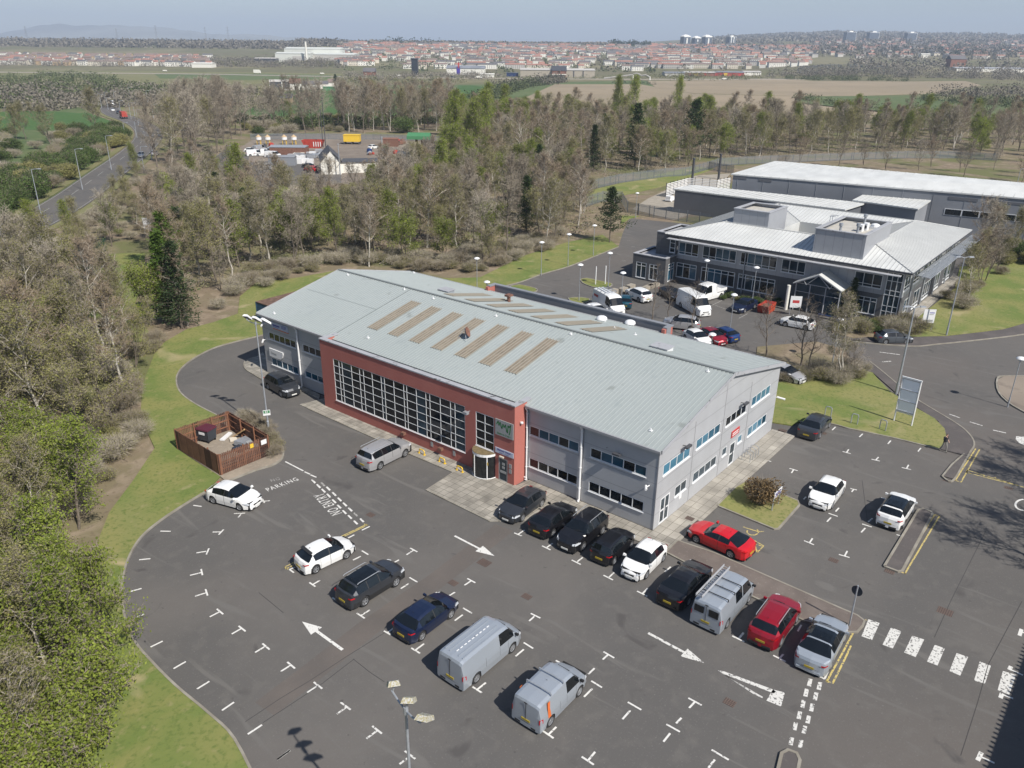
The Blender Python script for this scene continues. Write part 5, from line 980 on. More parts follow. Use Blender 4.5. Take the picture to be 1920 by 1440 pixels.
        mb.add([(rl_x(q_[0], q_[1])+.012, q_[1], q_[2]) for q_ in [(L/2-.01, y0, zz-.05), (xn-.06, s*Wd*.42, zz-.05), (xa-.1, y1+s*.035, zz+.0), (xa-.12, y1+s*.03, zz+.09), (xn-.12, s*Wd*.41, zz+.09), (L/2-.07, y0, zz+.07), (L/2-.25, y0, zz-.04), (xa-.3, y0*1.1, zz+.0)]], [(0, 1, 4, 5), (1, 2, 3, 4), (5, 4, 3, 7, 6), (0, 6, 7, 2, 1)])
        mb.build('headlight', 'lamp_clear', root)
        mb = MB(); zt_ = (.56 if not van else .42)*H; h_ = .09 if not van else .3
        if kind in ('suv', 'bigsuv'): h_ = .1; zt_ = .55*H
        wt_ = Wd*.5*(1-.12*1) if not van else Wd*.5*.97
        lw_ = .2 if not van else .05; r1, r2 = rl_x(-L/2-.012, wt_-.03), rl_x(-L/2-.012, wt_-.03-lw_); mb.add([(r2, s*(wt_-.03-lw_), zt_), (r1, s*(wt_-.03), zt_), (r1, s*(wt_-.03), zt_+h_), (r2, s*(wt_-.03-lw_), zt_+h_)], [(0, 1, 2, 3) if s < 0 else (3, 2, 1, 0)])
        mb.add([(r1, s*(wt_-.03), zt_), (rl_x(-L/2+.2, Wd/2), s*(halfw(.2)+.008), zt_+.01), (rl_x(-L/2+.2, Wd/2), s*(halfw(.2)+.004), zt_+h_*.9), (r1, s*(wt_-.03), zt_+h_)], [(0, 1, 2, 3) if s < 0 else (3, 2, 1, 0)]); mb.build('tail_light', 'lamp_red', root)
        mb = MB(); mx = ws0*L-L/2-.16; mz = belt*H+.06; my = s*(Wd/2-.02)
        mb.add([(mx-.06, my, mz-.03), (mx+.06, my, mz-.02), (mx+.08, my+s*.2, mz-.02), (mx-.07, my+s*.2, mz-.03), (mx-.06, my, mz+.08), (mx+.04, my, mz+.08), (mx+.05, my+s*.19, mz+.1), (mx-.07, my+s*.2, mz+.1)], [(0, 1, 2, 3), (4, 5, 6, 7), (0, 1, 5, 4), (1, 2, 6, 5), (2, 3, 7, 6), (3, 0, 4, 7)]); mb.build('door_mirror', col if detail and not van else 'trim', root)
        if rails:
            mb = MB(); ra, rb_ = ((rw1 or .12)+.03)*L-L/2, (ws1-.03)*L-L/2; yy = s*Wd*.36; mb.path([(ra, yy, H*.985), (ra+.1, yy, H+.03), (rb_-.1, yy, H+.03), (rb_, yy, H*.975)], .022, 5); mb.build('roof_rail', 'galvanised', root)
        if detail and not van:
            for a, b in (wins[-2:]):
                mb = MB(); hx = a+.1-L/2; mb.box(hx, s*Wd/2-.012*s-.012, belt*H-.07, hx+.16, s*Wd/2-.012*s+.014, belt*H-.045); mb.build('door_handle', col, root)
    mb = MB(); mb.box(-L/2-.02, -.26, .33*H if not van else .3*H, -L/2+.01, .26, .33*H+.12 if not van else .3*H+.12); mb.build('number_plate', 'plate_yellow', root)
    mb = MB(); mb.box(L/2-.01, -.26, .2*H, L/2+.02, .26, .2*H+.11); mb.build('number_plate', 'plate_white', root)
    mb = MB(); gz = .3*H if not van else .26*H; mb.box(L/2-.14, -Wd*.2, gz+.02, L/2-.004, Wd*.2, gz+.11); mb.box(L/2-.16, -Wd*.27, .15*H, L/2-.012, Wd*.27, .2*H-.01); mb.build('grille', 'trim', root)
    mb = MB(); mb.box(-L/2+.004, -Wd*.33, .15*H if not van else .12*H, -L/2+.1, Wd*.36, .24*H if not van else .18*H); mb.build('rear_bumper', 'trim' if kind != 'saloon' else col, root)
    if van and kind != 'cab':
        mb = MB(); mb.box(-L/2-.006, -.012, .3*H, -L/2+.01, .012, .93*H); mb.box(-L/2-.015, -.1, .9*H, -L/2, .1, .93*H); mb.build('door_seam', 'trim', root)
    if spoiler:
        mb = MB(); x = rw1*L-L/2; mb.add([(x-.13, -Wd*.33, H*.945), (x+.08, -Wd*.34, H*.965), (x+.08, Wd*.34, H*.965), (x-.13, Wd*.33, H*.945), (x-.13, -Wd*.33, H*.965), (x+.08, -Wd*.34, H*.992), (x+.08, Wd*.34, H*.992), (x-.13, Wd*.33, H*.965)], [(3, 2, 1, 0), (4, 5, 6, 7), (0, 4, 7, 3), (0, 1, 5, 4), (2, 3, 7, 6)]); mb.build('spoiler', col if not spoiler else 'trim', root)
    mb = MB(); ax = (rw1+.06)*L-L/2 if rw1 else -.1*L; mb.tube((ax, 0, H*.99), (ax-.06, 0, H+.07), .02, .008, 5); mb.build('aerial', 'trim', root)
    mb = MB(); zz_ = belt*H+.03
    for s in (-1, 1): mb.tube((ws0*L-L/2+.0, s*.1, lerp(ws0, prof)*H+.0), (ws0*L-L/2-.12, s*.1+.45, lerp(ws0-.12/L, prof)*H+.01), .012, .012, 4)
    mb.build('wiper', 'trim', root)
    return root
def place(rear, front, width=1.8):
    r = W(*rear, .3); f = W(*front, .3); d = f-r; d.z = 0; d.normalize(); n = Vector((-d.y, d.x, 0)); m = (r+f)/2
    if n.dot(Vector((m.x-CAM.x, m.y-CAM.y, 0))) < 0: n = -n
    return m + n*(width/2-.1), math.atan2(d.y, d.x), (f-r).length
WHT = paint('car_white', (.74, .74, .73)); SLV = paint('car_silver', (.42, .42, .43), .4, .4); SLV2 = paint('car_silver_blue', (.36, .395, .44), .35, .4); GRY = paint('car_grey', (.055, .06, .066), .4); DKB = paint('car_dark_blue', (.01, .018, .05), .2); BLU = paint('car_blue', (.012, .04, .15), .3); BLK = paint('car_black', (.008, .008, .01)); GR2 = paint('car_charcoal', (.04, .044, .052), .3); RED = paint('car_red', (.5, .008, .015)); DRD = paint('car_dark_red', (.3, .008, .02), .3); TEA = paint('car_teal', (.005, .06, .09), .3); GR3 = paint('car_mid_grey', (.13, .145, .165), .6)
CARS = [
 ('parked_car', 'dark grey sports utility car parked close to the left end of the grey building', 'suv', GR2, (501, 724), (530, 741), {}),
 ('parked_car', 'silver estate car parked alone in front of the large window of the red block', 'bigsuv', SLV, (711, 875), (759, 850.7), dict(rails=True)),
 ('parked_car', 'white hatchback parked by the kerb just below the wooden bin enclosure', 'hatch', WHT, (401, 938), (451, 951.7), {}),
 ('parked_car', 'white hatchback with black tailgate between the two yellow painted lines', 'small', WHT, (593.2, 1067), (651.2, 1039.4), dict(spoiler=True)),
 ('parked_car', 'dark grey sports utility car with silver roof rails and a glass roof', 'suv', GR2, (683.1, 1128.8), (741.9, 1092.2), dict(rails=True, glassroof=True, arches=True)),
 ('parked_car', 'dark blue hatchback in the middle row of the car park', 'hatch', DKB, (793.4, 1190.5), (844.3, 1151.8), {}),
 ('parked_car', 'charcoal hatchback parked beside the paved entrance area, nose towards the car park', 'hatch', GR2, (1015, 943.6), (977.2, 972.1), {}),
 ('parked_car', 'black hatchback second from the paved entrance, tail towards the car park', 'hatch', BLK, (1035.4, 1000.5), (1074.7, 969.4), {}),
 ('parked_car', 'black sports utility car with silver grille and roof rails facing out from the facade', 'suv', BLK, (1130.2, 993.8), (1091.8, 1026.3), dict(rails=True)),
 ('parked_car', 'small black hatchback with round tail lamps next to the white hatchback', 'mini', BLK, (1151.9, 1050.6), (1184.4, 1019.5), {}),
 ('parked_car', 'white hatchback facing out between two black cars by the corner of the building', 'small', WHT, (1243.4, 1045.2), (1208.8, 1080.4), {}),
 ('parked_car', 'large black saloon parked beside the silver van with a ladder', 'saloon', BLK, (1287.3, 1130.5), (1327.4, 1087.2), {}),
 ('parked_car', 'dark red sports utility car between the ladder van and the silver coupe', 'suv', DRD, (1462.4, 1204.3), (1492.8, 1159.7), dict(rails=True)),
 ('parked_car', 'silver blue fastback with a black glass roof at the end of the front row', 'saloon', SLV2, (1555, 1249.5), (1582.5, 1196.2), dict(glassroof=True)),
 ('parked_car', 'white hatchback facing the camera in the right hand car park', 'hatch', WHT, (1579.3, 921.7), (1558.3, 949.2), {}),
 ('parked_car', 'white crossover with a black glass roof beside the long kerbed island', 'suv', WHT, (1692.4, 984.7), (1710.7, 955.6), dict(glassroof=True, arches=True)),
 ('parked_car', 'bright red coupe parked in the yellow marked disabled bay', 'coupe', RED, (1371, 1039.6), (1306.5, 1011.1), dict(dark_rim=False)),
 ('parked_car', 'dark grey saloon parked by the far end of the gable path', 'saloon', GR2, (1535.4, 817.5), (1554.4, 796.4), {}),
 ('parked_car', 'grey hatchback parked on the road outside the shrubs of the glazed office', 'hatch', GR3, (1660, 641), (1701.7, 641), {}),
 ('parked_car', 'white hatchback parked below the glass porch of the office', 'hatch', WHT, (1508.7, 615), (1472.5, 608), {}),
 ('parked_car', 'dark blue saloon parked in front of the office beside the red skip', 'saloon', DKB, (1413.7, 575), (1397.5, 582.5), {}),
 ('parked_car', 'silver crossover in the office car park, left of the red and blue cars', 'suv', SLV, (1295, 617), (1256, 612.5), {}),
]
for nme, lab, kd, col_, r_, f_, kw in CARS:
    m, a, l = place(r_, f_, TYPES[kd][1]); car(nme, lab, kd, col_, m.x, m.y, a, **kw)
def carc(lab, kd, col_, px, ang, cat='car', name='parked_car', zc=.75, **kw):
    c = W(*px, zc); return car(name, lab, kd, col_, c.x, c.y, ang, cat=cat, **kw)
# vans
m, a, l = place((893.8, 1270.5), (957.6, 1216.6), 1.96); v = car('parked_van', 'large silver panel van in the middle row of the car park', 'van', SLV2, m.x, m.y, a, cat='van')
mb = MB()
for y in (-.62, -.32, .32, .62): mb.box(-2.2, y-.03, 1.965, .9, y+.03, 1.985)
mb.build('roof_rib', SLV2, v); mb = MB()
for k in range(9): mb.box(-2.0+k*.3, -.02, 1.968, -1.82+k*.3, .02, 1.988)
mb.build('roof_seam', 'white_metal', v)
m, a, l = place((1031.6, 1351.4), (1084.5, 1296.8), 1.84); v = car('parked_van', 'small silver van with roof bars and an orange stripe on its side', 'smallvan', SLV2, m.x, m.y, a, cat='van')
for x in (-.1, -1.15):
    mb = MB(); mb.path([(x, -.75, 1.8), (x, -.75, 1.95), (x, .75, 1.95), (x, .75, 1.8)], .035, 6); mb.build('roof_bar', 'galvanised', v)
mb = MB()
for s in (-1, 1): mb.add([(-1.55, s*.925, .75), (-1.3, s*.925, .75), (-1.42, s*.90, 1.35), (-1.38, s*.86, 1.72), (-1.58, s*.86, 1.72), (-1.6, s*.90, 1.35)], [(0, 1, 2, 5) if s < 0 else (5, 2, 1, 0), (5, 2, 3, 4) if s < 0 else (4, 3, 2, 5)])
mb.build('stripe', 'orange', v)
m, a, l = place((1361.8, 1169.8), (1402.4, 1122.4), 1.96); v = car('parked_van', 'silver crew van carrying an aluminium ladder on its roof', 'van', SLV2, m.x, m.y, a, cat='van', crew=True)
for x in (-1.6, -.75, .1):
    mb = MB(); mb.path([(x, -.85, 1.9), (x, -.85, 2.05), (x, .85, 2.05), (x, .85, 1.9)], .03, 6); mb.build('roof_bar', 'trim', v)
for s in (-1,):
    mb = MB(); mb.box(-2.51, s*.75+.0, 1.15, -2.552, s*.15, 1.6); mb.box(-2.551, -s*.75, 1.15, -2.552, -s*.15, 1.6)
    mb.build('rear_window', 'car_glass', v)
def vanworld(v, p): return v.matrix_world @ Vector(p)
bpy.context.view_layer.update(); mw_ = v.matrix_world.copy()
lad = empty('ladder', mw_ @ Vector((-.5, .55, 2.09)), a, 'aluminium ladder lying on the roof bars of the silver crew van', 'ladder'); mb = MB()
for y in (-.17, .2): mb.box(-2.0, y, 0, 1.7, y+.035, .16)
mb.build('rail', 'coping', lad); mb = MB(); k = -1.9
while k < 1.65: mb.tube((k, -.16, .06), (k, .2, .06), .018, .018, 5); k += .25
mb.build('rung', 'coping', lad)
def away(px1, px2):
    p, q = W(*px1), W(*px2); return math.atan2(q.y-p.y, q.x-p.x)
aV = away((1115, 560), (1165, 590))
v = carc('white high roof van with roof rack parked just behind the grey building', 'bigvan', WHT, (1142, 566), aV, 'van', 'parked_van', 1.2)
mb = MB()
for x in (-1.8, -.8, .2): mb.path([(x, -.8, 2.4), (x, -.8, 2.6), (x, .8, 2.6), (x, .8, 2.4)], .03, 5)
for y in (-.8, -.3, .2, .8): mb.tube((-2.3, y, 2.62), (.5, y, 2.62), .04, .04, 5)
mb.build('roof_rack', 'galvanised', v)
mb = MB()
for s in (-1, 1): mb.box(-2.3, s*1.03-.005, 1.55, -1.2, s*1.03+.005, 1.85)
mb.build('sign_panel', 'red_sign', v)
carc('white van with a low nose in front of the flatbed lorry, behind bare trees', 'bigvan', WHT, (1302, 566), aV-.05, 'van', 'parked_van', 1.2)
v = carc('white crew cab flatbed lorry with dropside body outside the office', 'cab', WHT, (1328, 545), aV-math.pi+.35, 'lorry', 'flatbed_lorry', 1.1)
v.rotation_euler = (0, 0, away((1350, 540), (1290, 556)))
mb = MB(); mb.box(-2.75, -1.0, .95, -.6, 1.0, 1.02); mb.box(-2.75, -1.02, 1.02, -.6, -.98, 1.38); mb.box(-2.75, .98, 1.02, -.6, 1.02, 1.38); mb.box(-2.77, -1.0, 1.02, -2.73, 1.0, 1.38); mb.box(-.62, -1.0, 1.02, -.55, 1.0, 2.0); mb.build('dropside_body', 'white_metal', v)
carc('white hatchback showing only its roof over the parapet behind the grey building', 'hatch', WHT, (1119, 581), aV)
carc('dark teal car behind the white high roof van', 'hatch', TEA, (1172, 562), aV+math.pi-.5); carc('white estate car beside the stone blocks behind the white van', 'suv', WHT, (1197, 551), away((1215, 560), (1180, 545)))
carc('black car in front of the flat roofed corner block of the office', 'hatch', BLK, (1258, 548), aV)
carc('white hatchback in front of the red car, partly hidden by the roof', 'hatch', WHT, (1308, 631), away((1290, 620), (1325, 640))); carc('dark red car between the white and blue cars of the office car park', 'hatch', DRD, (1337, 628), away((1310, 618), (1350, 640))); carc('bright blue hatchback behind the dark red car in the office car park', 'hatch', BLU, (1356, 623), away((1380, 630), (1330, 610)))
carc('silver hatchback emerging from behind the gable of the grey building', 'hatch', SLV, (1474, 697), away((1450, 690), (1495, 705)))
# far road traffic
def road_car(lab, kd, col_, px, rev=False, cat='car', name='moving_car', zc=.7):
    c = W(*px, zc); best = min(range(len(rl)-1), key=lambda i: (rl[i]-c).length); d = rl[best+1]-rl[best]; a = math.atan2(d.y, d.x)+(math.pi if rev else 0)
    return car(name, lab, kd, col_, c.x, c.y, a, cat=cat, z=.1, detail=False)
road_car('white car driving round the bend of the main road', 'hatch', WHT, (299, 252.5), True); road_car('white saloon on the far stretch of the main road', 'hatch', WHT, (211.5, 206), True); road_car('dark saloon behind the white one on the far stretch of the road', 'hatch', BLK, (222, 210.5), True); road_car('white van at the far end of the main road', 'bigvan', WHT, (211, 195), True, 'van', 'moving_van')
road_car('silver car half hidden by bare trees on the main road', 'hatch', SLV, (265, 290), True); road_car('pale car passing behind the bare roadside trees', 'hatch', SLV, (290, 287), False)
c = W(231, 216, 1.5); best = min(range(len(rl)-1), key=lambda i: (rl[i]-c).length); d = rl[best+1]-rl[best]
t = empty('lorry', (c.x, c.y, .1), math.atan2(d.y, d.x), 'lorry with a red orange box body on the main road', 'lorry'); mb = MB(); mb.box(-3.5, -1.2, .9, 2.0, 1.2, 3.1); mb.build('box_body', 'skip_red', t); mb = MB(); mb.prism([(2.1, -1.1), (3.7, -1.05), (3.7, 1.05), (2.1, 1.1)], .6, 2.6); mb.build('cab', 'car_white', t); mb = MB(); mb.box(3.705, -.95, 1.6, 3.72, .95, 2.3); mb.build('windscreen', 'car_glass', t)
for x in (-2.4, 2.6):
    for s in (-1, 1): mb = MB(); mb.tube((x, s*.85, .5), (x, s*1.15, .5), .5, .5, 14); mb.build('wheel', 'tyre', t)
carc('silver car parked in the depot beyond the trees', 'hatch', SLV, (500, 312), away((488, 310), (512, 314))); carc('dark car beside the red one at the white cottage', 'hatch', BLK, (577, 310), away((590, 312), (565, 308))); carc('red car parked beside the white cottage in the depot', 'hatch', RED, (583, 315.5), away((597, 316), (570, 314)))
for k, (x, y, kd, c_, a_) in enumerate(((470, 281, 'hatch', WHT, 0), (478, 288, 'van', WHT, .4), (486, 279, 'van', SLV, 1.2), (494, 288, 'cab', WHT, .2), (503, 282, 'hatch', GR3, .8), (512, 291, 'van', WHT, -.3), (522, 283, 'hatch', BLU, .5), (838, 300, 'van', WHT, .3), (700, 275, 'hatch', WHT, 1.0), (760, 292, 'van', GR3, .1))):
    c = W(x, y, .7); car('parked_vehicle', 'vehicle standing among the clutter of the depot yard', kd, c_, c.x, c.y, math.atan2(RGT.y, RGT.x)+a_, group='vehicles among the depot clutter', detail=False)
# ================================================================= STREET FURNITURE
def floodlight_column(loc, h, rz, label, plate=False, yaw=0.):
    root = empty('light_column', loc, 0, label, 'lamp post'); mb = MB(); mb.tube((0, 0, 0), (0, 0, 1.3), .11, .1, 12); mb.tube((0, 0, 1.3), (0, 0, h), .075, .05, 12); mb.tube((0, 0, 1.28), (0, 0, 1.36), .12, .09, 12); mb.build('column', 'galvanised', root, sm=40)
    T = Matrix.Rotation(rz, 4, 'Z'); mb = MB(); mb.path([T @ Vector((0, -.95, h+.15)), T @ Vector((0, -.45, h-.02)), T @ Vector((0, 0, h-.05)), T @ Vector((0, .45, h-.02)), T @ Vector((0, .95, h+.15))], .035, 6); mb.tube((0, 0, h-.2), (0, 0, h+.1), .09, .09, 8); mb.build('bracket', 'galvanised', root)
    for y, tw in ((-1.0, -.25), (0, 0), (1.0, .25)):
        Q = T @ Matrix.Translation((.12, y, h+.25)) @ Matrix.Rotation(tw+yaw, 4, 'Z') @ Matrix.Rotation(R(38), 4, 'Y') @ Matrix.Diagonal((1.4, 1.15, 1.2, 1)); mb = MB()
        mb.add([Q @ Vector(p) for p in ((-.3, -.2, .0), (.3, -.22, .0), (.3, .22, .0), (-.3, .2, .0), (-.24, -.14, .16), (.26, -.18, .13), (.26, .18, .13), (-.24, .14, .16))], [(0, 3, 2, 1), (4, 5, 6, 7), (0, 1, 5, 4), (1, 2, 6, 5), (2, 3, 7, 6), (3, 0, 4, 7)]); l_ = mb.build('floodlight', 'lichen' if not plate else 'sign_white', root)
        mb = MB(); mb.box(-.25, -.17, -.02, .26, .18, -.003, Q); mb.build('lens', 'glass_far', l_); mb = MB(); mb.tube(Q @ Vector((-.1, 0, -.02)), T @ Vector((0, y*.9, h+.12)), .03, .03, 5); mb.build('stirrup', 'galvanised', l_)
    if plate:
        mb = MB(); d = Vector((CAM.x-loc[0], CAM.y-loc[1], 0)).normalized(); n = Vector((-d.y, d.x, 0)); T2 = Matrix(((n.x, d.x, 0, d.x*.1), (n.y, d.y, 0, d.y*.1), (0, 0, 1, 1.9), (0, 0, 0, 1))); mb.box(-.3, 0, 0, .3, .02, .5, T2); s_ = mb.build('sign', 'sign_white', root)
        mb = MB(); mb.box(-.26, .021, .2, .26, .026, .46, T2); mb.build('panel', 'canopy_green', s_)
        t = text_mesh('12', .26, 'lettering', 'sign_white', s_, bold=.008); t.location = T2 @ Vector((0, .03, .33)); t.rotation_euler = (R(90), 0, math.atan2(-n.y, -n.x)+0)
    return root
b = W(505, 815); floodlight_column((b.x, b.y, 0), 10.2, R(12), 'tall floodlight column with green number plate beside the bin enclosure', True)
p = W(761, 1330, 9.6); floodlight_column((p.x, p.y, 0), 9.6, R(-12), 'tall floodlight column with lichen covered heads in the middle of the car park', False, R(50))
def globe(loc, label=None, h=5.0):
    root = empty('lamp_post', loc, 0, label or 'slim grey lamp post with a white mushroom head', 'lamp post', None if label else 'mushroom lamp posts'); mb = MB(); mb.tube((0, 0, 0), (0, 0, 1), .07, .07, 8); mb.tube((0, 0, 1), (0, 0, h-.2), .045, .04, 8); mb.build('column', 'galvanised', root, sm=40)
    mb = MB(); mb.lathe([(0, h+.16), (.2, h+.13), (.36, h+.04), (.4, h-.04), (.3, h-.06), (0, h-.06)], n=14); mb.build('lamp_cover', 'white_metal', root, sm=40); mb = MB(); mb.lathe([(.12, h-.06), (.16, h-.2), (.1, h-.28)], n=10); mb.build('lamp', 'lamp_clear', root); return root
for top, lb in (((1088.5, 495), 'mushroom lamp post beside the grass island at the rear of the grey building'), ((1115, 421.5), 'mushroom lamp post on the grass under the pine tree'), ((1144, 473), 'mushroom lamp post right of the two white bollards'), ((1168.5, 510), 'mushroom lamp post behind the white high roof van'), ((1326, 487), 'mushroom lamp post left of the downpipe of the office'), ((1419, 500), 'mushroom lamp post in front of the middle windows of the office'), ((1377, 551), 'mushroom lamp post left of the dark blue saloon'), ((894, 483), 'mushroom lamp post at the rear edge of the lawn'), ((913, 527), 'mushroom lamp post just above the rear parapet end'), ((1102.5, 571), 'mushroom lamp post rising beside the hidden white car'), ((1336, 625), 'mushroom lamp post among the red and blue cars'), ((1575.5, 597), 'mushroom lamp post by the blue bench'), ((1016, 453), 'mushroom lamp post on the grass left of the rear road'), ((1067, 438), 'mushroom lamp post at the woodland edge'), ((1195, 361), 'mushroom lamp post by the palisade gate'), ((1470, 320), 'mushroom lamp post behind the warehouse'), ((1915, 670), 'mushroom lamp post on the kerbed island at the right edge')):
    p = W(*top, 5.1); globe((p.x, p.y, 0), lb)
def column(base, h, label, arm=1.4, ang=0, two=False, cat='street lamp', group=None, r=.08, top=None):
    g = GT(*base); root = empty('street_lamp', g, 0, label, cat, group); mb = MB(); mb.tube((0, 0, 0), (0, 0, 1.2), r*1.4, r*1.3, 8); mb.tube((0, 0, 1.2), (0, 0, h), r, r*.55, 8); mb.build('column', 'galvanised', root, sm=40)
    for s in ((1, -1) if two else (1,)):
        dx, dy = math.cos(ang)*s, math.sin(ang)*s; mb = MB(); mb.path([(0, 0, h-.02), (dx*arm*.6, dy*arm*.6, h+.1), (dx*arm, dy*arm, h+.12)], r*.5, 6); mb.build('bracket', 'galvanised', root)
        mb = MB(); T = Matrix.Translation((dx*arm, dy*arm, h+.12)) @ Matrix.Rotation(math.atan2(dy, dx), 4, 'Z'); mb.add([T @ Vector(q) for q in ((0, -.12, -.06), (.6, -.1, -.06), (.6, .1, -.06), (0, .12, -.06), (0, -.1, .08), (.5, -.08, .06), (.5, .08, .06), (0, .1, .08))], [(0, 3, 2, 1), (4, 5, 6, 7), (0, 1, 5, 4), (1, 2, 6, 5), (2, 3, 7, 6), (3, 0, 4, 7)]); mb.build('lamp_head', 'galvanised', root)
    return root
ca = math.atan2(RGT.y, RGT.x)
column((1774, 630), HT((1774, 630), (1812.5, 484)), 'tall road lamp with twin heads on the verge east of the office', .5, ca, True)
column((1680, 739), 8.9, 'tall grey road lamp standing behind the white framed sign', .5, ca, True, r=.11)
column((1895, 392), 8.5, 'road lamp beside the right end of the long warehouse', .9, ca)
RL = [((79, 411), (56.5, 318)), ((155, 356), (137, 280)), ((209, 319), (196, 255)), ((236, 263), (232, 238)), ((257, 259), (250, 226)), ((260, 236), (256, 206)), ((246, 224), (240, 193)), ((253, 218), (249, 199)), ((228, 220), (222, 189)), ((203, 206), (197, 184)), ((191, 203), (187, 178)), ((185, 197), (181, 177)), ((216, 194), (213, 172)), ((277, 193), (275, 170)), ((199, 196), (193, 173)), ((243, 182), (241, 169)), ((288, 222), (286, 203)), ((315, 188), (314, 170)), ((433, 333), (429, 273)), ((270, 318), (268, 285)), ((285, 300), (284, 255))]
for i, (b, t_) in enumerate(RL):
    h = max(6, min(11, HT(b, t_))); column(b, h, ['tall road lamp nearest the left edge of the view', 'second tall road lamp along the dark green bank', 'third tall road lamp where the bushes end'][i] if i < 3 else ('grey lamp column beside the depot fence' if i == 18 else 'slim road lamp column along the bend of the main road'), 1.2, ca+R(8), False, group=None if i < 3 or i == 18 else 'lamp columns along the bending main road', r=.11 if i > 2 else .1)
# signs
r_ = W(1592, 1175); mb_root = empty('road_sign', (r_.x, r_.y, .09), 0, 'round blue sign on a grey post at the end of the front row', 'sign'); mb = MB(); mb.tube((0, 0, 0), (0, 0, 2.85), .045, .045, 8); mb.build('post', 'galvanised', mb_root)
T = Matrix.Translation((.05, 0, 2.45)) @ Matrix.Rotation(R(90), 4, 'Y') @ Matrix.Rotation(R(8), 4, 'X'); mb = MB(); mb.lathe([(0, -.012), (.32, -.012), (.32, .012), (0, .012)], n=24, T=T); mb.build('sign_plate', 'glass_far', mb_root)
a_, b_ = W(1676, 788, .1), W(1699, 795, .1); c_, d_ = W(1677, 787), W(1700, 796)
d = (b_-a_); d.z = 0; Lb = d.length; d.normalize(); n = Vector((d.y, -d.x, 0)); root = empty('estate_sign', (a_.x, a_.y, .1), 0, 'tall white framed sign board with three grey blank panels on the lawn', 'sign'); T = frame_T(Vector((0, 0, 0)), d, n); mb = MB(); mb.tube((0, 0, 0), (0, 0, 4.3), .07, .07, 8); mb.tube(d*1.55, d*1.55+Vector((0, 0, 4.3)), .07, .07, 8); mb.box(-.08, -.06, 4.25, 1.63, .06, 4.38, T); mb.box(0, -.05, .95, 1.55, .05, 1.05, T); mb.build('frame', 'white_metal', root)
mb = MB()
for z in (1.06, 2.13, 3.2): mb.box(.08, -.03, z, 1.47, .03, z+1.02, T)
mat('panel_pale', (.86, .88, .92), .4); p_ = mb.build('panel', 'panel_pale', root); MATc = 'car_silver_blue'; p_.data.materials[0] = MAT['panel_pale']
mb = MB()
for z in (1.1, 2.1, 3.17, 4.17): mb.box(.0, .03, z, 1.55, .08, z+.06, T)
mb.build('cross_rail', 'galvanised', root)
def board(base1, base2, h0, h1, label, m='sign_white', deco=None, name='sign_board', zb=.1):
    a, b = W(*base1, zb), W(*base2, zb); d = b-a; d.z = 0; L = d.length; d.normalize(); n = Vector((-d.y, d.x, 0)); n = -n if n.dot(Vector((CAM.x-a.x, CAM.y-a.y, 0))) < 0 else n
    root = empty(name, (a.x, a.y, zb), 0, label, 'sign'); T = Matrix(((d.x, n.x, 0, 0), (d.y, n.y, 0, 0), (0, 0, 1, 0), (0, 0, 0, 1))); mb = MB(); mb.tube(d*.1, d*.1+Vector((0, 0, h1)), .04, .04, 6); mb.tube(d*(L-.1), d*(L-.1)+Vector((0, 0, h1)), .04, .04, 6); mb.build('post', 'galvanised', root); mb = MB(); mb.box(0, .04, h0, L, .08, h1, T); p = mb.build('panel', m, root)
    for (x0, x1, z0, z1, mm) in deco or []: mb = MB(); mb.box(L*x0, .081, h0+(h1-h0)*z0, L*x1, .088, h0+(h1-h0)*z1, T); mb.build('marking', mm, p)
    return root, T, L, p
board((1725, 618), (1747, 618.5), .9, 2.6, 'white notice board with a blue slash on the lawn by the shrubs', deco=[(.12, .88, .1, .24, 'sign_grey'), (.5, .9, .72, .78, 'sign_blue'), (.5, .85, .6, .65, 'sign_grey')])
board((1478, 590), (1499, 591), 1.0, 2.5, 'white sign with a dark red band in front of the office porch', deco=[(.2, .8, .4, .65, 'red_sign')])
rt, T, Lb, p_ = board((1446, 958), (1460, 944), 1.0, 1.5, 'small white sign on two posts beside the purple shrub', deco=[(.1, .9, .55, .75, 'sign_blue'), (.15, .85, .2, .38, 'sign_blue')])
board((272, 442), (287, 443), 1.2, 3.2, 'large white board seen through the trees at the end of the side lawn', name='sign_board'); board((-6, 455), (13, 457), 1.5, 2.7, 'white sign beside the main road at the left edge')
# yellow hoops, cycle stands, bollards, bench, skip, blocks
for i, p in enumerate(((791, 851), (829, 867), (862, 883))):
    c = W(*p, .1); r0 = empty('barrier_hoop', (c.x, c.y, .08), 0, 'yellow hoop barrier at the foot of the red wall, %s of the three' % ('leftmost', 'middle', 'rightmost')[i], 'barrier', 'yellow hoop barriers'); mb = MB(); pts = [(0, .32*math.cos(R(t))*-1, 0+.0) for t in (0,)]
    mb.path([(0, -.3, 0), (0, -.3, .3), (0, -.2, .42), (0, .2, .42), (0, .3, .3), (0, .3, 0)], .045, 8); mb.build('hoop', 'yellow', r0, sm=40); mb = MB(); mb.box(-.1, -.38, 0, .1, -.22, .04); mb.box(-.1, .22, 0, .1, .38, .04); mb.build('foot_plate', 'yellow', r0)
for i, (a, b) in enumerate((((1546, 779), (1554, 781)), ((1595, 793), (1604, 795)), ((1648.5, 804), (1654.5, 806)))):
    p, q = W(*a, .1), W(*b, .1); q = p+(q-p).normalized()*.55; r0 = empty('cycle_stand', p, 0, 'steel cycle stand on the lawn edge, %s of three' % ('nearest the building', 'middle', 'nearest the big sign')[i], 'cycle stand', 'cycle stands'); mb = MB(); d = q-p; mb.path([(0, 0, 0), (0, 0, .8), d*.15+Vector((0, 0, .95)), d*.85+Vector((0, 0, .95)), d+Vector((0, 0, .8)), d], .045, 6); mb.build('hoop', 'galvanised', r0)
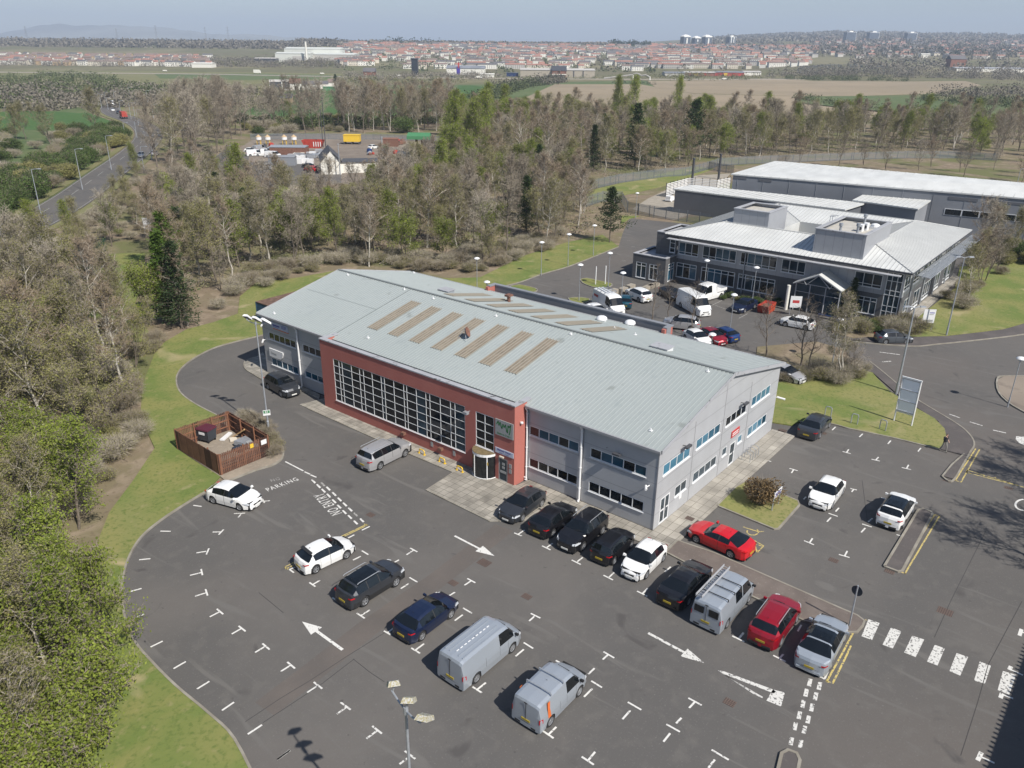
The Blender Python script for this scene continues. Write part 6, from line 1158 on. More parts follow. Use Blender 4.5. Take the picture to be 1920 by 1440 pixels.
for i, p in enumerate(((1116.5, 533), (1134.5, 532))):
    c = W(*p, .1); mb = MB(); mb.tube((0, 0, 0), (0, 0, 2.6), .07, .07, 8); mb.tube((0, 0, 2.6), (0, 0, 2.65), .08, .02, 8); o = mb.build('marker_post', 'white_metal'); o.location = c; tag(o, 'white post on the grass island, %s of the pair' % ('left', 'right')[i], 'post', 'white posts')
c = W(1550, 598); r0 = empty('bench', (c.x, c.y, 0), R(90), 'blue bench or rail beside the porch of the office', 'bench'); mb = MB(); mb.box(-1.1, -.2, .42, 1.1, .2, .47); mb.build('seat', 'car_blue', r0)
for x in (-1.0, 1.0): mb = MB(); mb.box(x-.04, -.18, 0, x+.04, .18, .42); mb.build('leg', 'car_blue', r0)
def skip(px, ang, m, label, s=1., z=0, name='skip'):
    c = W(*px, .5); r0 = empty(name, (c.x, c.y, z), ang, label, 'skip'); r0.scale = (s,)*3; mb = MB(); y = .9
    P1 = [(-1.3, .0), (1.3, .0), (1.9, 1.3), (-1.9, 1.3)]; q = [(x, -y, zz) for x, zz in P1]+[(x, y, zz) for x, zz in P1]
    mb.add(q, [(0, 1, 2, 3), (7, 6, 5, 4), (0, 3, 7, 4), (1, 5, 6, 2), (0, 4, 5, 1)]); q2 = [(x*.95, -y+.06, zz+.05) for x, zz in P1]+[(x*.95, y-.06, zz+.05) for x, zz in P1]; mb.add(q2, [(3, 2, 1, 0), (4, 5, 6, 7), (4, 7, 3, 0), (2, 6, 5, 1), (1, 5, 4, 0)]); mb.build('body', m, r0)
    mb = MB()
    for x in (-1.2, -.4, .4, 1.2): mb.box(x-.05, -y-.06, .1, x+.05, -y-.002, 1.25); mb.box(x-.05, y+.002, .1, x+.05, y+.06, 1.25)
    mb.build('rib', m, r0); mb = MB(); mb.prism([(-1.5, -.75), (1.5, -.75), (1.5, .75), (-1.5, .75)], .6, .95); mb.build('rubble', 'rust', r0); return r0
skip((1437, 577), away((1425, 585), (1452, 568)), 'orange', 'red orange waste skip beside the dark blue saloon', .8).children[0].data.materials[0] = MAT['skip_red']
for i, p in enumerate(((1168, 546), (1182, 540), (1150, 549), (1215, 536), (1225, 533))):
    c = W(*p, .4); mb = MB(); w = .7 if i < 3 else 1.2; mb.prism([(-w, -.4), (w, -.4), (w+.02, .38), (-w+.03, .42)], 0, .85 if i < 3 else .4); mb.box(-w+.05, -.35, .85 if i < 3 else .4, w-.05, .35, .9 if i < 3 else .46); o = mb.build('concrete_block', 'concrete'); o.location = (c.x, c.y, 0); tag(o, 'pale concrete block by the corner block of the office', 'block', 'pale concrete blocks behind the white van')
# cycle rack by the gable door
for k in range(4):
    r0 = MB(); r0.path([(0, 0, 0), (0, 0, .7), (0, -.35, .85), (0, -.7, .7), (0, -.7, 0)], .025, 6); o = r0.build('cycle_stand', 'galvanised'); o.location = (13.9+k*.55, -.35, .08); tag(o, 'wire cycle hoop beside the gable door', 'cycle stand', 'cycle hoops by the gable door')
# person
mb = None
def person(px, label):
    c = W(*px); d = math.atan2(CAM.y-c.y, CAM.x-c.x)+.9
    me = bpy.data.meshes.new('body'); V = [(0, 0, .96), (0, 0, 1.15), (.0, 0, 1.38), (0, 0, 1.5), (.02, 0, 1.6), (.02, 0, 1.72), (0, .1, .93), (.16, .11, .52), (.2, .11, .08), (.32, .11, .04), (0, -.1, .93), (-.08, -.11, .52), (-.28, -.11, .12), (-.17, -.12, .04), (0, .19, 1.4), (-.06, .27, 1.15), (.1, .28, .95), (.16, .27, .86), (0, -.19, 1.4), (.02, -.27, 1.18), (.22, -.2, 1.38), (.2, -.12, 1.5)]
    E_ = [(0, 1), (1, 2), (2, 3), (3, 4), (4, 5), (0, 6), (6, 7), (7, 8), (8, 9), (0, 10), (10, 11), (11, 12), (12, 13), (2, 14), (14, 15), (15, 16), (16, 17), (2, 18), (18, 19), (19, 20), (20, 21)]
    me.from_pydata(V, E_, []); o = bpy.data.objects.new('person', me); COL.objects.link(o); o.location = (c.x, c.y, 0); o.rotation_euler = (0, 0, d); o.scale = (1.0, 1.0, 1.0)
    m = o.modifiers.new('skin', 'SKIN'); rad = [.15, .14, .17, .06, .09, .08, .09, .065, .045, .04, .09, .065, .045, .04, .065, .045, .035, .04, .065, .045, .035, .04]
    for i, r_ in enumerate(rad): me.skin_vertices[0].data[i].radius = (r_, r_)
    me.skin_vertices[0].data[0].use_root = True
    s = o.modifiers.new('sub', 'SUBSURF'); s.levels = 1; s.render_levels = 1
    bpy.context.view_layer.update(); m2 = bpy.data.meshes.new_from_object(o.evaluated_get(bpy.context.evaluated_depsgraph_get()))
    for k in ('skin', 'cloth_black', 'cloth_grey', 'hair'): m2.materials.append(MAT[k])
    for f in m2.polygons:
        z = f.center.z; y = abs(f.center.y); f.material_index = 3 if z > 1.66 or z < .07 else (0 if z > 1.46 or (y > .2 and z < 1.1) else (1 if z > .92 else 2))
    o.modifiers.clear(); o.data = m2; m2.name = 'person'; tag(o, label, 'person'); return o
person((1768, 847), 'person in a black top and grey trousers walking by the lawn edge')
# ================================================================= timber bin enclosure
root = empty('bin_enclosure', W(420, 830), 0, 'brown timber fence enclosure with pointed boards beside the car park', 'fence'); Ri = Matrix.Translation(-root.location)
A_, B_, C_, D_ = W(332.5, 841, .1), W(413.8, 891, .1), W(507.5, 852.5, .1), W(432, 806, .1); Hf = 1.85
def fence_side(p, q, name='fence_panel', gap=.15, inside=1):
    d = q-p; d.z = 0; L = d.length; d.normalize(); n = Vector((d.y, -d.x, 0)); T = Matrix(((d.x, n.x, 0, p.x), (d.y, n.y, 0, p.y), (0, 0, 1, .08), (0, 0, 0, 1))); mb = MB(); k = 0
    while k < L-.12:
        h = Hf+rnd.uniform(-.03, .03); v = [(k, 0, .04), (k+.115, 0, .04), (k+.115, 0, h-.06), (k+.057, 0, h), (k, 0, h-.06)]; vs = [T @ Vector(x) for x in v]+[T @ Vector((x[0], .025, x[2])) for x in v]; mb.add(vs, [(0, 1, 2, 3, 4), (9, 8, 7, 6, 5)]+[(i, 5+i, 5+(i+1) % 5, (i+1) % 5) for i in range(5)]); k += gap
    o = mb.build(name, 'fence_wood', root); o.matrix_parent_inverse = Ri; mb = MB()
    for z in (.4, 1.0, 1.55): mb.box(0, -.05, z, L, -.002, z+.09, T)
    k = 0
    while k <= L: mb.box(k-.05, -.15, 0, k+.05, -.052, Hf-.02, T); k += L/max(1, round(L/1.9))
    o2 = mb.build('rail', 'wood_post', root); o2.matrix_parent_inverse = Ri; return o
fence_side(A_, B_); fence_side(B_, C_, 'gate', .16); fence_side(C_, D_); fence_side(D_, A_)
mb = MB(); d = (C_-B_); d.z = 0; L = d.length; d.normalize(); n = Vector((d.y, -d.x, 0)); T = Matrix(((d.x, n.x, 0, B_.x), (d.y, n.y, 0, B_.y), (0, 0, 1, .08), (0, 0, 0, 1))); mb.box(L-.75, .03, 1.2, L-.25, .045, 1.6, T); o = mb.build('notice', 'sign_white', root); o.matrix_parent_inverse = Ri
mb = MB(); mb.box(L-1.75, .03, 1.3, L-1.45, .045, 1.65, T); o = mb.build('notice', 'yellow', root); o.matrix_parent_inverse = Ri
c = W(389, 826, .1); r0 = empty('waste_bin', (c.x, c.y, .12), away((372, 825), (400, 832)), 'large dark wheeled bin with a maroon lid inside the timber enclosure', 'bin'); mb = MB(); mb.add([(-.6, -.45, .2), (.6, -.45, .2), (.6, .45, .2), (-.6, .45, .2), (-.68, -.52, 1.15), (.68, -.52, 1.15), (.68, .52, 1.15), (-.68, .52, 1.15)], [(0, 3, 2, 1), (0, 1, 5, 4), (1, 2, 6, 5), (2, 3, 7, 6), (3, 0, 4, 7), (4, 5, 6, 7)]); mb.build('body', 'bin_body', r0)
mb = MB(); mb.add([(-.72, -.56, 1.16), (.72, -.56, 1.16), (.72, .56, 1.16), (-.72, .56, 1.16), (-.7, -.5, 1.26), (.7, -.5, 1.26), (.66, .5, 1.34), (-.66, .5, 1.34)], [(0, 3, 2, 1), (0, 1, 5, 4), (1, 2, 6, 5), (2, 3, 7, 6), (3, 0, 4, 7), (4, 5, 6, 7)]); mb.build('lid', 'bin_lid', r0)
for x in (-.5, .5):
    for y in (-.38, .38): mb = MB(); mb.tube((x, y-.04, .1), (x, y+.04, .1), .1, .1, 10); mb.build('wheel', 'tyre', r0)
mb = MB(); mb.box(-.3, -.535, .75, .3, -.505, .98); mb.build('label', 'sign_white', r0)
def junk(px, dims, rz, m, label, tilt=0, zc=.25, name='discarded_board'):
    c = W(*px, zc); mb = MB(); x, y, z = dims; T = Matrix.Rotation(tilt, 4, 'Y'); mb.add([T @ Vector(v) for v in ((-x, -y, 0), (x*.9, -y, 0), (x, y*.9, 0), (-x, y, 0), (-x, -y, z), (x*.9, -y, z), (x, y*.9, z), (-x, y, z))], [(0, 3, 2, 1), (4, 5, 6, 7), (0, 1, 5, 4), (1, 2, 6, 5), (2, 3, 7, 6), (3, 0, 4, 7)]); o = mb.build(name, m); o.location = (c.x, c.y, .13+abs(math.sin(tilt))*x); o.rotation_euler = (0, 0, rz); tag(o, label, 'rubbish'); return o
junk((424, 817), (.75, .2, .12), .5, 'sign_white', 'white board lying on the floor of the bin enclosure'); junk((437, 822), (.35, .3, .1), 1.2, 'house_cream', 'crumpled pale sheet lying on the enclosure floor'); junk((449, 815), (.85, .16, .1), 1.9, 'wood_pale', 'light wooden plank leaning in the enclosure', R(35), .5, 'plank')
junk((460, 826), (.85, .5, .35), .3, 'galvanised', 'flattened grey shutters stacked in the enclosure', R(6), .4, 'shutter_pile'); junk((458, 836), (.9, .45, .25), .1, 'glass_far', 'dark grey tray with broken panels in front of the shutters', R(-5), .3, 'discarded_tray'); junk((475, 832), (.6, .5, .3), -.3, 'sign_grey', 'grey panels stacked against the gate', R(8), .3, 'panel_stack')
# ================================================================= palisade fences, green mesh fence, container
def palisade(px, label, h=2.4, gap=.28, name='palisade_fence', m='palisade', pw=.07, zs=0):
    L = [GT(*p) for p in px]; root = empty(name, (L[0].x, L[0].y, 0), 0, label, 'fence'); o0 = Vector((L[0].x, L[0].y, 0)); a = MB(); r_ = MB(); po = MB()
    for p, q in zip(L, L[1:]):
        p = Vector((p.x, p.y, 0))-o0; q = Vector((q.x, q.y, 0))-o0; d = q-p; Ls = d.length; d.normalize(); n = Vector((-d.y, d.x, 0)); T = Matrix(((d.x, n.x, 0, p.x), (d.y, n.y, 0, p.y), (0, 0, 1, 0), (0, 0, 0, 1))); k = 0
        while k < Ls:
            vs = [T @ Vector(x) for x in ((k, 0, .05), (k+pw, 0, .05), (k+pw, 0, h-.1), (k+pw/2, 0, h), (k, 0, h-.1))]; a.add(vs, [(0, 1, 2, 3, 4)]); k += gap*.5
        for z in (.35, h-.5): r_.box(0, .01, z, Ls, .06, z+.06, T)
        k = 0
        while k < Ls: po.box(k-.05, .06, 0, k+.05, .16, h-.05, T); k += 2.75
    a.build('pales', m, root); r_.build('rail', m, root); po.build('post', m, root)
    return root
palisade([(1100, 358), (1160, 344), (1247, 332), (1285, 330), (1304, 325), (1329, 318)], 'grey palisade fence curving round the grass north of the compound')
palisade([(1329, 318), (1345, 312), (1400, 308), (1600, 300), (1700, 297), (1790, 297), (1870, 302)], 'long grey palisade fence along the woodland behind the warehouse')
palisade([(1329, 318), (1345, 322), (1375, 326)], 'short palisade fence joining the warehouse corner'); palisade([(1100, 388), (1130, 378), (1165, 379), (1176, 399), (1196, 403), (1225, 408), (1287, 417), (1330, 424)], 'dark palisade fence and gate in front of the dark brick shed')
palisade([(395, 318), (418, 300), (436, 284)], 'grey palisade fence beside the depot entrance road'); palisade([(470, 262), (560, 261), (700, 262), (860, 266)], 'grey fence along the far side of the depot yard', 2.2)
palisade([(138, 538), (160, 512), (182, 486), (202, 468)], 'dark green mesh fence along the side lawn', 2.2, .12, 'mesh_fence', 'mesh_green', .02)
c = W(484, 603, .1); r0 = empty('shipping_container', (c.x+3.0, c.y-1.22, .09), 0, 'blue shipping container with a rusty roof behind the far left corner of the building', 'container'); mb = MB(); Lc, Wc, Hc = 3.0, 1.22, 2.5
for s in (-1, 1):
    k = -Lc
    while k < Lc-.05: mb.add([(k, s*Wc, .1), (k+.07, s*(Wc-.04), .1), (k+.14, s*(Wc-.04), .1), (k+.2, s*Wc, .1), (k, s*Wc, Hc), (k+.07, s*(Wc-.04), Hc), (k+.14, s*(Wc-.04), Hc), (k+.2, s*Wc, Hc)], [(0, 1, 5, 4), (1, 2, 6, 5), (2, 3, 7, 6)]); k += .2
k = -Wc
while k < Wc-.05: mb.add([(-Lc, k, .1), (-Lc+.04, k+.07, .1), (-Lc+.04, k+.14, .1), (-Lc, k+.2, .1), (-Lc, k, Hc), (-Lc+.04, k+.07, Hc), (-Lc+.04, k+.14, Hc), (-Lc, k+.2, Hc)], [(0, 1, 5, 4), (1, 2, 6, 5), (2, 3, 7, 6)]); k += .2
mb.box(Lc-.05, -Wc, .1, Lc, Wc, Hc); mb.build('wall', 'blue_container', r0); mb = MB(); mb.box(-Lc-.02, -Wc-.02, Hc, Lc+.02, Wc+.02, Hc+.08); mb.build('roof', 'rusty_top', r0); mb = MB()
for x in (-Lc, Lc):
    for y in (-Wc, Wc): mb.box(x-.05, y-.05, 0, x+.05, y+.05, Hc+.02)
mb.build('corner_post', 'blue_container', r0)
# ================================================================= depot beyond the trees
a, b, c_, d_ = W(603, 328, 0), W(645, 327, 0), W(672, 313, 0), W(628, 306, 0)
A2 = W(603, 328); B2 = W(641, 327); dd = (B2-A2).normalized(); nn = Vector((-dd.y, dd.x, 0)); nn = -nn if nn.dot(FWD) < 0 else nn; Wd_ = (B2-A2).length
q = [A2, A2+nn*14, B2+nn*14, B2]; shd = shed('cottage', [V2(q[0]), V2(q[1]), V2(q[2]), V2(q[3])], 3.4, 'house_white', 'slate', 'white gabled cottage with a dark slate roof in the depot', 'house', ridge=(V2((A2+B2)/2-nn*.3), V2((A2+B2)/2+nn*14.3), 6.2))
mb = MB(); m_ = (A2+B2)/2-nn*.05-shd.location; mb.box(-.9, -.04, .8, .1, .02, 2.4, Matrix(((dd.x, nn.x, 0, m_.x), (dd.y, nn.y, 0, m_.y), (0, 0, 1, 0), (0, 0, 0, 1)))); mb.build('window', 'glass', shd)
q = [B2+nn*2, B2+nn*9, B2+nn*9+dd*10, B2+nn*2+dd*10]; shed('cottage_extension', [V2(x) for x in q], 3.0, 'house_white', 'slate', 'flat roofed white extension joined to the right of the cottage')
def boxes(name, px, dims, rz, m, label, cat, z=0, zc=1., top=None):
    c = W(*px, zc); r0 = empty(name, (c.x, c.y, .05), rz, label, cat); x, y, h = dims; mb = MB(); mb.box(-x/2, -y/2, z, x/2, y/2, h); mb.build('body', m, r0); mb = MB(); mb.add([(-x/2-.1, -y/2-.1, h), (x/2+.1, -y/2-.1, h), (x/2+.1, y/2+.1, h), (-x/2-.1, y/2+.1, h), (-x/2-.1, 0, h+.25*min(y, 2)), (x/2+.1, 0, h+.25*min(y, 2))], [(0, 1, 5, 4), (2, 3, 4, 5), (0, 4, 3), (1, 2, 5), (3, 2, 1, 0)]); mb.build('roof', top or m, r0); return r0
rr = math.atan2(RGT.y, RGT.x)
c = W(787, 288, 0); r0 = empty('canopy', (c.x, c.y, 0), rr, 'green roofed open canopy on tall posts at the right of the depot', 'canopy'); mb = MB(); mb.add([(-3.7, -2.5, 5.6), (3.7, -2.5, 5.6), (3.7, 2.5, 5.6), (-3.7, 2.5, 5.6), (-3.5, 0, 6.5), (3.5, 0, 6.5), (-3.7, -2.5, 4.6), (3.7, -2.5, 4.6), (-3.7, 2.5, 4.6), (3.7, 2.5, 4.6)], [(0, 1, 5, 4), (2, 3, 4, 5), (0, 4, 3), (1, 2, 5), (0, 6, 7, 1), (1, 7, 9, 2), (3, 8, 6, 0)]); mb.build('roof', 'canopy_green', r0)
for x in (-.9, .9):
    for y in (-1, 1): mb = MB(); mb.box(x-.25, y-.25, 0, x+.25, y+.25, 4.8); mb.build('post', 'rust', r0)
c = W(661, 270, 0); r0 = empty('hopper', (c.x, c.y, 0), rr, 'large yellow hopper standing by the far depot fence', 'machine'); mb = MB(); mb.box(-2.8, -1.5, .9, 2.8, 1.5, 3.0); mb.prism([(-2.9, -1.6), (2.9, -1.6), (2.9, 1.6), (-2.9, 1.6)], 3.0, 3.25); mb.build('body', 'yellow', r0); mb = MB()
for x in (-2.6, 0, 2.6): mb.box(x-.2, -1.55, 0, x+.2, 1.55, .9)
mb.build('frame', 'dark_metal', r0)
r0 = skip((588, 274), rr, 'skip_red', 'long red skip with white stripes in the depot', 1.9, name='long_skip'); mb = MB()
for x in (.2, .6, 1.0, 1.4): mb.box(x, -.975, .3, x+.14, -.962, 1.1)
mb.build('stripe', 'sign_white', r0)
boxes('open_store', (542, 275), (11, 5, 2.6), rr, 'rust', 'low brick store with a grey sheet roof in the depot', 'building', zc=2.6, top='galvanised')
for i, x in enumerate((486, 503, 534, 552)):
    c = W(x, 271, 0); r0 = empty('salt_silo', (c.x, c.y, 0), 0, 'small white silo with an orange conical top beside the depot fence', 'silo', 'silos in the depot'); r0.scale = (.75,)*3; mb = MB(); mb.lathe([(.3, 1.2), (1.3, 2.2), (1.3, 3.4)], n=12); mb.build('body', 'white_metal', r0); mb = MB(); mb.lathe([(1.35, 3.4), (0, 4.5)], n=12); mb.build('cap', 'house_buff', r0); mb = MB()
    for a_ in range(4): mb.tube((1.1*math.cos(a_*1.57), 1.1*math.sin(a_*1.57), 0), (1.1*math.cos(a_*1.57), 1.1*math.sin(a_*1.57), 2.2), .1, .1, 5)
    mb.build('leg', 'yellow', r0)
for k in range(26):
    px = (545+rnd.random()*75, 280+rnd.random()*13); c = W(*px, .6); s = rnd.uniform(.8, 1.4); mb = MB(); mb.box(-s, -s*.7, .1, s, s*.7, 1.1); mb.box(-s*.9, -s*.6, 0, s*.9, s*.6, .1); mb.box(-s*.9, -s*.6, 1.1, s*.9, s*.6, 1.14); o = mb.build('crate', ('galvanised', 'coping', 'house_white')[k % 3]); o.location = (c.x, c.y, .05); o.rotation_euler = (0, 0, rr); tag(o, 'pale grey crate stored in the depot yard', 'crate', 'crates in the depot yard')
for k, (x, y) in enumerate(((558, 297), (566, 297), (560, 304), (573, 303), (582, 304), (586, 290))):
    c = W(x, y, .6); mb = MB(); mb.box(-.9, -.7, .15, .9, .7, 1.5); mb.box(-.8, -.6, 0, .8, .6, .15); o = mb.build('storage_cube', 'sign_white'); o.location = (c.x, c.y, .05); o.rotation_euler = (0, 0, rr); tag(o, 'white storage cube in front of the depot crates', 'crate', 'white cubes in the depot')
boxes('site_hut', (530, 303), (7.5, 2.4, 2.3), rr, 'shed_grey', 'grey flat container hut left of the white cubes', 'hut')
for k in range(34):
    px = rnd.choice([(690+rnd.random()*30, 283+rnd.random()*6), (715+rnd.random()*35, 268+rnd.random()*20), (745+rnd.random()*12, 264+rnd.random()*6), (795+rnd.random()*35, 285+rnd.random()*22), (700+rnd.random()*40, 296+rnd.random()*14), (495+rnd.random()*40, 268+rnd.random()*14)]); c = W(*px, .4); s = rnd.uniform(.4, 1.1); mb = MB(); mb.lathe([(s*.8, 0), (s, .2), (s*.9, .8*s+.2), (s*.3, 1.1*s+.2), (0, 1.1*s+.2)], n=7); o = mb.build('scrap_pile', rnd.choice(['rust', 'car_blue', 'galvanised', 'dark_metal', 'skip_red', 'canopy_green', 'rusty_top', 'dark_metal'])); o.location = (c.x, c.y, .05); tag(o, 'heap of scrap or drum in the depot yard', 'scrap', 'scrap heaps in the depot')
boxes('cylinder_rack', (733, 269), (5, 2, 2.4), rr, 'rust', 'rusty stack of pipes left of the green canopy', 'stack')
for px, h in (((611, 279), 16), ((606, 276), 12), ((719, 331), 10), ((638, 329), 8), ((821, 325), 7)):
    c = W(*px); mb = MB(); mb.tube((0, 0, 0), (0, 0, h), .16, .1, 6); mb.box(-.3, -.1, h-.1, .3, .1, h+.05); o = mb.build('pole', 'galvanised' if h < 12 else 'dark_metal'); o.location = (c.x, c.y, 0); tag(o, 'tall thin mast standing in the depot', 'pole', 'masts in the depot')
# ================================================================= VEGETATION
def leafmat(name, c1, c2, tr=.25):
    m, nt, b = nm(name); b.inputs['Roughness'].default_value = .7; b.inputs['Specular IOR Level'].default_value = .2
    g = nt.nodes.new('ShaderNodeNewGeometry'); r = nt.nodes.new('ShaderNodeValToRGB'); r.color_ramp.elements[0].color = (*c1, 1); r.color_ramp.elements[1].color = (*c2, 1); nt.links.new(g.outputs['Random Per Island'], r.inputs['Fac'])
    oi = nt.nodes.new('ShaderNodeObjectInfo'); mr = nt.nodes.new('ShaderNodeMapRange'); mr.inputs['To Min'].default_value = .78; mr.inputs['To Max'].default_value = 1.2; nt.links.new(oi.outputs['Random'], mr.inputs['Value'])
    vm = nt.nodes.new('ShaderNodeVectorMath'); vm.operation = 'SCALE'; nt.links.new(r.outputs['Color'], vm.inputs[0]); nt.links.new(mr.outputs['Result'], vm.inputs['Scale']); nt.links.new(vm.outputs[0], b.inputs['Base Color'])
    t = nt.nodes.new('ShaderNodeBsdfTranslucent'); nt.links.new(vm.outputs[0], t.inputs['Color']); mx = nt.nodes.new('ShaderNodeMixShader'); mx.inputs[0].default_value = tr
    nt.links.new(b.outputs[0], mx.inputs[1]); nt.links.new(t.outputs[0], mx.inputs[2]); nt.links.new(mx.outputs[0], nt.nodes['Material Output'].inputs['Surface'])
leafmat('leaf_fresh', (.15, .2, .03), (.28, .325, .06), .35); leafmat('leaf_bud', (.18, .18, .06), (.3, .28, .11), .3); leafmat('leaf_ochre', (.18, .15, .06), (.29, .24, .1), .3); leafmat('leaf_dark', (.045, .08, .022), (.1, .14, .035), .2)
leafmat('needle', (.022, .045, .018), (.06, .085, .03), .05); leafmat('needle_bright', (.05, .1, .015), (.12, .18, .03), .1); leafmat('leaf_purple', (.1, .07, .035), (.2, .135, .065), .2); leafmat('blossom', (.42, .34, .3), (.6, .52, .47), .2)
mat('twig_dark', (.1, .08, .065), .95); mat('bark', (.15, .125, .1), .95, var=.25, scale=3); mat('bark_birch', (.4, .37, .32), .9, var=.35, scale=4); mat('twig', (.25, .215, .165), .95); mat('twig_red', (.25, .195, .14), .95); mat('twig_pale', (.34, .3, .24), .95)
def tube3(V, Fc, pts, r0, r1, n=4):
    base = len(V); m = len(pts)
    for i, p in enumerate(pts):
        d = (pts[min(i+1, m-1)]-pts[max(i-1, 0)]); d = d.normalized() if d.length > 1e-6 else Z3; u = d.orthogonal().normalized(); w = d.cross(u); r = r0+(r1-r0)*i/(m-1)
        for k in range(n): t = 2*math.pi*k/n; V.append(tuple(p+u*math.cos(t)*r+w*math.sin(t)*r))
    for i in range(m-1):
        for k in range(n): Fc.append((base+i*n+k, base+i*n+(k+1) % n, base+(i+1)*n+(k+1) % n, base+(i+1)*n+k))
def blade(V, Fc, p, q, w, rg):
    d = (q-p); s = Vector((rg.uniform(-1, 1), rg.uniform(-1, 1), rg.uniform(-1, 1))).cross(d)
    if s.length < 1e-6: return
    s = s.normalized()*w; b = len(V); V += [tuple(p-s), tuple(p+s), tuple(q)]; Fc.append((b, b+1, b+2))
def leafq(V, Fc, p, s, rg):
    a = Vector((rg.gauss(0, 1), rg.gauss(0, 1), rg.gauss(0, 1))).normalized(); b = a.orthogonal().normalized(); c = a.cross(b); k = len(V)
    V += [tuple(p-b*s), tuple(p-c*s*.6), tuple(p+b*s), tuple(p+c*s*.6)]; Fc.append((k, k+1, k+2, k+3))
def rot_dir(az, el): return Vector((math.cos(az)*math.cos(el), math.sin(az)*math.cos(el), math.sin(el)))
def mesh_of(name, V, Fc, m):
    me = bpy.data.meshes.new(name); me.from_pydata(V, [], Fc); me.materials.append(MAT[m]); me.update(); return me
def tree(seed, H, spread, limbs=24, subs=6, twigs=9, leaves=0, lsize=.1, low=.25, el=(.5, 1.1), trunk='bark', twig='twig', leaf='leaf_bud', shape=1., stems=1, tw=.021, wob=.03, twl=.75, lcl=.25):
    rg = random.Random(seed); V, Fc, TV, TF, LV, LF = [], [], [], [], [], []; spread *= 1.16
    for st in range(stems):
        lean = Vector((rg.uniform(-.12, .12), rg.uniform(-.12, .12), 0))*(1 if stems == 1 else 2.6); hs = H*(1 if st == 0 else rg.uniform(.75, .98)); pts = [Vector((0, 0, -.2))+lean*0]; n = 9
        for i in range(1, n+1): z = hs*i/n; pts.append(Vector((lean.x*z+rg.gauss(0, wob)*H*.3, lean.y*z+rg.gauss(0, wob)*H*.3, z)))
        r0 = H*.0135/math.sqrt(stems)**.6; tube3(V, Fc, pts, r0, .015, 6)
        for j in range(limbs//stems):
            f = low+(1-low)*((j+.5)/(limbs//stems))**.9; z = f*n; i = min(int(z), n-1); p = pts[i].lerp(pts[i+1], z-i); az = j*2.4+rg.uniform(-.5, .5); t = (f-low)/(1-low)
            prof = (math.sin(math.pi*min(1, .22+.78*t)) if shape > 0 else (1-t))
            ln = spread*(.35+.65*prof)*rg.uniform(.75, 1.15); e = el[0]+(el[1]-el[0])*t+rg.uniform(-.15, .15); d = rot_dir(az, e); q = p.copy(); bp = [p]
            for k in range(4): d = (d+Vector((rg.gauss(0, .14), rg.gauss(0, .14), rg.gauss(.06, .1)))).normalized(); q = q+d*ln/4; bp.append(q)
            tube3(V, Fc, bp, r0*.42*(1-.55*f), .01, 3)
            for s in range(subs):
                g = .2+.8*(s+rg.random())/subs; k = min(int(g*4), 3); a = bp[k].lerp(bp[k+1], g*4-k); dd = (d*.55+Vector((rg.gauss(0, .6), rg.gauss(0, .6), rg.gauss(.2, .4)))).normalized(); l2 = ln*.42*rg.uniform(.6, 1.1)*(1.1-.4*g); m1 = a+dd*l2*.5+Vector((rg.gauss(0, .05), rg.gauss(0, .05), .04)); b = m1+(dd+Vector((0, 0, .2))).normalized()*l2*.5
                tube3(V, Fc, [a, m1, b], r0*.13+.004, .005, 3)
                for w in range(twigs):
                    h = rg.random()**.8; c = a.lerp(m1, h*2) if h < .5 else m1.lerp(b, h*2-1); td = (dd*.6+Vector((rg.gauss(0, .75), rg.gauss(0, .75), rg.gauss(.15, .55)))).normalized(); tl = twl*rg.uniform(.5, 1.1); e_ = c+td*tl; blade(TV, TF, c, e_, tw, rg)
                    c2 = c.lerp(e_, .4); blade(TV, TF, c2, c2+(td+Vector((rg.gauss(0, .7), rg.gauss(0, .7), rg.gauss(0, .5)))).normalized()*tl*.55, tw*.7, rg)
                    c3 = c.lerp(e_, .65); blade(TV, TF, c3, c3+(td+Vector((rg.gauss(0, .8), rg.gauss(0, .8), rg.gauss(.2, .5)))).normalized()*tl*.5, tw*.7, rg)
                    for _ in range(leaves): leafq(LV, LF, c.lerp(e_, rg.uniform(.2, 1.05))+Vector((rg.gauss(0, lcl), rg.gauss(0, lcl), rg.gauss(0, lcl))), lsize*rg.uniform(.6, 1.3), rg)
    return [('trunk', mesh_of('trunk', V, Fc, trunk)), ('twigs', mesh_of('twigs', TV, TF, twig))] + ([('foliage', mesh_of('foliage', LV, LF, leaf))] if leaves else [])
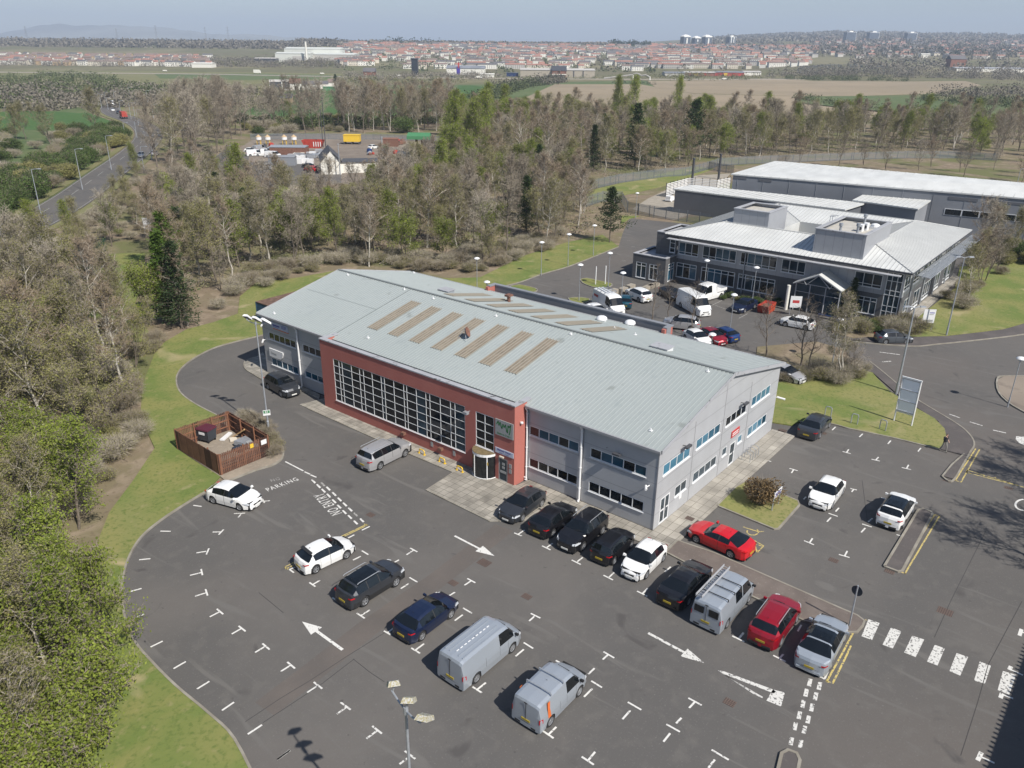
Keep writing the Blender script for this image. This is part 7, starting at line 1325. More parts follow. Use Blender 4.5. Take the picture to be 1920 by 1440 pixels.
def conifer(seed, H, spread, m='needle', whorls=22, per=7, tuft=26, drop=-.15, low=.12, ragged=.25):
    rg = random.Random(seed); V, Fc, LV, LF = [], [], [], []; tube3(V, Fc, [Vector((0, 0, -.2)), Vector((.05, 0, H*.5)), Vector((0, .05, H))], H*.014, .02, 6)
    for j in range(whorls):
        t = j/whorls; z = H*(low+(1-low)*t); ln = spread*(1-t)**.8*rg.uniform(1-ragged, 1+ragged)+.25
        for k in range(per):
            az = 2*math.pi*k/per+j*.7+rg.uniform(-.3, .3); d = rot_dir(az, drop+.5*t+rg.uniform(-.2, .2)); l = ln*rg.uniform(.7, 1.1); a = Vector((0, 0, z+rg.uniform(-.1, .1)*H/whorls)); b = a+d*l; tube3(V, Fc, [a, a.lerp(b, .5), b+Vector((0, 0, .1*l))], .03, .008, 3)
            for s in range(tuft): g = .15+.9*rg.random(); c = a.lerp(b, g)+Vector((rg.gauss(0, .1*l+.05), rg.gauss(0, .1*l+.05), rg.gauss(.05, .12))); e_ = c+(d+Vector((rg.gauss(0, .8), rg.gauss(0, .8), rg.gauss(.1, .5)))).normalized()*rg.uniform(.25, .5); blade(LV, LF, c, e_, .075, rg)
    return [('trunk', mesh_of('trunk', V, Fc, 'bark')), ('foliage', mesh_of('foliage', LV, LF, m))]
def bush(seed, Rr, H, m='leaf_dark', n=5200, ls=.11, stems=14, twig='twig', ntw=900):
    rg = random.Random(seed); V, Fc, TV, TF, LV, LF = [], [], [], [], [], []; lobes = [(Vector((rg.uniform(-.5, .5)*Rr, rg.uniform(-.5, .5)*Rr, H*rg.uniform(.35, .62))), Rr*rg.uniform(.4, .68)) for _ in range(9)]
    for s in range(stems):
        c, r = lobes[s % 9]; tube3(V, Fc, [Vector((rg.uniform(-.2, .2), rg.uniform(-.2, .2), -.1)), c*.5, c+Vector((0, 0, r*.4))], .05, .012, 4)
    for i in range(n+ntw):
        c, r = lobes[rg.randrange(9)]; d = Vector((rg.gauss(0, 1), rg.gauss(0, 1), rg.gauss(.15, 1))).normalized(); rr_ = r*rg.random()**.28*rg.uniform(.85, 1.08); p = c+Vector((d.x*rr_, d.y*rr_, d.z*rr_*H/Rr*.62)); p.z = max(p.z, .05)
        if i < n: leafq(LV, LF, p, ls*rg.uniform(.6, 1.3), rg)
        else: blade(TV, TF, c.lerp(p, .55), p+d*.35+Vector((rg.gauss(0, .12), rg.gauss(0, .12), rg.uniform(0, .35))), .012, rg)
    return [('stem', mesh_of('stem', V, Fc, 'bark')), ('twigs', mesh_of('twigs', TV, TF, twig))]+([('foliage', mesh_of('foliage', LV, LF, m))] if n else [])
PROTO = {
 'young_tree': [tree(5, 11, 2.4, 22, 5, 5, trunk='bark', twig='twig_dark', tw=.013, low=.18), tree(6, 10, 2.6, 20, 5, 5, trunk='bark', twig='twig_dark', tw=.013, low=.2)],
 'bare_tree': [tree(1, 11, 3.6, 26, 7, 10, trunk='bark', twig='twig_pale'), tree(2, 12.5, 3.2, 28, 7, 9, trunk='bark', twig='twig'), tree(3, 10, 4, 24, 8, 10, twig='twig_red', stems=2), tree(4, 11, 3.4, 26, 7, 10, twig='twig', stems=3)],
 'birch_tree': [tree(11, 12, 2.6, 30, 7, 10, 1, .06, trunk='bark_birch', twig='twig_red', leaf='leaf_ochre', el=(.4, 1.2), low=.3), tree(12, 11, 2.4, 28, 7, 10, 2, .06, trunk='bark_birch', twig='twig', leaf='leaf_bud', el=(.4, 1.2), low=.3, stems=2), tree(13, 13, 2.7, 30, 6, 10, 0, trunk='bark_birch', twig='twig_red', el=(.4, 1.2), low=.35)],
 'budding_tree': [tree(21, 10.5, 3.1, 24, 6, 9, 4, .08, leaf='leaf_bud', low=.2), tree(22, 11.5, 2.8, 24, 6, 9, 4, .075, leaf='leaf_bud', trunk='bark_birch', low=.2), tree(23, 9, 3.2, 24, 6, 8, 4, .08, leaf='leaf_bud', stems=3, low=.15)],
 'green_tree': [tree(31, 9.5, 3.2, 24, 6, 8, 5, .1, leaf='leaf_fresh', low=.15), tree(32, 12, 2.9, 28, 6, 8, 5, .1, leaf='leaf_fresh', low=.15, el=(.7, 1.25)), tree(33, 8, 3.2, 24, 6, 8, 6, .1, leaf='leaf_fresh', stems=3, low=.12)],
 'conifer': [conifer(41, 11, 2.1, ragged=.4), conifer(42, 10, 2.0, ragged=.5, per=6, tuft=22), conifer(43, 9, 3.1, ragged=.5, per=5, tuft=34, low=.25, whorls=15, drop=.1)],
 'fir_tree': [conifer(45, 11, 1.9, 'needle_bright'), conifer(46, 10, 1.7, 'needle_bright', ragged=.5)],
 'bush': [bush(51, 2.6, 3.2), bush(52, 2.4, 3.0, 'leaf_bud'), bush(53, 2.8, 3.6, 'leaf_dark')],
 'twiggy_bush': [bush(55, 2.3, 2.6, 'leaf_ochre', 1500, .06, 26, 'twig', 3200), bush(56, 2.5, 2.9, 'leaf_bud', 1600, .06, 26, 'twig_pale', 3000), bush(57, 2.0, 2.1, 'leaf_bud', 2300, .07, 20, 'twig', 2400)],
 'purple_shrub': [bush(61, 1.8, 2.5, 'leaf_purple', 4800, .085)],
 'blossom_tree': [tree(71, 8, 3.2, 26, 7, 9, 2, .05, leaf='blossom', twig='twig_pale', stems=2, low=.15)],
 'round_shrub': [bush(65, 1.3, 1.5, 'leaf_dark', 2600, .07, 8, 'twig', 100), bush(66, 1.2, 1.2, 'leaf_bud', 2200, .07, 8, 'twig', 100)]}
CNT = {}
def plant_at(kind, p, s=1., label=None, group=None, v=None, rz=None, cat='tree', sz=1.):
    parts = PROTO[kind][rnd.randrange(len(PROTO[kind])) if v is None else v]; r0 = empty(kind, (p[0], p[1], terr(p[0], p[1])), rnd.uniform(0, 6.28) if rz is None else rz, label, cat, group); r0.scale = (s*rnd.uniform(.94, 1.06), s*rnd.uniform(.94, 1.06), s*sz); CNT[kind] = CNT.get(kind, 0)+1
    for nme, me in parts: o = bpy.data.objects.new(nme, me); link(o, r0)
    return r0
KT = {'bare_tree': 'bare grey brown deciduous tree', 'birch_tree': 'slender pale trunked birch with fine twigs', 'budding_tree': 'tree hazed with olive buds', 'green_tree': 'tree in fresh yellow green leaf', 'conifer': 'dark green conifer', 'fir_tree': 'bright green fir', 'bush': 'dense dark green bush', 'twiggy_bush': 'brown twiggy shrub', 'blossom_tree': 'tree covered in pale blossom', 'round_shrub': 'small clipped shrub'}
SCREEN_TAKEN = []
def scatter(px, n, mix, mind, where, smin=.85, smax=1.15, gnd=True, cat='tree', avoid=()):
    avoid = tuple(avoid) + ((roadside,) if 'roadside' in globals() else ())
    poly = [GT(*p) for p in px] if gnd else px; xs = [p[0] for p in poly]; ys = [p[1] for p in poly]; got = []; tries = 0; kinds = [k for k, w in mix for _ in range(w)]
    while len(got) < n and tries < n*60:
        tries += 1; q = (rnd.uniform(min(xs), max(xs)), rnd.uniform(min(ys), max(ys)))
        if not pin(q, poly) or any((q[0]-g[0])**2+(q[1]-g[1])**2 < mind**2 for g in got) or any(pin(q, a) for a in avoid): continue
        got.append(q); k = rnd.choice(kinds); plant_at(k, q, rnd.uniform(smin, smax), KT[k]+' '+where, '%s %s' % (k.replace('_', ' '), where), cat='bush' if 'bush' in k or 'shrub' in k else cat)
    return got
# wood on the left, in front
W1a = [(-200, 610), (20, 560), (130, 580), (205, 620), (235, 700), (235, 800), (205, 850), (120, 860), (-100, 900), (-400, 900)]
scatter(W1a, 78, [('budding_tree', 7), ('birch_tree', 4), ('bare_tree', 2), ('green_tree', 4), ('twiggy_bush', 2)], 2.5, 'in the wood on the left edge', .8, 1.05)
W1b = [(-400, 900), (-100, 890), (80, 900), (150, 960), (165, 1050), (120, 1140), (-100, 1200), (-500, 1300)]
scatter(W1b, 44, [('budding_tree', 4), ('bare_tree', 1), ('blossom_tree', 1), ('green_tree', 6)], 2.0, 'beside the lawn in the lower left', .6, .85)
W1c = [(-100, 1200), (110, 1150), (215, 1230), (205, 1400), (150, 1560), (-300, 1750), (-600, 1400)]
scatter(W1c, 46, [('green_tree', 6), ('budding_tree', 1)], 1.7, 'in the bottom left corner', .58, .72)
scatter([(120, 860), (230, 790), (262, 800), (262, 850), (210, 880), (160, 960), (120, 980)], 16, [('twiggy_bush', 3), ('bush', 1)], 1.7, 'at the edge of the left wood', .5, .8, cat='bush')
scatter([(190, 620), (300, 640), (268, 700), (250, 780), (235, 760), (220, 690)], 12, [('twiggy_bush', 3), ('budding_tree', 1)], 2.4, 'beside the narrow lawn', .55, .8)
roadside = [(p.x, p.y) for p in offset_line(rl, 7.5)] + [(p.x, p.y) for p in reversed(offset_line(rl, -8.5))]
# shrubs between the wood and the main road
scatter([(-250, 560), (-60, 500), (60, 465), (150, 400), (215, 352), (262, 330), (290, 380), (290, 440), (262, 455), (200, 455), (150, 500), (120, 540), (40, 510), (-150, 600)], 90, [('budding_tree', 2), ('green_tree', 1), ('twiggy_bush', 8)], 2.6, 'between the main road and the side lawn', .45, .66, avoid=(roadside,))
# trees around the bright fir and the rear of the building
for p, k, s, v, l in (((318, 605), 'fir_tree', 1.02, 0, 'bright green fir at the left edge of the trees'), ((342, 615), 'conifer', .95, 0, 'dark conifer beside the bright fir'), ((325, 560), 'fir_tree', 1.15, 1, 'second bright fir behind the first'), ((352, 612), 'birch_tree', .7, 2, 'slim bare birch leaning on the grass bank'), ((283, 610), 'green_tree', .85, 2, 'spreading fresh green tree on the side lawn'), ((440, 470), 'conifer', .85, 1, 'leaning dark conifer among bare trees'), ((1143, 455), 'conifer', 1.05, 2, 'ragged pine tree at the edge of the rear road'), ((503, 395), 'conifer', .5, 1, 'small dark spruce below the depot'),
    ((413, 545), 'bare_tree', .55, 3, 'multi stemmed bare tree on the leaf covered bank'), ((692, 500), 'birch_tree', .8, 2, 'birch just behind the roof of the building'), ((918, 500), 'budding_tree', .62, 2, 'rounded olive tree behind the roof'), ((210, 462), 'bare_tree', .75, 0, 'bare tree at the head of the side lawn')):
    plant_at(k, GT(*p), s, l, None, v)
for c_ in range(5): p = GT(315+c_*9, 600-c_*14); plant_at('twiggy_bush', p, .5, 'brown twiggy shrub under the bright fir', 'shrubs under the fir', cat='bush')
W2 = [(345, 560), (420, 520), (500, 515), (640, 490), (820, 500), (900, 500), (960, 480), (1060, 450), (1105, 430), (1105, 385), (1060, 350), (880, 335), (850, 330), (700, 368), (620, 372), (480, 372), (390, 352), (310, 410), (290, 470), (300, 560)]
depot = [V2(GT(*p)) for p in ((400, 345), (480, 352), (700, 345), (862, 318), (858, 258), (500, 251), (430, 290), (385, 322))]
view_gap = [V2(GT(*p)) for p in ((470, 330), (700, 330), (715, 395), (640, 412), (480, 395))]
scatter(W2, 205, [('bare_tree', 6), ('birch_tree', 5), ('budding_tree', 6), ('green_tree', 4), ('conifer', 1), ('blossom_tree', 1)], 2.7, 'in the wood behind the grey building', .72, 1.0, avoid=(depot, view_gap))
scatter([(470, 352), (700, 350), (720, 395), (640, 415), (480, 400)], 60, [('twiggy_bush', 4), ('bare_tree', 1)], 2.6, 'on the slope below the depot cottage', .4, .62, cat='bush', avoid=(depot,))
scatter([(420, 560), (520, 535), (640, 498), (820, 512), (900, 512), (1060, 460), (1050, 440), (820, 490), (640, 480), (480, 510), (400, 590)], 70, [('twiggy_bush', 1)], 1.7, 'on the bank behind the building', .45, .9, cat='bush')
W3 = [(862, 330), (1060, 345), (1100, 350), (1160, 335), (1290, 318), (1330, 300), (1600, 288), (1800, 288), (1800, 262), (1500, 262), (1300, 262), (1100, 262), (870, 262)]
scatter(W3, 200, [('birch_tree', 7), ('bare_tree', 4), ('budding_tree', 8), ('green_tree', 5)], 3.9, 'in the belt of woodland beyond the fence', .9, 1.25)
scatter([(835, 335), (880, 335), (980, 262), (940, 248), (860, 250), (832, 262)], 34, [('green_tree', 1)], 3.6, 'in the bright green group right of the depot', 1.15, 1.5)
for p, s, l in (((1130, 300), 1.35, 'left'), ((1190, 312), 1.75, 'middle'), ((1297, 300), 1.95, 'right'), ((1112, 322), 1.25, 'nearest')): plant_at('conifer', GT(*p), s, '%s tall dark conifer in the belt beyond the fence' % l, None, 1 if l != 'right' else 2)
for x, l in ((1157, 'first'), (1180, 'second'), (1262, 'third')): plant_at('green_tree', GT(x, 250), 1.45, 'narrow upright green poplar rising over the brown field, %s from the left' % l, None, 1, sz=1.15).scale.x *= .6
scatter([(1820, 300), (1980, 310), (1980, 262), (1790, 262)], 26, [('bare_tree', 3), ('green_tree', 1), ('birch_tree', 2)], 6, 'at the right end of the belt', .9, 1.3)
scatter([(860, 262), (1900, 262), (1900, 243), (1300, 240), (960, 232), (850, 240)], 120, [('budding_tree', 5), ('green_tree', 5), ('birch_tree', 2)], 6, 'along the back of the woodland belt', .9, 1.25)
scatter([(655, 250), (850, 248), (850, 222), (665, 222), (640, 238)], 70, [('bare_tree', 5), ('birch_tree', 4), ('budding_tree', 1)], 5, 'in the tall copse behind the depot', 1.1, 1.5)
# road side
bank = [(-200, 470), (40, 405), (110, 370), (160, 330), (210, 290), (245, 262), (235, 245), (180, 255), (120, 290), (60, 330), (-100, 400)]
scatter(bank, 105, [('bush', 6), ('twiggy_bush', 1)], 3.6, 'on the dark green bank beside the main road', 1.0, 1.7, cat='bush')
scatter([(-100, 400), (60, 320), (130, 280), (200, 246), (120, 250), (-60, 262), (-200, 330)], 60, [('twiggy_bush', 3), ('bush', 1), ('budding_tree', 1)], 6, 'on the scrubby slope left of the main road', 1.0, 1.6, cat='bush')
scatter([(270, 340), (345, 330), (400, 300), (440, 268), (470, 240), (400, 235), (330, 236), (300, 262), (295, 290)], 34, [('bare_tree', 5), ('budding_tree', 1)], 6, 'between the main road and the depot', 1.1, 1.6)
scatter([(470, 258), (600, 250), (660, 248), (640, 225), (480, 225), (330, 225), (330, 238), (460, 242)], 60, [('twiggy_bush', 2), ('bush', 2), ('bare_tree', 2)], 6, 'on the scrub beyond the depot', .9, 1.6)
for x, y, s in ((388, 238, 1.6), (352, 232, 1.5), (470, 232, 1.3), (510, 238, 1.2), (420, 250, 1.4), (320, 262, 1.3)): plant_at('bare_tree', GT(x, y), s, 'large spreading bare tree right of the road bend', 'large bare trees right of the road bend', 0)
# planting around the glazed office and between the car parks
for p, s, v in (((1222, 603), .62, 0), ((1252, 600), .5, 3), ((1293, 632), .62, 1), ((1437, 668), .72, 1), ((1500, 700), .72, 0), ((1515, 690), .6, 1)): plant_at('young_tree', GT(*p), s, 'dark stemmed bare tree in the car park strip behind the roof', 'bare trees between the car parks', v % 2)
plant_at('birch_tree', GT(1578, 715), .8, 'white stemmed multi trunk birch on the planting bed by the junction', None, 1); plant_at('blossom_tree', GT(1600, 712), .42, 'shrub with faded pink blossom beside the white birch', None, 0)
scatter([(1460, 716), (1480, 712), (1540, 696), (1600, 690), (1620, 700), (1590, 725), (1530, 715)], 22, [('twiggy_bush', 1)], 1.4, 'in the planting bed by the gable', .45, .75, cat='bush')
for p, s, l in (((1465, 560), .42, 'slim cypress left of the glass porch'), ((1592, 596), .48, 'dark cypress right of the glass porch')): plant_at('conifer', GT(*p), s, l, None, 0, cat='tree')
scatter([(1600, 606), (1690, 604), (1712, 612), (1726, 626), (1640, 628), (1570, 622)], 22, [('round_shrub', 2), ('twiggy_bush', 1)], 1.4, 'in front of the corner of the office', .6, 1.0, cat='bush')
scatter([(1350, 556), (1460, 566), (1462, 574), (1350, 562)], 12, [('round_shrub', 1)], 1.2, 'along the foot of the office windows', .45, .7, cat='bush')
scatter([(1775, 560), (1830, 520), (1830, 470), (1860, 455), (1900, 470), (1870, 530), (1820, 580), (1790, 580)], 20, [('bare_tree', 2), ('budding_tree', 1), ('twiggy_bush', 3), ('bush', 1)], 2.4, 'on the lawn east of the office', .5, .85)
scatter([(1880, 470), (1960, 480), (1960, 500), (1890, 498)], 10, [('bush', 1)], 2.5, 'at the right edge beyond the office lawn', .6, .9, cat='bush')
scatter([(1480, 305), (1900, 318), (1950, 330), (1950, 345), (1700, 325), (1480, 308)], 12, [('bare_tree', 1)], 9, 'in the bare strip behind the warehouse', .6, .8)
plant_at('purple_shrub', GT(1424, 945), .95, 'round purple brown shrub on the small square lawn', None, 0, cat='bush')
for px in ((462, 786), (476, 792), (490, 802), (504, 815), (514, 828), (520, 842), (517, 853)): plant_at('twiggy_bush', W(px[0], px[1], .1), .42, 'clipped brown hedge plant outside the timber enclosure', 'hedge around the timber enclosure', cat='bush')
# trees just outside the frame whose branch shadows fall on the road at the right
for x, y, s in ((13.5, -25.5, .9), (17.5, -27.5, .95), (24, -26.5, 1.0), (30, -28.5, 1.0)): plant_at('bare_tree', (x, y), s, 'bare roadside tree beyond the right edge of the view', 'roadside trees out of view', 0, cat='tree')
# shed beyond the bottom right corner (its roof shadow falls on the asphalt)
e1, e2 = W(1925, 1212), W(1846, 1452); dv = (e2-e1).normalized(); hs_ = 7.0; sd = Vector((math.cos(R(81)), math.sin(R(81)), 0))*hs_/math.tan(R(46)); a = e1-sd-dv*8; b = e2-sd+dv*30; nn = Vector((-dv.y, dv.x, 0)); nn = nn if nn.dot(sd) < 0 else -nn
shd = shed('workshop', [V2(a), V2(b), V2(b+nn*14), V2(a+nn*14)], hs_, 'shed_grey', 'roof_green', 'corrugated workshop just outside the lower right corner', over=.0); mb = MB(); k = 0; L = (b-a).length
while k < L: p = a+dv*k-shd.location; mb.tube(p-nn*.14+Vector((0, 0, hs_)), p+nn*2+Vector((0, 0, hs_)), .08, .08, 5); k += .36
mb.build('roof_ribs', 'roof_green', shd)
# ================================================================= FAR COUNTRY
def clump(V, Fc, c, r, h, n, rg, s):
    for _ in range(n):
        d = Vector((rg.gauss(0, 1), rg.gauss(0, 1), abs(rg.gauss(.1, .9)))).normalized(); q = rg.random()**.3; p = Vector((c[0]+d.x*r*q, c[1]+d.y*r*q, c[2]+d.z*h*q)); a = Vector((rg.gauss(0, 1), rg.gauss(0, 1), rg.gauss(0, 1))).normalized()*s*rg.uniform(.6, 1.3); b = a.cross(Vector((rg.gauss(0, 1), rg.gauss(0, 1), rg.gauss(0, 1)))).normalized()*s*rg.uniform(.4, 1); k = len(V)
        V += [tuple(p-a), tuple(p+b), tuple(p+a*.8), tuple(p-b*.7)]; Fc.append((k, k+1, k+2, k+3))
leafmat('far_bare', (.14, .125, .1), (.23, .205, .165), .1); leafmat('far_green', (.06, .08, .033), (.12, .135, .06), .1); leafmat('far_olive', (.12, .125, .06), (.2, .19, .1), .1); leafmat('far_dark', (.02, .035, .02), (.045, .06, .03), .05)
def woods(name, px, n, m, r, h, k=34, s=None, step=None):
    """a distant wood or hedge that reads as one mass: crowns spread over a ground polygon"""
    rg = random.Random(len(px)*7+n); V, Fc = [], []; P_ = [(p[0], p[1]) for p in px]; xs = [p[0] for p in P_]; ys = [p[1] for p in P_]; got = 0; t = 0
    while got < n and t < n*40:
        t += 1; x, y = rg.uniform(min(xs), max(xs)), rg.uniform(min(ys), max(ys))
        if not pin((x, y), P_): continue
        c = GT(x, y); got += 1; f = rg.uniform(.7, 1.25); clump(V, Fc, c, r*f, h*f, int(k*1.5), rg, (s or r*.12))
    me = mesh_of(name, V, Fc, m); o = link(bpy.data.objects.new(name, me)); return tag(o, kind='stuff')
def hedge(name, px, m, r, h, gap, k=34, s=None, jit=.4):
    rg = random.Random(int(px[0][0])); V, Fc = [], []; L = [GT(*p) for p in px]
    for a, b in zip(L, L[1:]):
        n = max(1, int((b-a).length/gap))
        for i in range(n): c = a.lerp(b, (i+rg.random())/n)+Vector((rg.gauss(0, jit*r), rg.gauss(0, jit*r), 0)); c.z = terr(c.x, c.y); f = rg.uniform(.6, 1.3); clump(V, Fc, c, r*f, h*f, int(k*1.5), rg, (s or r*.12))
    me = mesh_of(name, V, Fc, m); o = link(bpy.data.objects.new(name, me)); return tag(o, kind='stuff')
woods('scrub', [(-20, 150), (60, 140), (180, 141), (215, 152), (250, 160), (330, 168), (420, 172), (430, 190), (300, 186), (220, 182), (140, 186), (60, 200), (-20, 206)], 330, 'far_green', 6.5, 6, 44)
woods('scrub', [(-20, 168), (80, 166), (200, 166), (330, 172), (560, 182), (500, 200), (300, 198), (180, 205), (90, 208), (-20, 208)], 230, 'far_bare', 7, 7, 44)
woods('scrub', [(430, 168), (520, 170), (500, 180), (560, 195), (480, 210), (430, 200), (350, 196)], 50, 'far_olive', 6, 8, 44)
woods('scrub', [(290, 205), (400, 196), (410, 222), (460, 232), (330, 228), (300, 222)], 60, 'far_green', 5, 5, 44)
woods('scrub', [(490, 232), (650, 230), (700, 226), (860, 222), (850, 230), (640, 244), (500, 240)], 100, 'far_green', 3.6, 4.2, 50)
hedge('field_hedge', [(880, 200), (930, 180), (990, 162), (1040, 155)], 'far_green', 6.5, 8, 4.2, 50); hedge('field_hedge', [(920, 166), (960, 163), (1030, 158), (1060, 152)], 'far_bare', 8, 10, 6, 50); hedge('field_hedge', [(1040, 149), (1210, 147)], 'far_green', 4, 5, 5); hedge('field_hedge', [(1150, 156), (1232, 159)], 'far_dark', 3, 3.6, 4)
hedge('field_hedge', [(1492, 184), (1530, 190)], 'far_green', 4.0, 4.8, 5, 60); hedge('field_hedge', [(1546, 192), (1570, 197)], 'far_green', 4.4, 5, 6, 60); hedge('field_hedge', [(1578, 197), (1600, 202)], 'far_green', 4, 4.6, 6, 60); hedge('field_hedge', [(1608, 201), (1655, 205)], 'far_green', 4.6, 5.6, 6, 60); hedge('field_hedge', [(1706, 218), (1745, 212)], 'far_green', 4.4, 5.6, 5, 60)
woods('scrub', [(1700, 182), (1750, 184), (1800, 190), (1930, 192), (1930, 205), (1800, 196), (1740, 190)], 60, 'far_green', 4.6, 5, 50); woods('scrub', [(1720, 178), (1760, 180), (1850, 186), (1930, 182), (1930, 172), (1860, 176)], 34, 'far_bare', 6.5, 9, 54)
woods('distant_woodland', [(1440, 149), (1500, 147), (1820, 148), (1940, 154), (1940, 142), (1700, 138), (1560, 137), (1450, 140)], 230, 'far_bare', 8, 13, 40)
woods('distant_woodland', [(1470, 150), (1700, 153), (1700, 150), (1480, 147)], 60, 'far_green', 6, 6, 40)
woods('distant_woodland', [(1200, 146), (1260, 140), (1420, 142), (1440, 150), (1300, 152), (1210, 150)], 60, 'far_olive', 7, 7, 30)
woods('distant_woodland', [(-30, 124), (420, 127), (640, 128), (640, 118), (560, 112), (400, 113), (200, 119), (-30, 118)], 420, 'far_bare', 9, 8, 34)
woods('distant_woodland', [(-30, 122), (640, 126), (640, 120), (-30, 119)], 60, 'far_olive', 9, 7, 34)
woods('distant_woodland', [(640, 146), (700, 143), (880, 141), (960, 143), (900, 150), (760, 152), (660, 156)], 120, 'far_bare', 7, 7, 30)
woods('distant_woodland', [(640, 158), (880, 156), (860, 150), (660, 150)], 46, 'far_olive', 6, 6, 34)
def skyline(name, pxa, pxb, d0, d1, n, m, r, h):
    rg = random.Random(n); V, Fc = [], []
    for _ in range(n): x = rg.uniform(pxa, pxb); c = AT(x, rg.uniform(d0, d1)); f = rg.uniform(.7, 1.2); clump(V, Fc, c, r*f, h*f, 26, rg, r*.2)
    o = link(bpy.data.objects.new(name, mesh_of(name, V, Fc, m))); return tag(o, kind='stuff')
skyline('distant_woodland', -60, 640, 2150, 2900, 900, 'far_bare', 20, 14); skyline('distant_woodland', 560, 1150, 2560, 2950, 460, 'far_bare', 18, 10); skyline('distant_woodland', 720, 830, 2600, 2700, 20, 'far_dark', 13, 19); skyline('distant_woodland', 1140, 1220, 2650, 2850, 50, 'far_dark', 16, 17)
skyline('distant_woodland', 1250, 1960, 2000, 3000, 480, 'far_bare', 14, 11); skyline('distant_woodland', 1600, 1960, 1250, 1900, 160, 'far_bare', 11, 11); skyline('distant_woodland', 1320, 1960, 3200, 5600, 620, 'far_bare', 34, 14); skyline('distant_woodland', 1560, 1960, 2000, 3000, 120, 'far_dark', 12, 13)
skyline('distant_woodland', 640, 1240, 1200, 2500, 420, 'far_green', 8, 9); skyline('distant_woodland', 640, 1500, 1300, 2500, 300, 'far_bare', 9, 10); skyline('distant_woodland', 1520, 1960, 1900, 4200, 520, 'far_bare', 15, 13); skyline('distant_woodland', 1200, 1500, 1500, 2400, 70, 'far_olive', 9, 8)
def under(px, n, m, r, h):
    rg = random.Random(n); V, Fc = [], []; P_ = [V2(GT(*p)) for p in px]; xs = [p[0] for p in P_]; ys = [p[1] for p in P_]; got = 0
    while got < n:
        x, y = rg.uniform(min(xs), max(xs)), rg.uniform(min(ys), max(ys))
        if not pin((x, y), P_) or pin((x, y), depot) or pin((x, y), roadside): continue
        got += 1; f = rg.uniform(.5, 1.2); clump(V, Fc, (x, y, 0), r*f*1.3, h*f, 46, rg, .17)
    tag(link(bpy.data.objects.new('undergrowth', mesh_of('undergrowth', V, Fc, m))), kind='stuff')
under(W3, 700, 'far_bare', 2.6, 1.9); under(W3, 260, 'far_olive', 2.2, 1.5); under(W2, 520, 'far_bare', 1.7, 1.3); under(W2, 240, 'far_olive', 1.5, 1.1); under(W1a, 90, 'far_olive', 1.2, .9); under(W1a, 60, 'far_bare', 1.2, .9)
# graveyard hill
rg = random.Random(5); V, Fc = [], []
for _ in range(1500):
    x = rg.uniform(1500, 1720); c = AT(x, rg.uniform(1200, 1330)); s = rg.uniform(.5, .9); k = len(V); V += [(c.x-s, c.y-.3, c.z), (c.x+s*.5, c.y+s, c.z), (c.x+s*.5, c.y+s, c.z+2.2*s), (c.x-s, c.y-.3, c.z+2.2*s)]; Fc.append((k, k+1, k+2, k+3))
tag(link(bpy.data.objects.new('gravestones', mesh_of('gravestones', V, Fc, 'house_grey'))), kind='stuff')
# ------------------------------------------------ far houses
def house_mesh(L, D, H, RH, wm, rm, win=True):
    mb = MB(); v = [(-L/2, -D/2), (L/2, -D/2), (L/2, D/2), (-L/2, D/2)]; mb.add([(*p, -1.5) for p in v]+[(*p, H) for p in v], [(0, 1, 5, 4), (1, 2, 6, 5), (2, 3, 7, 6), (3, 0, 4, 7)]); mb.add([(-L/2, -D/2, H), (-L/2, D/2, H), (-L/2, 0, H+RH), (L/2, -D/2, H), (L/2, D/2, H), (L/2, 0, H+RH)], [(0, 2, 1), (3, 4, 5)])
    if win:
        mb.cur = 2; n = max(1, int(L/3.2))
        for i in range(n):
            for z in (.9, 3.6):
                if z+1.2 > H: continue
                x = -L/2+(i+.5)*L/n
                for y in (-D/2-.03, D/2+.03): mb.add([(x-.6, y, z), (x+.6, y, z), (x+.6, y, z+1.2), (x-.6, y, z+1.2)], [(0, 1, 2, 3)])
    mb.cur = 1; o = .4; mb.add([(-L/2-o, -D/2-o, H-.15), (L/2+o, -D/2-o, H-.15), (L/2+o, 0, H+RH+.1), (-L/2-o, 0, H+RH+.1), (L/2+o, D/2+o, H-.15), (-L/2-o, D/2+o, H-.15)], [(0, 1, 2, 3), (3, 2, 4, 5)]); mb.add([(-L/4-.4, -.4, H+RH-.6), (-L/4+.4, -.4, H+RH-.6), (-L/4+.4, .4, H+RH-.6), (-L/4-.4, .4, H+RH-.6), (-L/4-.4, -.4, H+RH+1), (-L/4+.4, -.4, H+RH+1), (-L/4+.4, .4, H+RH+1), (-L/4-.4, .4, H+RH+1)], [(0, 1, 5, 4), (1, 2, 6, 5), (2, 3, 7, 6), (3, 0, 4, 7), (4, 5, 6, 7)])
    me = bpy.data.meshes.new('house'); me.from_pydata(mb.v, [], mb.f)
    for x in (wm, rm, 'glass_far'): me.materials.append(MAT[x])
    me.polygons.foreach_set('material_index', mb.m); me.update(); return me
HM = {}
for w_ in ('house_white', 'house_cream', 'house_grey', 'house_buff'):
    for r_ in ('roof_red', 'roof_brown', 'roof_slate'):
        for L_ in (9, 18, 30): HM[w_, r_, L_] = house_mesh(L_, 8, 6.3, 1.9, w_, r_)
NM = {'roof_red': 'red tiled', 'roof_brown': 'brown tiled', 'roof_slate': 'grey slate', 'house_white': 'white', 'house_cream': 'cream', 'house_grey': 'grey', 'house_buff': 'buff'}
bulk = MB(); bulk_m = ['house_white', 'house_cream', 'house_grey', 'house_buff', 'roof_red', 'roof_brown', 'roof_slate']; NH = [0]
cand = []
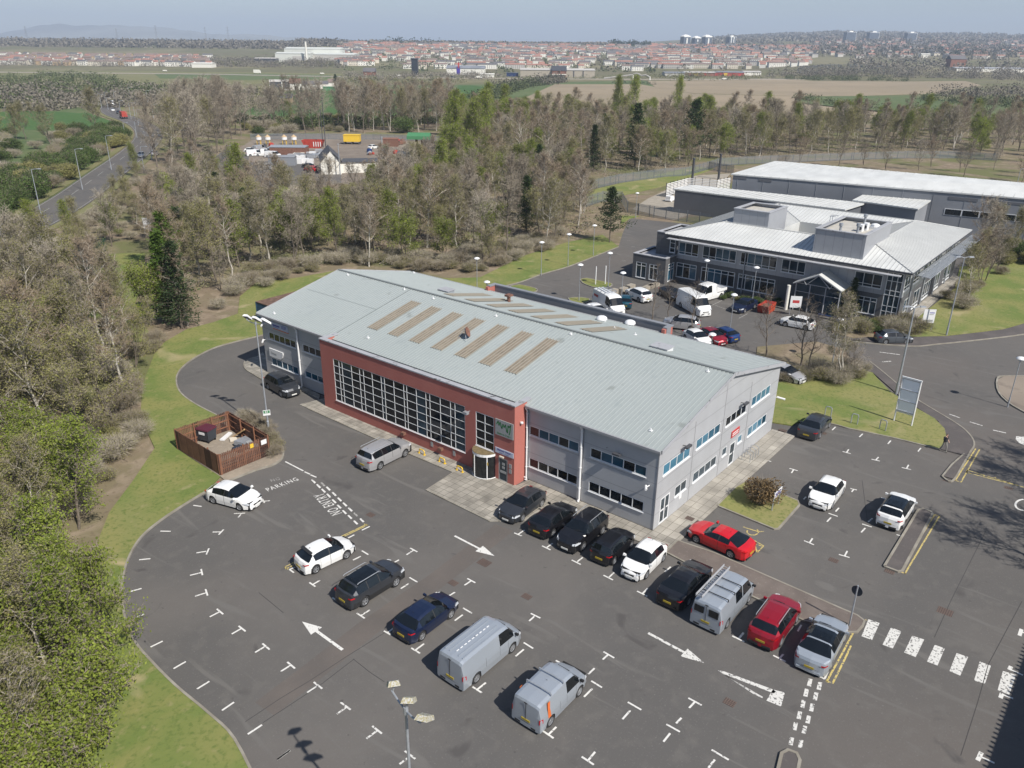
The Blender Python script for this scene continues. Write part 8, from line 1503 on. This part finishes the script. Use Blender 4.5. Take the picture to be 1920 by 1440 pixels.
def row(px, d, kinds, ang_j=.22, where='', Ls=(9, 18, 18, 30), base=0.):
    L_ = rnd.choice(Ls); w_, r_ = rnd.choice(kinds); c = AT(px, d); cand.append((d, c, rr+base+rnd.gauss(0, ang_j), w_, r_, L_, where))
KR = [('house_white', 'roof_red'), ('house_cream', 'roof_red'), ('house_grey', 'roof_red'), ('house_white', 'roof_brown'), ('house_cream', 'roof_brown'), ('house_grey', 'roof_slate'), ('house_white', 'roof_slate')]
KM = KR[:3]+[('house_grey', 'roof_slate'), ('house_grey', 'roof_brown'), ('house_cream', 'roof_slate')]
for i in range(16):
    d = 1290+i*78; x = 640+rnd.random()*20
    while x < 1240:
        if not (1110 < x < 1150 and d < 1700) and not (x < 760 and d < 1400) and rnd.random() < .9: row(x+rnd.gauss(0, 2), d+rnd.gauss(0, 9), KR, .12, 'on the far red roofed hillside', base=.0 if (i//3) % 2 else .12)
        x += rnd.uniform(17, 34)*1500/d
for i in range(12):
    d = 1370+i*110; x = 1225
    while x < 1520: row(x+rnd.gauss(0, 2), d+rnd.gauss(0, 9), KR if i < 6 else KM, .12, 'below the tower blocks on the right'); x += rnd.uniform(16, 30)*1500/d
for i in range(15):
    d = 1900+i*150; x = 1530
    while x < 1950: row(x+rnd.gauss(0, 4), d+rnd.gauss(0, 30), KM, .5, 'in the far right suburb'); x += rnd.uniform(26, 62)*1500/d
for i in range(5):
    d = 1330+i*70; x = -20
    while x < 390: row(x, d+rnd.gauss(0, 8), [('house_white', 'roof_brown'), ('house_cream', 'roof_brown'), ('house_white', 'roof_red'), ('house_buff', 'roof_brown'), ('house_white', 'roof_slate')], .15, 'in the village on the left skyline', (9, 18)); x += rnd.uniform(10, 22)
for k in range(14): row(630+rnd.random()*60, 1350+rnd.random()*160, KR, .4, 'beside the factory')
cand.sort(key=lambda c: -(c[5]**.5)/c[0]); 
for k, (d, c, a, w_, r_, L_, wh2) in enumerate(cand):
    if k < 298:
        o = link(bpy.data.objects.new('house', HM[w_, r_, L_])); o.location = c; o.rotation_euler = (0, 0, a); tag(o, '%s %s with a %s roof %s' % ({9: 'small', 18: 'semi detached', 30: 'long terraced'}[L_], NM[w_]+' house', NM[r_], wh2), 'house', 'houses '+wh2)
    else:
        T = Matrix.Translation(c) @ Matrix.Rotation(a, 4, 'Z'); L2, D2, H2 = L_/2, 4, 5.4; bulk.cur = bulk_m.index(w_); vs = [(-L2, -D2, -2), (L2, -D2, -2), (L2, D2, -2), (-L2, D2, -2), (-L2, -D2, H2), (L2, -D2, H2), (L2, D2, H2), (-L2, D2, H2), (-L2, 0, 8.2), (L2, 0, 8.2)]
        bulk.add([T @ Vector(v) for v in vs], [(0, 1, 5, 4), (1, 2, 6, 5), (2, 3, 7, 6), (3, 0, 4, 7), (4, 8, 7), (5, 6, 9)]); bulk.cur = bulk_m.index(r_); bulk.add([T @ Vector(v) for v in ((-L2-.3, -D2-.3, H2), (L2+.3, -D2-.3, H2), (L2+.3, 0, 8.4), (-L2-.3, 0, 8.4), (L2+.3, D2+.3, H2), (-L2-.3, D2+.3, H2))], [(0, 1, 2, 3), (3, 2, 4, 5)])
tag(bulk.build('distant_houses', None, mats=bulk_m), kind='stuff')
# big far buildings
def far_box(name, pxa, pxb, d, h, depth, wm, rm, label, cat='building', pitch=0., z=None, parts=()):
    a, b = AT(pxa, d), AT(pxb, d); c = (a+b)/2; L = (b-a).length; r0 = empty(name, c, rr, label, cat); mb = MB(); mb.box(-L/2, 0, -2, L/2, depth, h); mb.build('wall', wm, r0); mb = MB(); o = .6
    mb.add([(-L/2-o, -o, h), (L/2+o, -o, h), (L/2+o, depth+o, h), (-L/2-o, depth+o, h), (-L/2-o, depth/2, h+pitch+.3), (L/2+o, depth/2, h+pitch+.3), (-L/2-o, -o, h-.2), (L/2+o, -o, h-.2)], [(0, 1, 5, 4), (2, 3, 4, 5), (0, 4, 3), (1, 2, 5), (6, 7, 1, 0)]); mb.build('roof', rm, r0)
    for (x0, x1, z0, z1, m_, nme) in parts: mb = MB(); mb.box(-L/2+L*x0, -.5, z0, -L/2+L*x1, -.02, z1); mb.build(nme, m_, r0)
    return r0, L
mat('factory_white', (.6, .61, .56), .6, var=.05, scale=.02); mat('retail_tan', (.36, .32, .26), .8, var=.08, scale=.05)
far_box('factory', 514, 580, 1500, 13, 40, 'factory_white', 'factory_white', 'long pale factory hall left of the chimney', pitch=2, parts=((.5, .9, 0, 9, 'house_grey', 'door'),)); far_box('factory', 532, 636, 1560, 19, 50, 'factory_white', 'factory_white', 'tallest pale factory hall behind the chimney', pitch=2.5); far_box('factory', 575, 662, 1520, 10, 60, 'house_grey', 'factory_white', 'long low factory shed right of the chimney', pitch=2.5)
far_box('open_barn', 474, 514, 1470, 7, 20, 'dark_metal', 'house_grey', 'dark open fronted barn left of the factory', pitch=1)
c = AT(573, 1490); mb = MB(); mb.tube((0, 0, 0), (0, 0, 31), 2.0, 1.6, 14); mb.tube((0, 0, 30), (0, 0, 31.3), 1.8, 1.8, 14); o = mb.build('chimney', 'house_white', sm=40); o.location = c; tag(o, 'tall white factory chimney on the left skyline', 'chimney')
far_box('retail_shed', 836, 908, 1130, 8, 40, 'house_white', 'shed_grey', 'low white retail shed with a purple centre sign', pitch=3, parts=((.27, .36, 0, 10, 'purple', 'sign'), (.3, .34, 8, 15, 'red_sign', 'sign'), (0, 1, 0, 2.5, 'house_grey', 'window')))
far_box('retail_hall', 976, 1036, 1060, 8.5, 30, 'retail_tan', 'house_grey', 'left wing of the long tan retail hall', pitch=1.5); far_box('retail_hall', 1063, 1117, 1060, 8.5, 30, 'retail_tan', 'house_grey', 'right wing of the long tan retail hall', pitch=1.5, parts=((.25, .28, 0, 8, 'dark_metal', 'panel'), (.58, .61, 0, 8, 'dark_metal', 'panel'))); far_box('retail_entrance', 1036, 1063, 1055, 8, 24, 'brick_far', 'dark_metal', 'dark red gabled entrance between the two tan wings', pitch=5, parts=((0, 1, 3, 4, 'house_white', 'canopy'), (.1, .9, .2, 2.8, 'glass_far', 'window')))
far_box('showroom', 900, 926, 1035, 3.5, 10, 'house_white', 'house_white', 'small white showroom beside the motorway', pitch=.6); far_box('parked_lorry', 950, 972, 1075, 4.2, 4, 'car_blue', 'car_blue', 'blue lorry trailer beside the tan retail hall', 'lorry'); far_box('hotel_slab', 770, 782, 1060, 20, 10, 'glass_far', 'dark_metal', 'dark blue glass block beside the motorway', pitch=.2)
far_box('farmhouse', 678, 700, 1040, 5, 10, 'brick_far', 'roof_slate', 'red brick pub with a slate roof beyond the viaduct', pitch=4)
for i, (a, b) in enumerate(((1250, 1288), (1288, 1345), (1345, 1400), (1400, 1432))): far_box('market_shed', a, b, 1150+i*12, 4.5, 24, ('house_grey', 'brick_far', 'red_sign', 'house_white')[i], ('shed_grey', 'house_grey', 'shed_grey', 'house_grey')[i], '%s of the low industrial units right of the footbridge' % ('leftmost', 'second', 'third', 'rightmost')[i], pitch=1, parts=((.3, .42, .2, 3.5, 'yellow', 'door'), (.6, .7, .2, 3.5, 'skip_red', 'door')) if i in (1, 2) else ())
far_box('greenhouse_range', 1800, 1990, 1330, 5, 30, 'house_white', 'coping', 'long white roofed sheds at the right edge', pitch=1.5); far_box('brick_hall', 1786, 1815, 1500, 13, 20, 'brick_far', 'roof_slate', 'old brick hall with a slate roof on the right', pitch=6); far_box('white_hall', 1728, 1745, 1900, 8, 14, 'house_white', 'house_white', 'white flat hall among the right suburb', pitch=1)
far_box('white_warehouse', 354, 392, 1290, 6, 20, 'house_white', 'house_white', 'white low warehouse below the village on the left', pitch=1)
for lab, xs_, d, w, h, hz, kd in (('leftmost of the three cream topped tower blocks', 1283, 2700, 26, 27, 0, 0), ('middle of the three cream topped tower blocks', 1303, 2760, 22, 23, 0, 0), ('rightmost of the three cream topped tower blocks', 1323, 2700, 26, 27, 0, 0), ('tower block with white stripes right of the three', 1368, 2900, 28, 26, 0, 1), ('leftmost of the three wide blue and white tower blocks', 1588, 3400, 46, 34, 0, 2), ('middle of the three wide blue and white tower blocks', 1631, 3450, 46, 33, 0, 2), ('rightmost of the three wide blue and white tower blocks', 1701, 3450, 48, 33, 0, 2)):
    c = AT(xs_, d); c.z -= 8; h += 8; r0 = empty('tower_block', c, rr+(.5 if kd < 2 else .35), lab, 'tower block'); mb = MB(); mb.box(-w/2, -9, 0, w/2, 9, h); mb.build('wall', 'tower_blue' if kd else 'tower_blue', r0); mb = MB()
    if kd == 0: mb.box(-w*.12, -9.6, 0, w*.06, -9.02, h-3); mb.box(w*.5, -8, 0, w*.5+.5, 8, h-3)
    elif kd == 1: mb.box(-w*.3, -9.6, 0, -w*.18, -9.02, h); mb.box(w*.1, -9.6, 0, w*.22, -9.02, h); mb.box(w*.5, -9, 0, w*.5+.5, 9, h)
    else: mb.box(w*.5, -9, 0, w*.5+1.0, 9, h)
    mb.build('panel', 'tower_cream', r0)
    mb = MB()
    if kd == 0: mb.add([(-w/2-1, -10, h), (w/2+1, -10, h), (w/2+1, 10, h), (-w/2-1, 10, h), (-w/2-1, -10, h+2), (w/2+1, -10, h+2), (w/2+1, 10, h+2), (-w/2-1, 10, h+2), (-w*.2, 0, h+7), (w*.2, 0, h+7)], [(0, 1, 5, 4), (1, 2, 6, 5), (2, 3, 7, 6), (3, 0, 4, 7), (4, 5, 9, 8), (6, 7, 8, 9), (5, 6, 9), (7, 4, 8), (3, 2, 1, 0)])
    else: mb.box(-w/2, -9, h, w/2, 9, h+1); mb.box(-w*.1, -3, h+1, w*.25, 3, h+5)
    mb.build('roof', 'tower_cream', r0)
    mb = MB()
    for z in range(3, int(h)-2, 3): mb.box(-w*.46, -9.12, z, w*.46, -9.01, z+1.3)
    mb.build('window', 'glass_far', r0)
# footbridge over the motorway
a, b, c_ = AT(1135, 1010), AT(1190, 1000), AT(1222, 990); r0 = empty('footbridge', b, 0, 'curved white footbridge with two humps over the motorway', 'bridge'); mb = MB(); P_ = [a-b+Vector((0, 0, 1)), (a-b)*.5+Vector((0, 0, 3.2)), Vector((0, 0, 5.5))]; mb.path(P_, .7, 6); mb.build('ramp', 'house_grey', r0); mb = MB(); e_ = c_-b; pts = [e_*(t/12)+Vector((0, 0, 6+1.5*abs(math.sin(2*math.pi*t/12/1)) - t*.25)) for t in range(13)]; mb.path(pts, .8, 6); mb.build('arch', 'house_grey', r0); mb = MB(); mb.tube((0, 0, 0), (0, 0, 6), .9, .6, 8); mb.tube(e_, e_+Vector((0, 0, 4)), .9, .6, 8); mb.build('pier', 'house_white', r0)
# farm on the left of the green field
def at_px(px, py, zc=0): return GT(px, py)
def far_shed(px0, px1, py, h, dep, wm, rm, label, pitch=1.5, name='farm_building', cat='building', parts=()):
    a, b = GT(px0, py), GT(px1, py); c = (a+b)/2; L = (b-a).length; an = math.atan2(b.y-a.y, b.x-a.x); r0 = empty(name, c, an, label, cat); mb = MB(); mb.box(-L/2, 0, -.2, L/2, dep, h); mb.add([(-L/2, 0, h), (-L/2, dep, h), (-L/2, dep/2, h+pitch-.1), (L/2, 0, h), (L/2, dep, h), (L/2, dep/2, h+pitch-.1)], [(0, 2, 1), (3, 4, 5)]); mb.build('wall', wm, r0); mb = MB(); o = .3
    mb.add([(-L/2-o, -o, h), (L/2+o, -o, h), (L/2+o, dep+o, h), (-L/2-o, dep+o, h), (-L/2-o, dep/2, h+pitch), (L/2+o, dep/2, h+pitch)], [(0, 1, 5, 4), (2, 3, 4, 5)]); mb.build('roof', rm, r0)
    for (x0, x1, z0, z1, m_, nme) in parts: mb = MB(); mb.box(-L/2+L*x0, -.25, z0, -L/2+L*x1, -.02, z1); mb.build(nme, m_, r0)
    return r0
far_shed(506, 544, 168.5, 6, 14, 'dark_metal', 'house_grey', 'dark open fronted barn of the farm', parts=((0, .03, 0, 6, 'house_white', 'post'), (.6, .64, 0, 6, 'house_white', 'post'))); far_shed(544, 565, 169, 5, 14, 'house_white', 'rust', 'white farm barn with a brown roof and dark doorway', 3.5, parts=((.42, .7, 0, 3, 'glass', 'door'),)); far_shed(568, 592, 168, 3.6, 10, 'house_white', 'roof_slate', 'long white farm building with a blue grey roof', 3, parts=((.2, .3, .2, 2.4, 'glass_far', 'door'), (.6, .7, .2, 2.4, 'glass_far', 'door'))); far_shed(592, 616, 166, 3.5, 9, 'house_white', 'roof_slate', 'white farmhouse range behind the green lorry', 2.5); far_shed(616, 636, 164, 4, 8, 'house_white', 'roof_brown', 'white farmhouse at the right end of the farm', 3)
far_shed(606, 629, 170, 2.8, 4, 'canopy_green', 'canopy_green', 'green lorry parked beside the farm', .3, 'parked_truck', 'lorry'); far_shed(527, 548, 193, 2.8, 9, 'house_buff', 'slate', 'low bungalow with a slate roof on the green field', 2.2, 'bungalow', 'house', parts=((.1, .2, .2, 2, 'brick_far', 'door'),))
for i, (x, y, m_) in enumerate(((508, 167.5, WHT), (515, 167.8, WHT), (530, 169, WHT), (536, 169.5, WHT), (527, 174, BLK), (645, 168, BLU), (523, 190, WHT))):
    g = GT(x, y); car('parked_car', '%s vehicle parked at the farm' % ('white' if m_ == WHT else ('dark' if m_ == BLK else 'blue')), 'hatch', m_, g.x, g.y, rr+rnd.uniform(-.3, .3), group='vehicles parked at the farm', detail=False)
for x, y, k, s in ((566, 187, 'conifer', .8), (630, 165, 'conifer', 1.2), (572, 184, 'bush', 1.4), (545, 232, 'green_tree', .9), (600, 236, 'bush', 1.6), (760, 250, 'bush', 2.0)): plant_at(k, GT(x, y), s, '%s near the farm fields' % KT[k], '%s near the farm fields' % k.replace('_', ' '))
# vehicles on the motorway
def far_vehicle(px, d, L, h, m_, lab, name='moving_van', cat='van'):
    c = AT(px, d); r0 = empty(name, (c.x, c.y, .55), rr, lab, cat); mb = MB(); mb.prism([(-L/2, -1.1), (L*.3, -1.1), (L*.3, 1.1), (-L/2, 1.1)], .7, h); mb.build('body', m_, r0); mb = MB(); mb.add([(L*.3, -1, .5), (L/2, -1, .5), (L/2, 1, .5), (L*.3, 1, .5), (L*.3, -1, h*.85), (L*.42, -1, h*.8), (L*.42, 1, h*.8), (L*.3, 1, h*.85)], [(0, 1, 5, 4), (1, 2, 6, 5), (2, 3, 7, 6), (4, 5, 6, 7)]); mb.build('cab', m_, r0); mb = MB()
    for x in (-L*.35, L*.35): mb.tube((x, -1.1, .4), (x, 1.1, .4), .42, .42, 10)
    mb.build('wheel', 'tyre', r0)
far_vehicle(477, 1075, 9, 4.6, 'house_white', 'white high box lorry on the causeway left of the farm', 'moving_lorry', 'lorry'); far_vehicle(600, 1065, 5, 2, 'house_white', 'white van at the start of the viaduct'); far_vehicle(746, 1000, 6, 2.4, 'house_white', 'white van on the viaduct right of the red pub'); far_vehicle(848, 985, 5, 1.7, 'car_dark_blue', 'dark car on the motorway below the white retail shed'); far_vehicle(897, 980, 8, 2.6, 'house_white', 'white lorry on the motorway near the showroom'); far_vehicle(1363, 1010, 6, 2.2, 'house_white', 'white van on the motorway right of the footbridge'); far_vehicle(302, 1120, 5, 2, 'house_white', 'white van at the left end of the causeway')
# distant hills
mb = MB(); vs = []; rgh = random.Random(3)
prof = [(-700, 40), (-300, 44), (0, 62), (60, 52), (110, 46), (200, 48), (300, 50), (350, 58), (420, 64), (500, 66), (560, 70), (620, 74), (700, 79), (800, 84), (900, 92), (1000, 99)]
n = 0
for x in range(-700, 1001, 10):
    y = lerp(x, prof)+1.2*math.sin(x*.05)+.8*math.sin(x*.13+1)+rgh.gauss(0, .2); yh = 93.7+(x-966)*.0099; d = 9500; z = 31+(yh-y)*d/1746; z1 = 31+(yh-(y*.45+.55*(yh-1)))*8300/1746
    a = CAM+FWD*d+RGT*((x-966)/1608*d); b = CAM+FWD*8000+RGT*((x-966)/1608*8000); c = CAM+FWD*8700+RGT*((x-966)/1608*8700); e_ = CAM+FWD*11000+RGT*((x-966)/1608*11000)
    vs += [(b.x, b.y, -10), (c.x, c.y, max(0, z*(.55+.1*math.sin(x*.03)))), (a.x, a.y, z), (e_.x, e_.y, -10)]; n += 1
mb.add(vs, [(4*i+j, 4*i+4+j, 4*i+5+j, 4*i+1+j) for i in range(n-1) for j in range(3)]); mat('hill', (.2, .2, .17), .95, var=.3, scale=.0012); tag(mb.build('hills', 'hill', sm=60), kind='structure')
# pylons and masts on the skyline
for px, d, h in ((53, 2300, 46), (222, 2200, 44), (296, 2500, 50), (388, 2700, 50), (430, 2600, 50)):
    c = AT(px, d); r0 = empty('pylon', c, rr, 'faint lattice electricity pylon on the left skyline', 'pylon', 'pylons on the left skyline'); mb = MB()
    for sx in (-1, 1):
        for sy in (-1, 1): mb.tube((sx*3, sy*3, 0), (sx*.5, sy*.5, h), .22, .15, 4)
    for k in range(5): z = h*k/5; w = 3-2.5*k/5; mb.tube((-w, -w, z), (w, w, z+h/5), .12, .12, 3); mb.tube((w, -w, z), (-w, w, z+h/5), .12, .12, 3)
    mb.build('lattice', 'galvanised', r0); mb = MB()
    for z in (.62, .78, .93): mb.tube((-6, 0, h*z), (6, 0, h*z), .2, .2, 4)
    mb.build('cross_arm', 'galvanised', r0)
# ================================================================= AIR, SKY, SUN, CAMERA
HZ = 1.35e-4
m = bpy.data.materials.new('haze'); m.use_nodes = True; nt = m.node_tree; nt.nodes.clear(); o_ = nt.nodes.new('ShaderNodeOutputMaterial'); v_ = nt.nodes.new('ShaderNodeVolumePrincipled'); v_.inputs['Color'].default_value = (.68, .8, 1, 1); v_.inputs['Density'].default_value = HZ; v_.inputs['Anisotropy'].default_value = .0; nt.links.new(v_.outputs[0], o_.inputs['Volume']); MAT['haze'] = m
mb = MB(); mb.box(-14500, -14500, -12, 14500, 14500, 520); tag(mb.build('haze', 'haze'), kind='stuff')
SUN_AZ, SUN_EL = R(81), R(46)
wd = bpy.data.worlds.new('World'); S.world = wd; wd.use_nodes = True; nt = wd.node_tree; sky = nt.nodes.new('ShaderNodeTexSky'); sky.sky_type = 'NISHITA'; sky.sun_disc = False; sky.sun_elevation = SUN_EL
to_sun = Vector((-math.cos(SUN_AZ)*math.cos(SUN_EL), -math.sin(SUN_AZ)*math.cos(SUN_EL), math.sin(SUN_EL))); sky.sun_rotation = math.atan2(to_sun.x, to_sun.y); sky.altitude = 50; sky.air_density = 1.0; sky.dust_density = .7; sky.ozone_density = 2.0
nt.links.new(sky.outputs[0], nt.nodes['Background'].inputs['Color']); nt.nodes['Background'].inputs['Strength'].default_value = .08
sl = bpy.data.lights.new('sun', 'SUN'); sl.energy = 4.8; sl.angle = R(.53); sl.color = (1, .95, .87); so_ = bpy.data.objects.new('sun', sl); COL.objects.link(so_); so_.rotation_euler = to_sun.to_track_quat('Z', 'Y').to_euler()
cm = bpy.data.cameras.new('camera'); co = bpy.data.objects.new('camera', cm); COL.objects.link(co); cm.sensor_width = 36; cm.lens = F/1920*36; cm.clip_start = .5; cm.clip_end = 60000
M3 = Matrix(((RT.x, UP.x, -FW.x), (RT.y, UP.y, -FW.y), (RT.z, UP.z, -FW.z))); co.matrix_world = Matrix.Translation(CAM) @ M3.to_4x4(); S.camera = co
S.view_settings.view_transform = 'Standard'; S.view_settings.look = 'None'; S.view_settings.exposure = .42; S.view_settings.gamma = 1
S.cycles.max_bounces = 6; S.cycles.diffuse_bounces = 2; S.cycles.glossy_bounces = 3; S.cycles.transmission_bounces = 3; S.cycles.volume_bounces = 0; S.cycles.transparent_max_bounces = 6
print('plants', CNT, 'objects', len(S.objects), 'houses', len(cand))
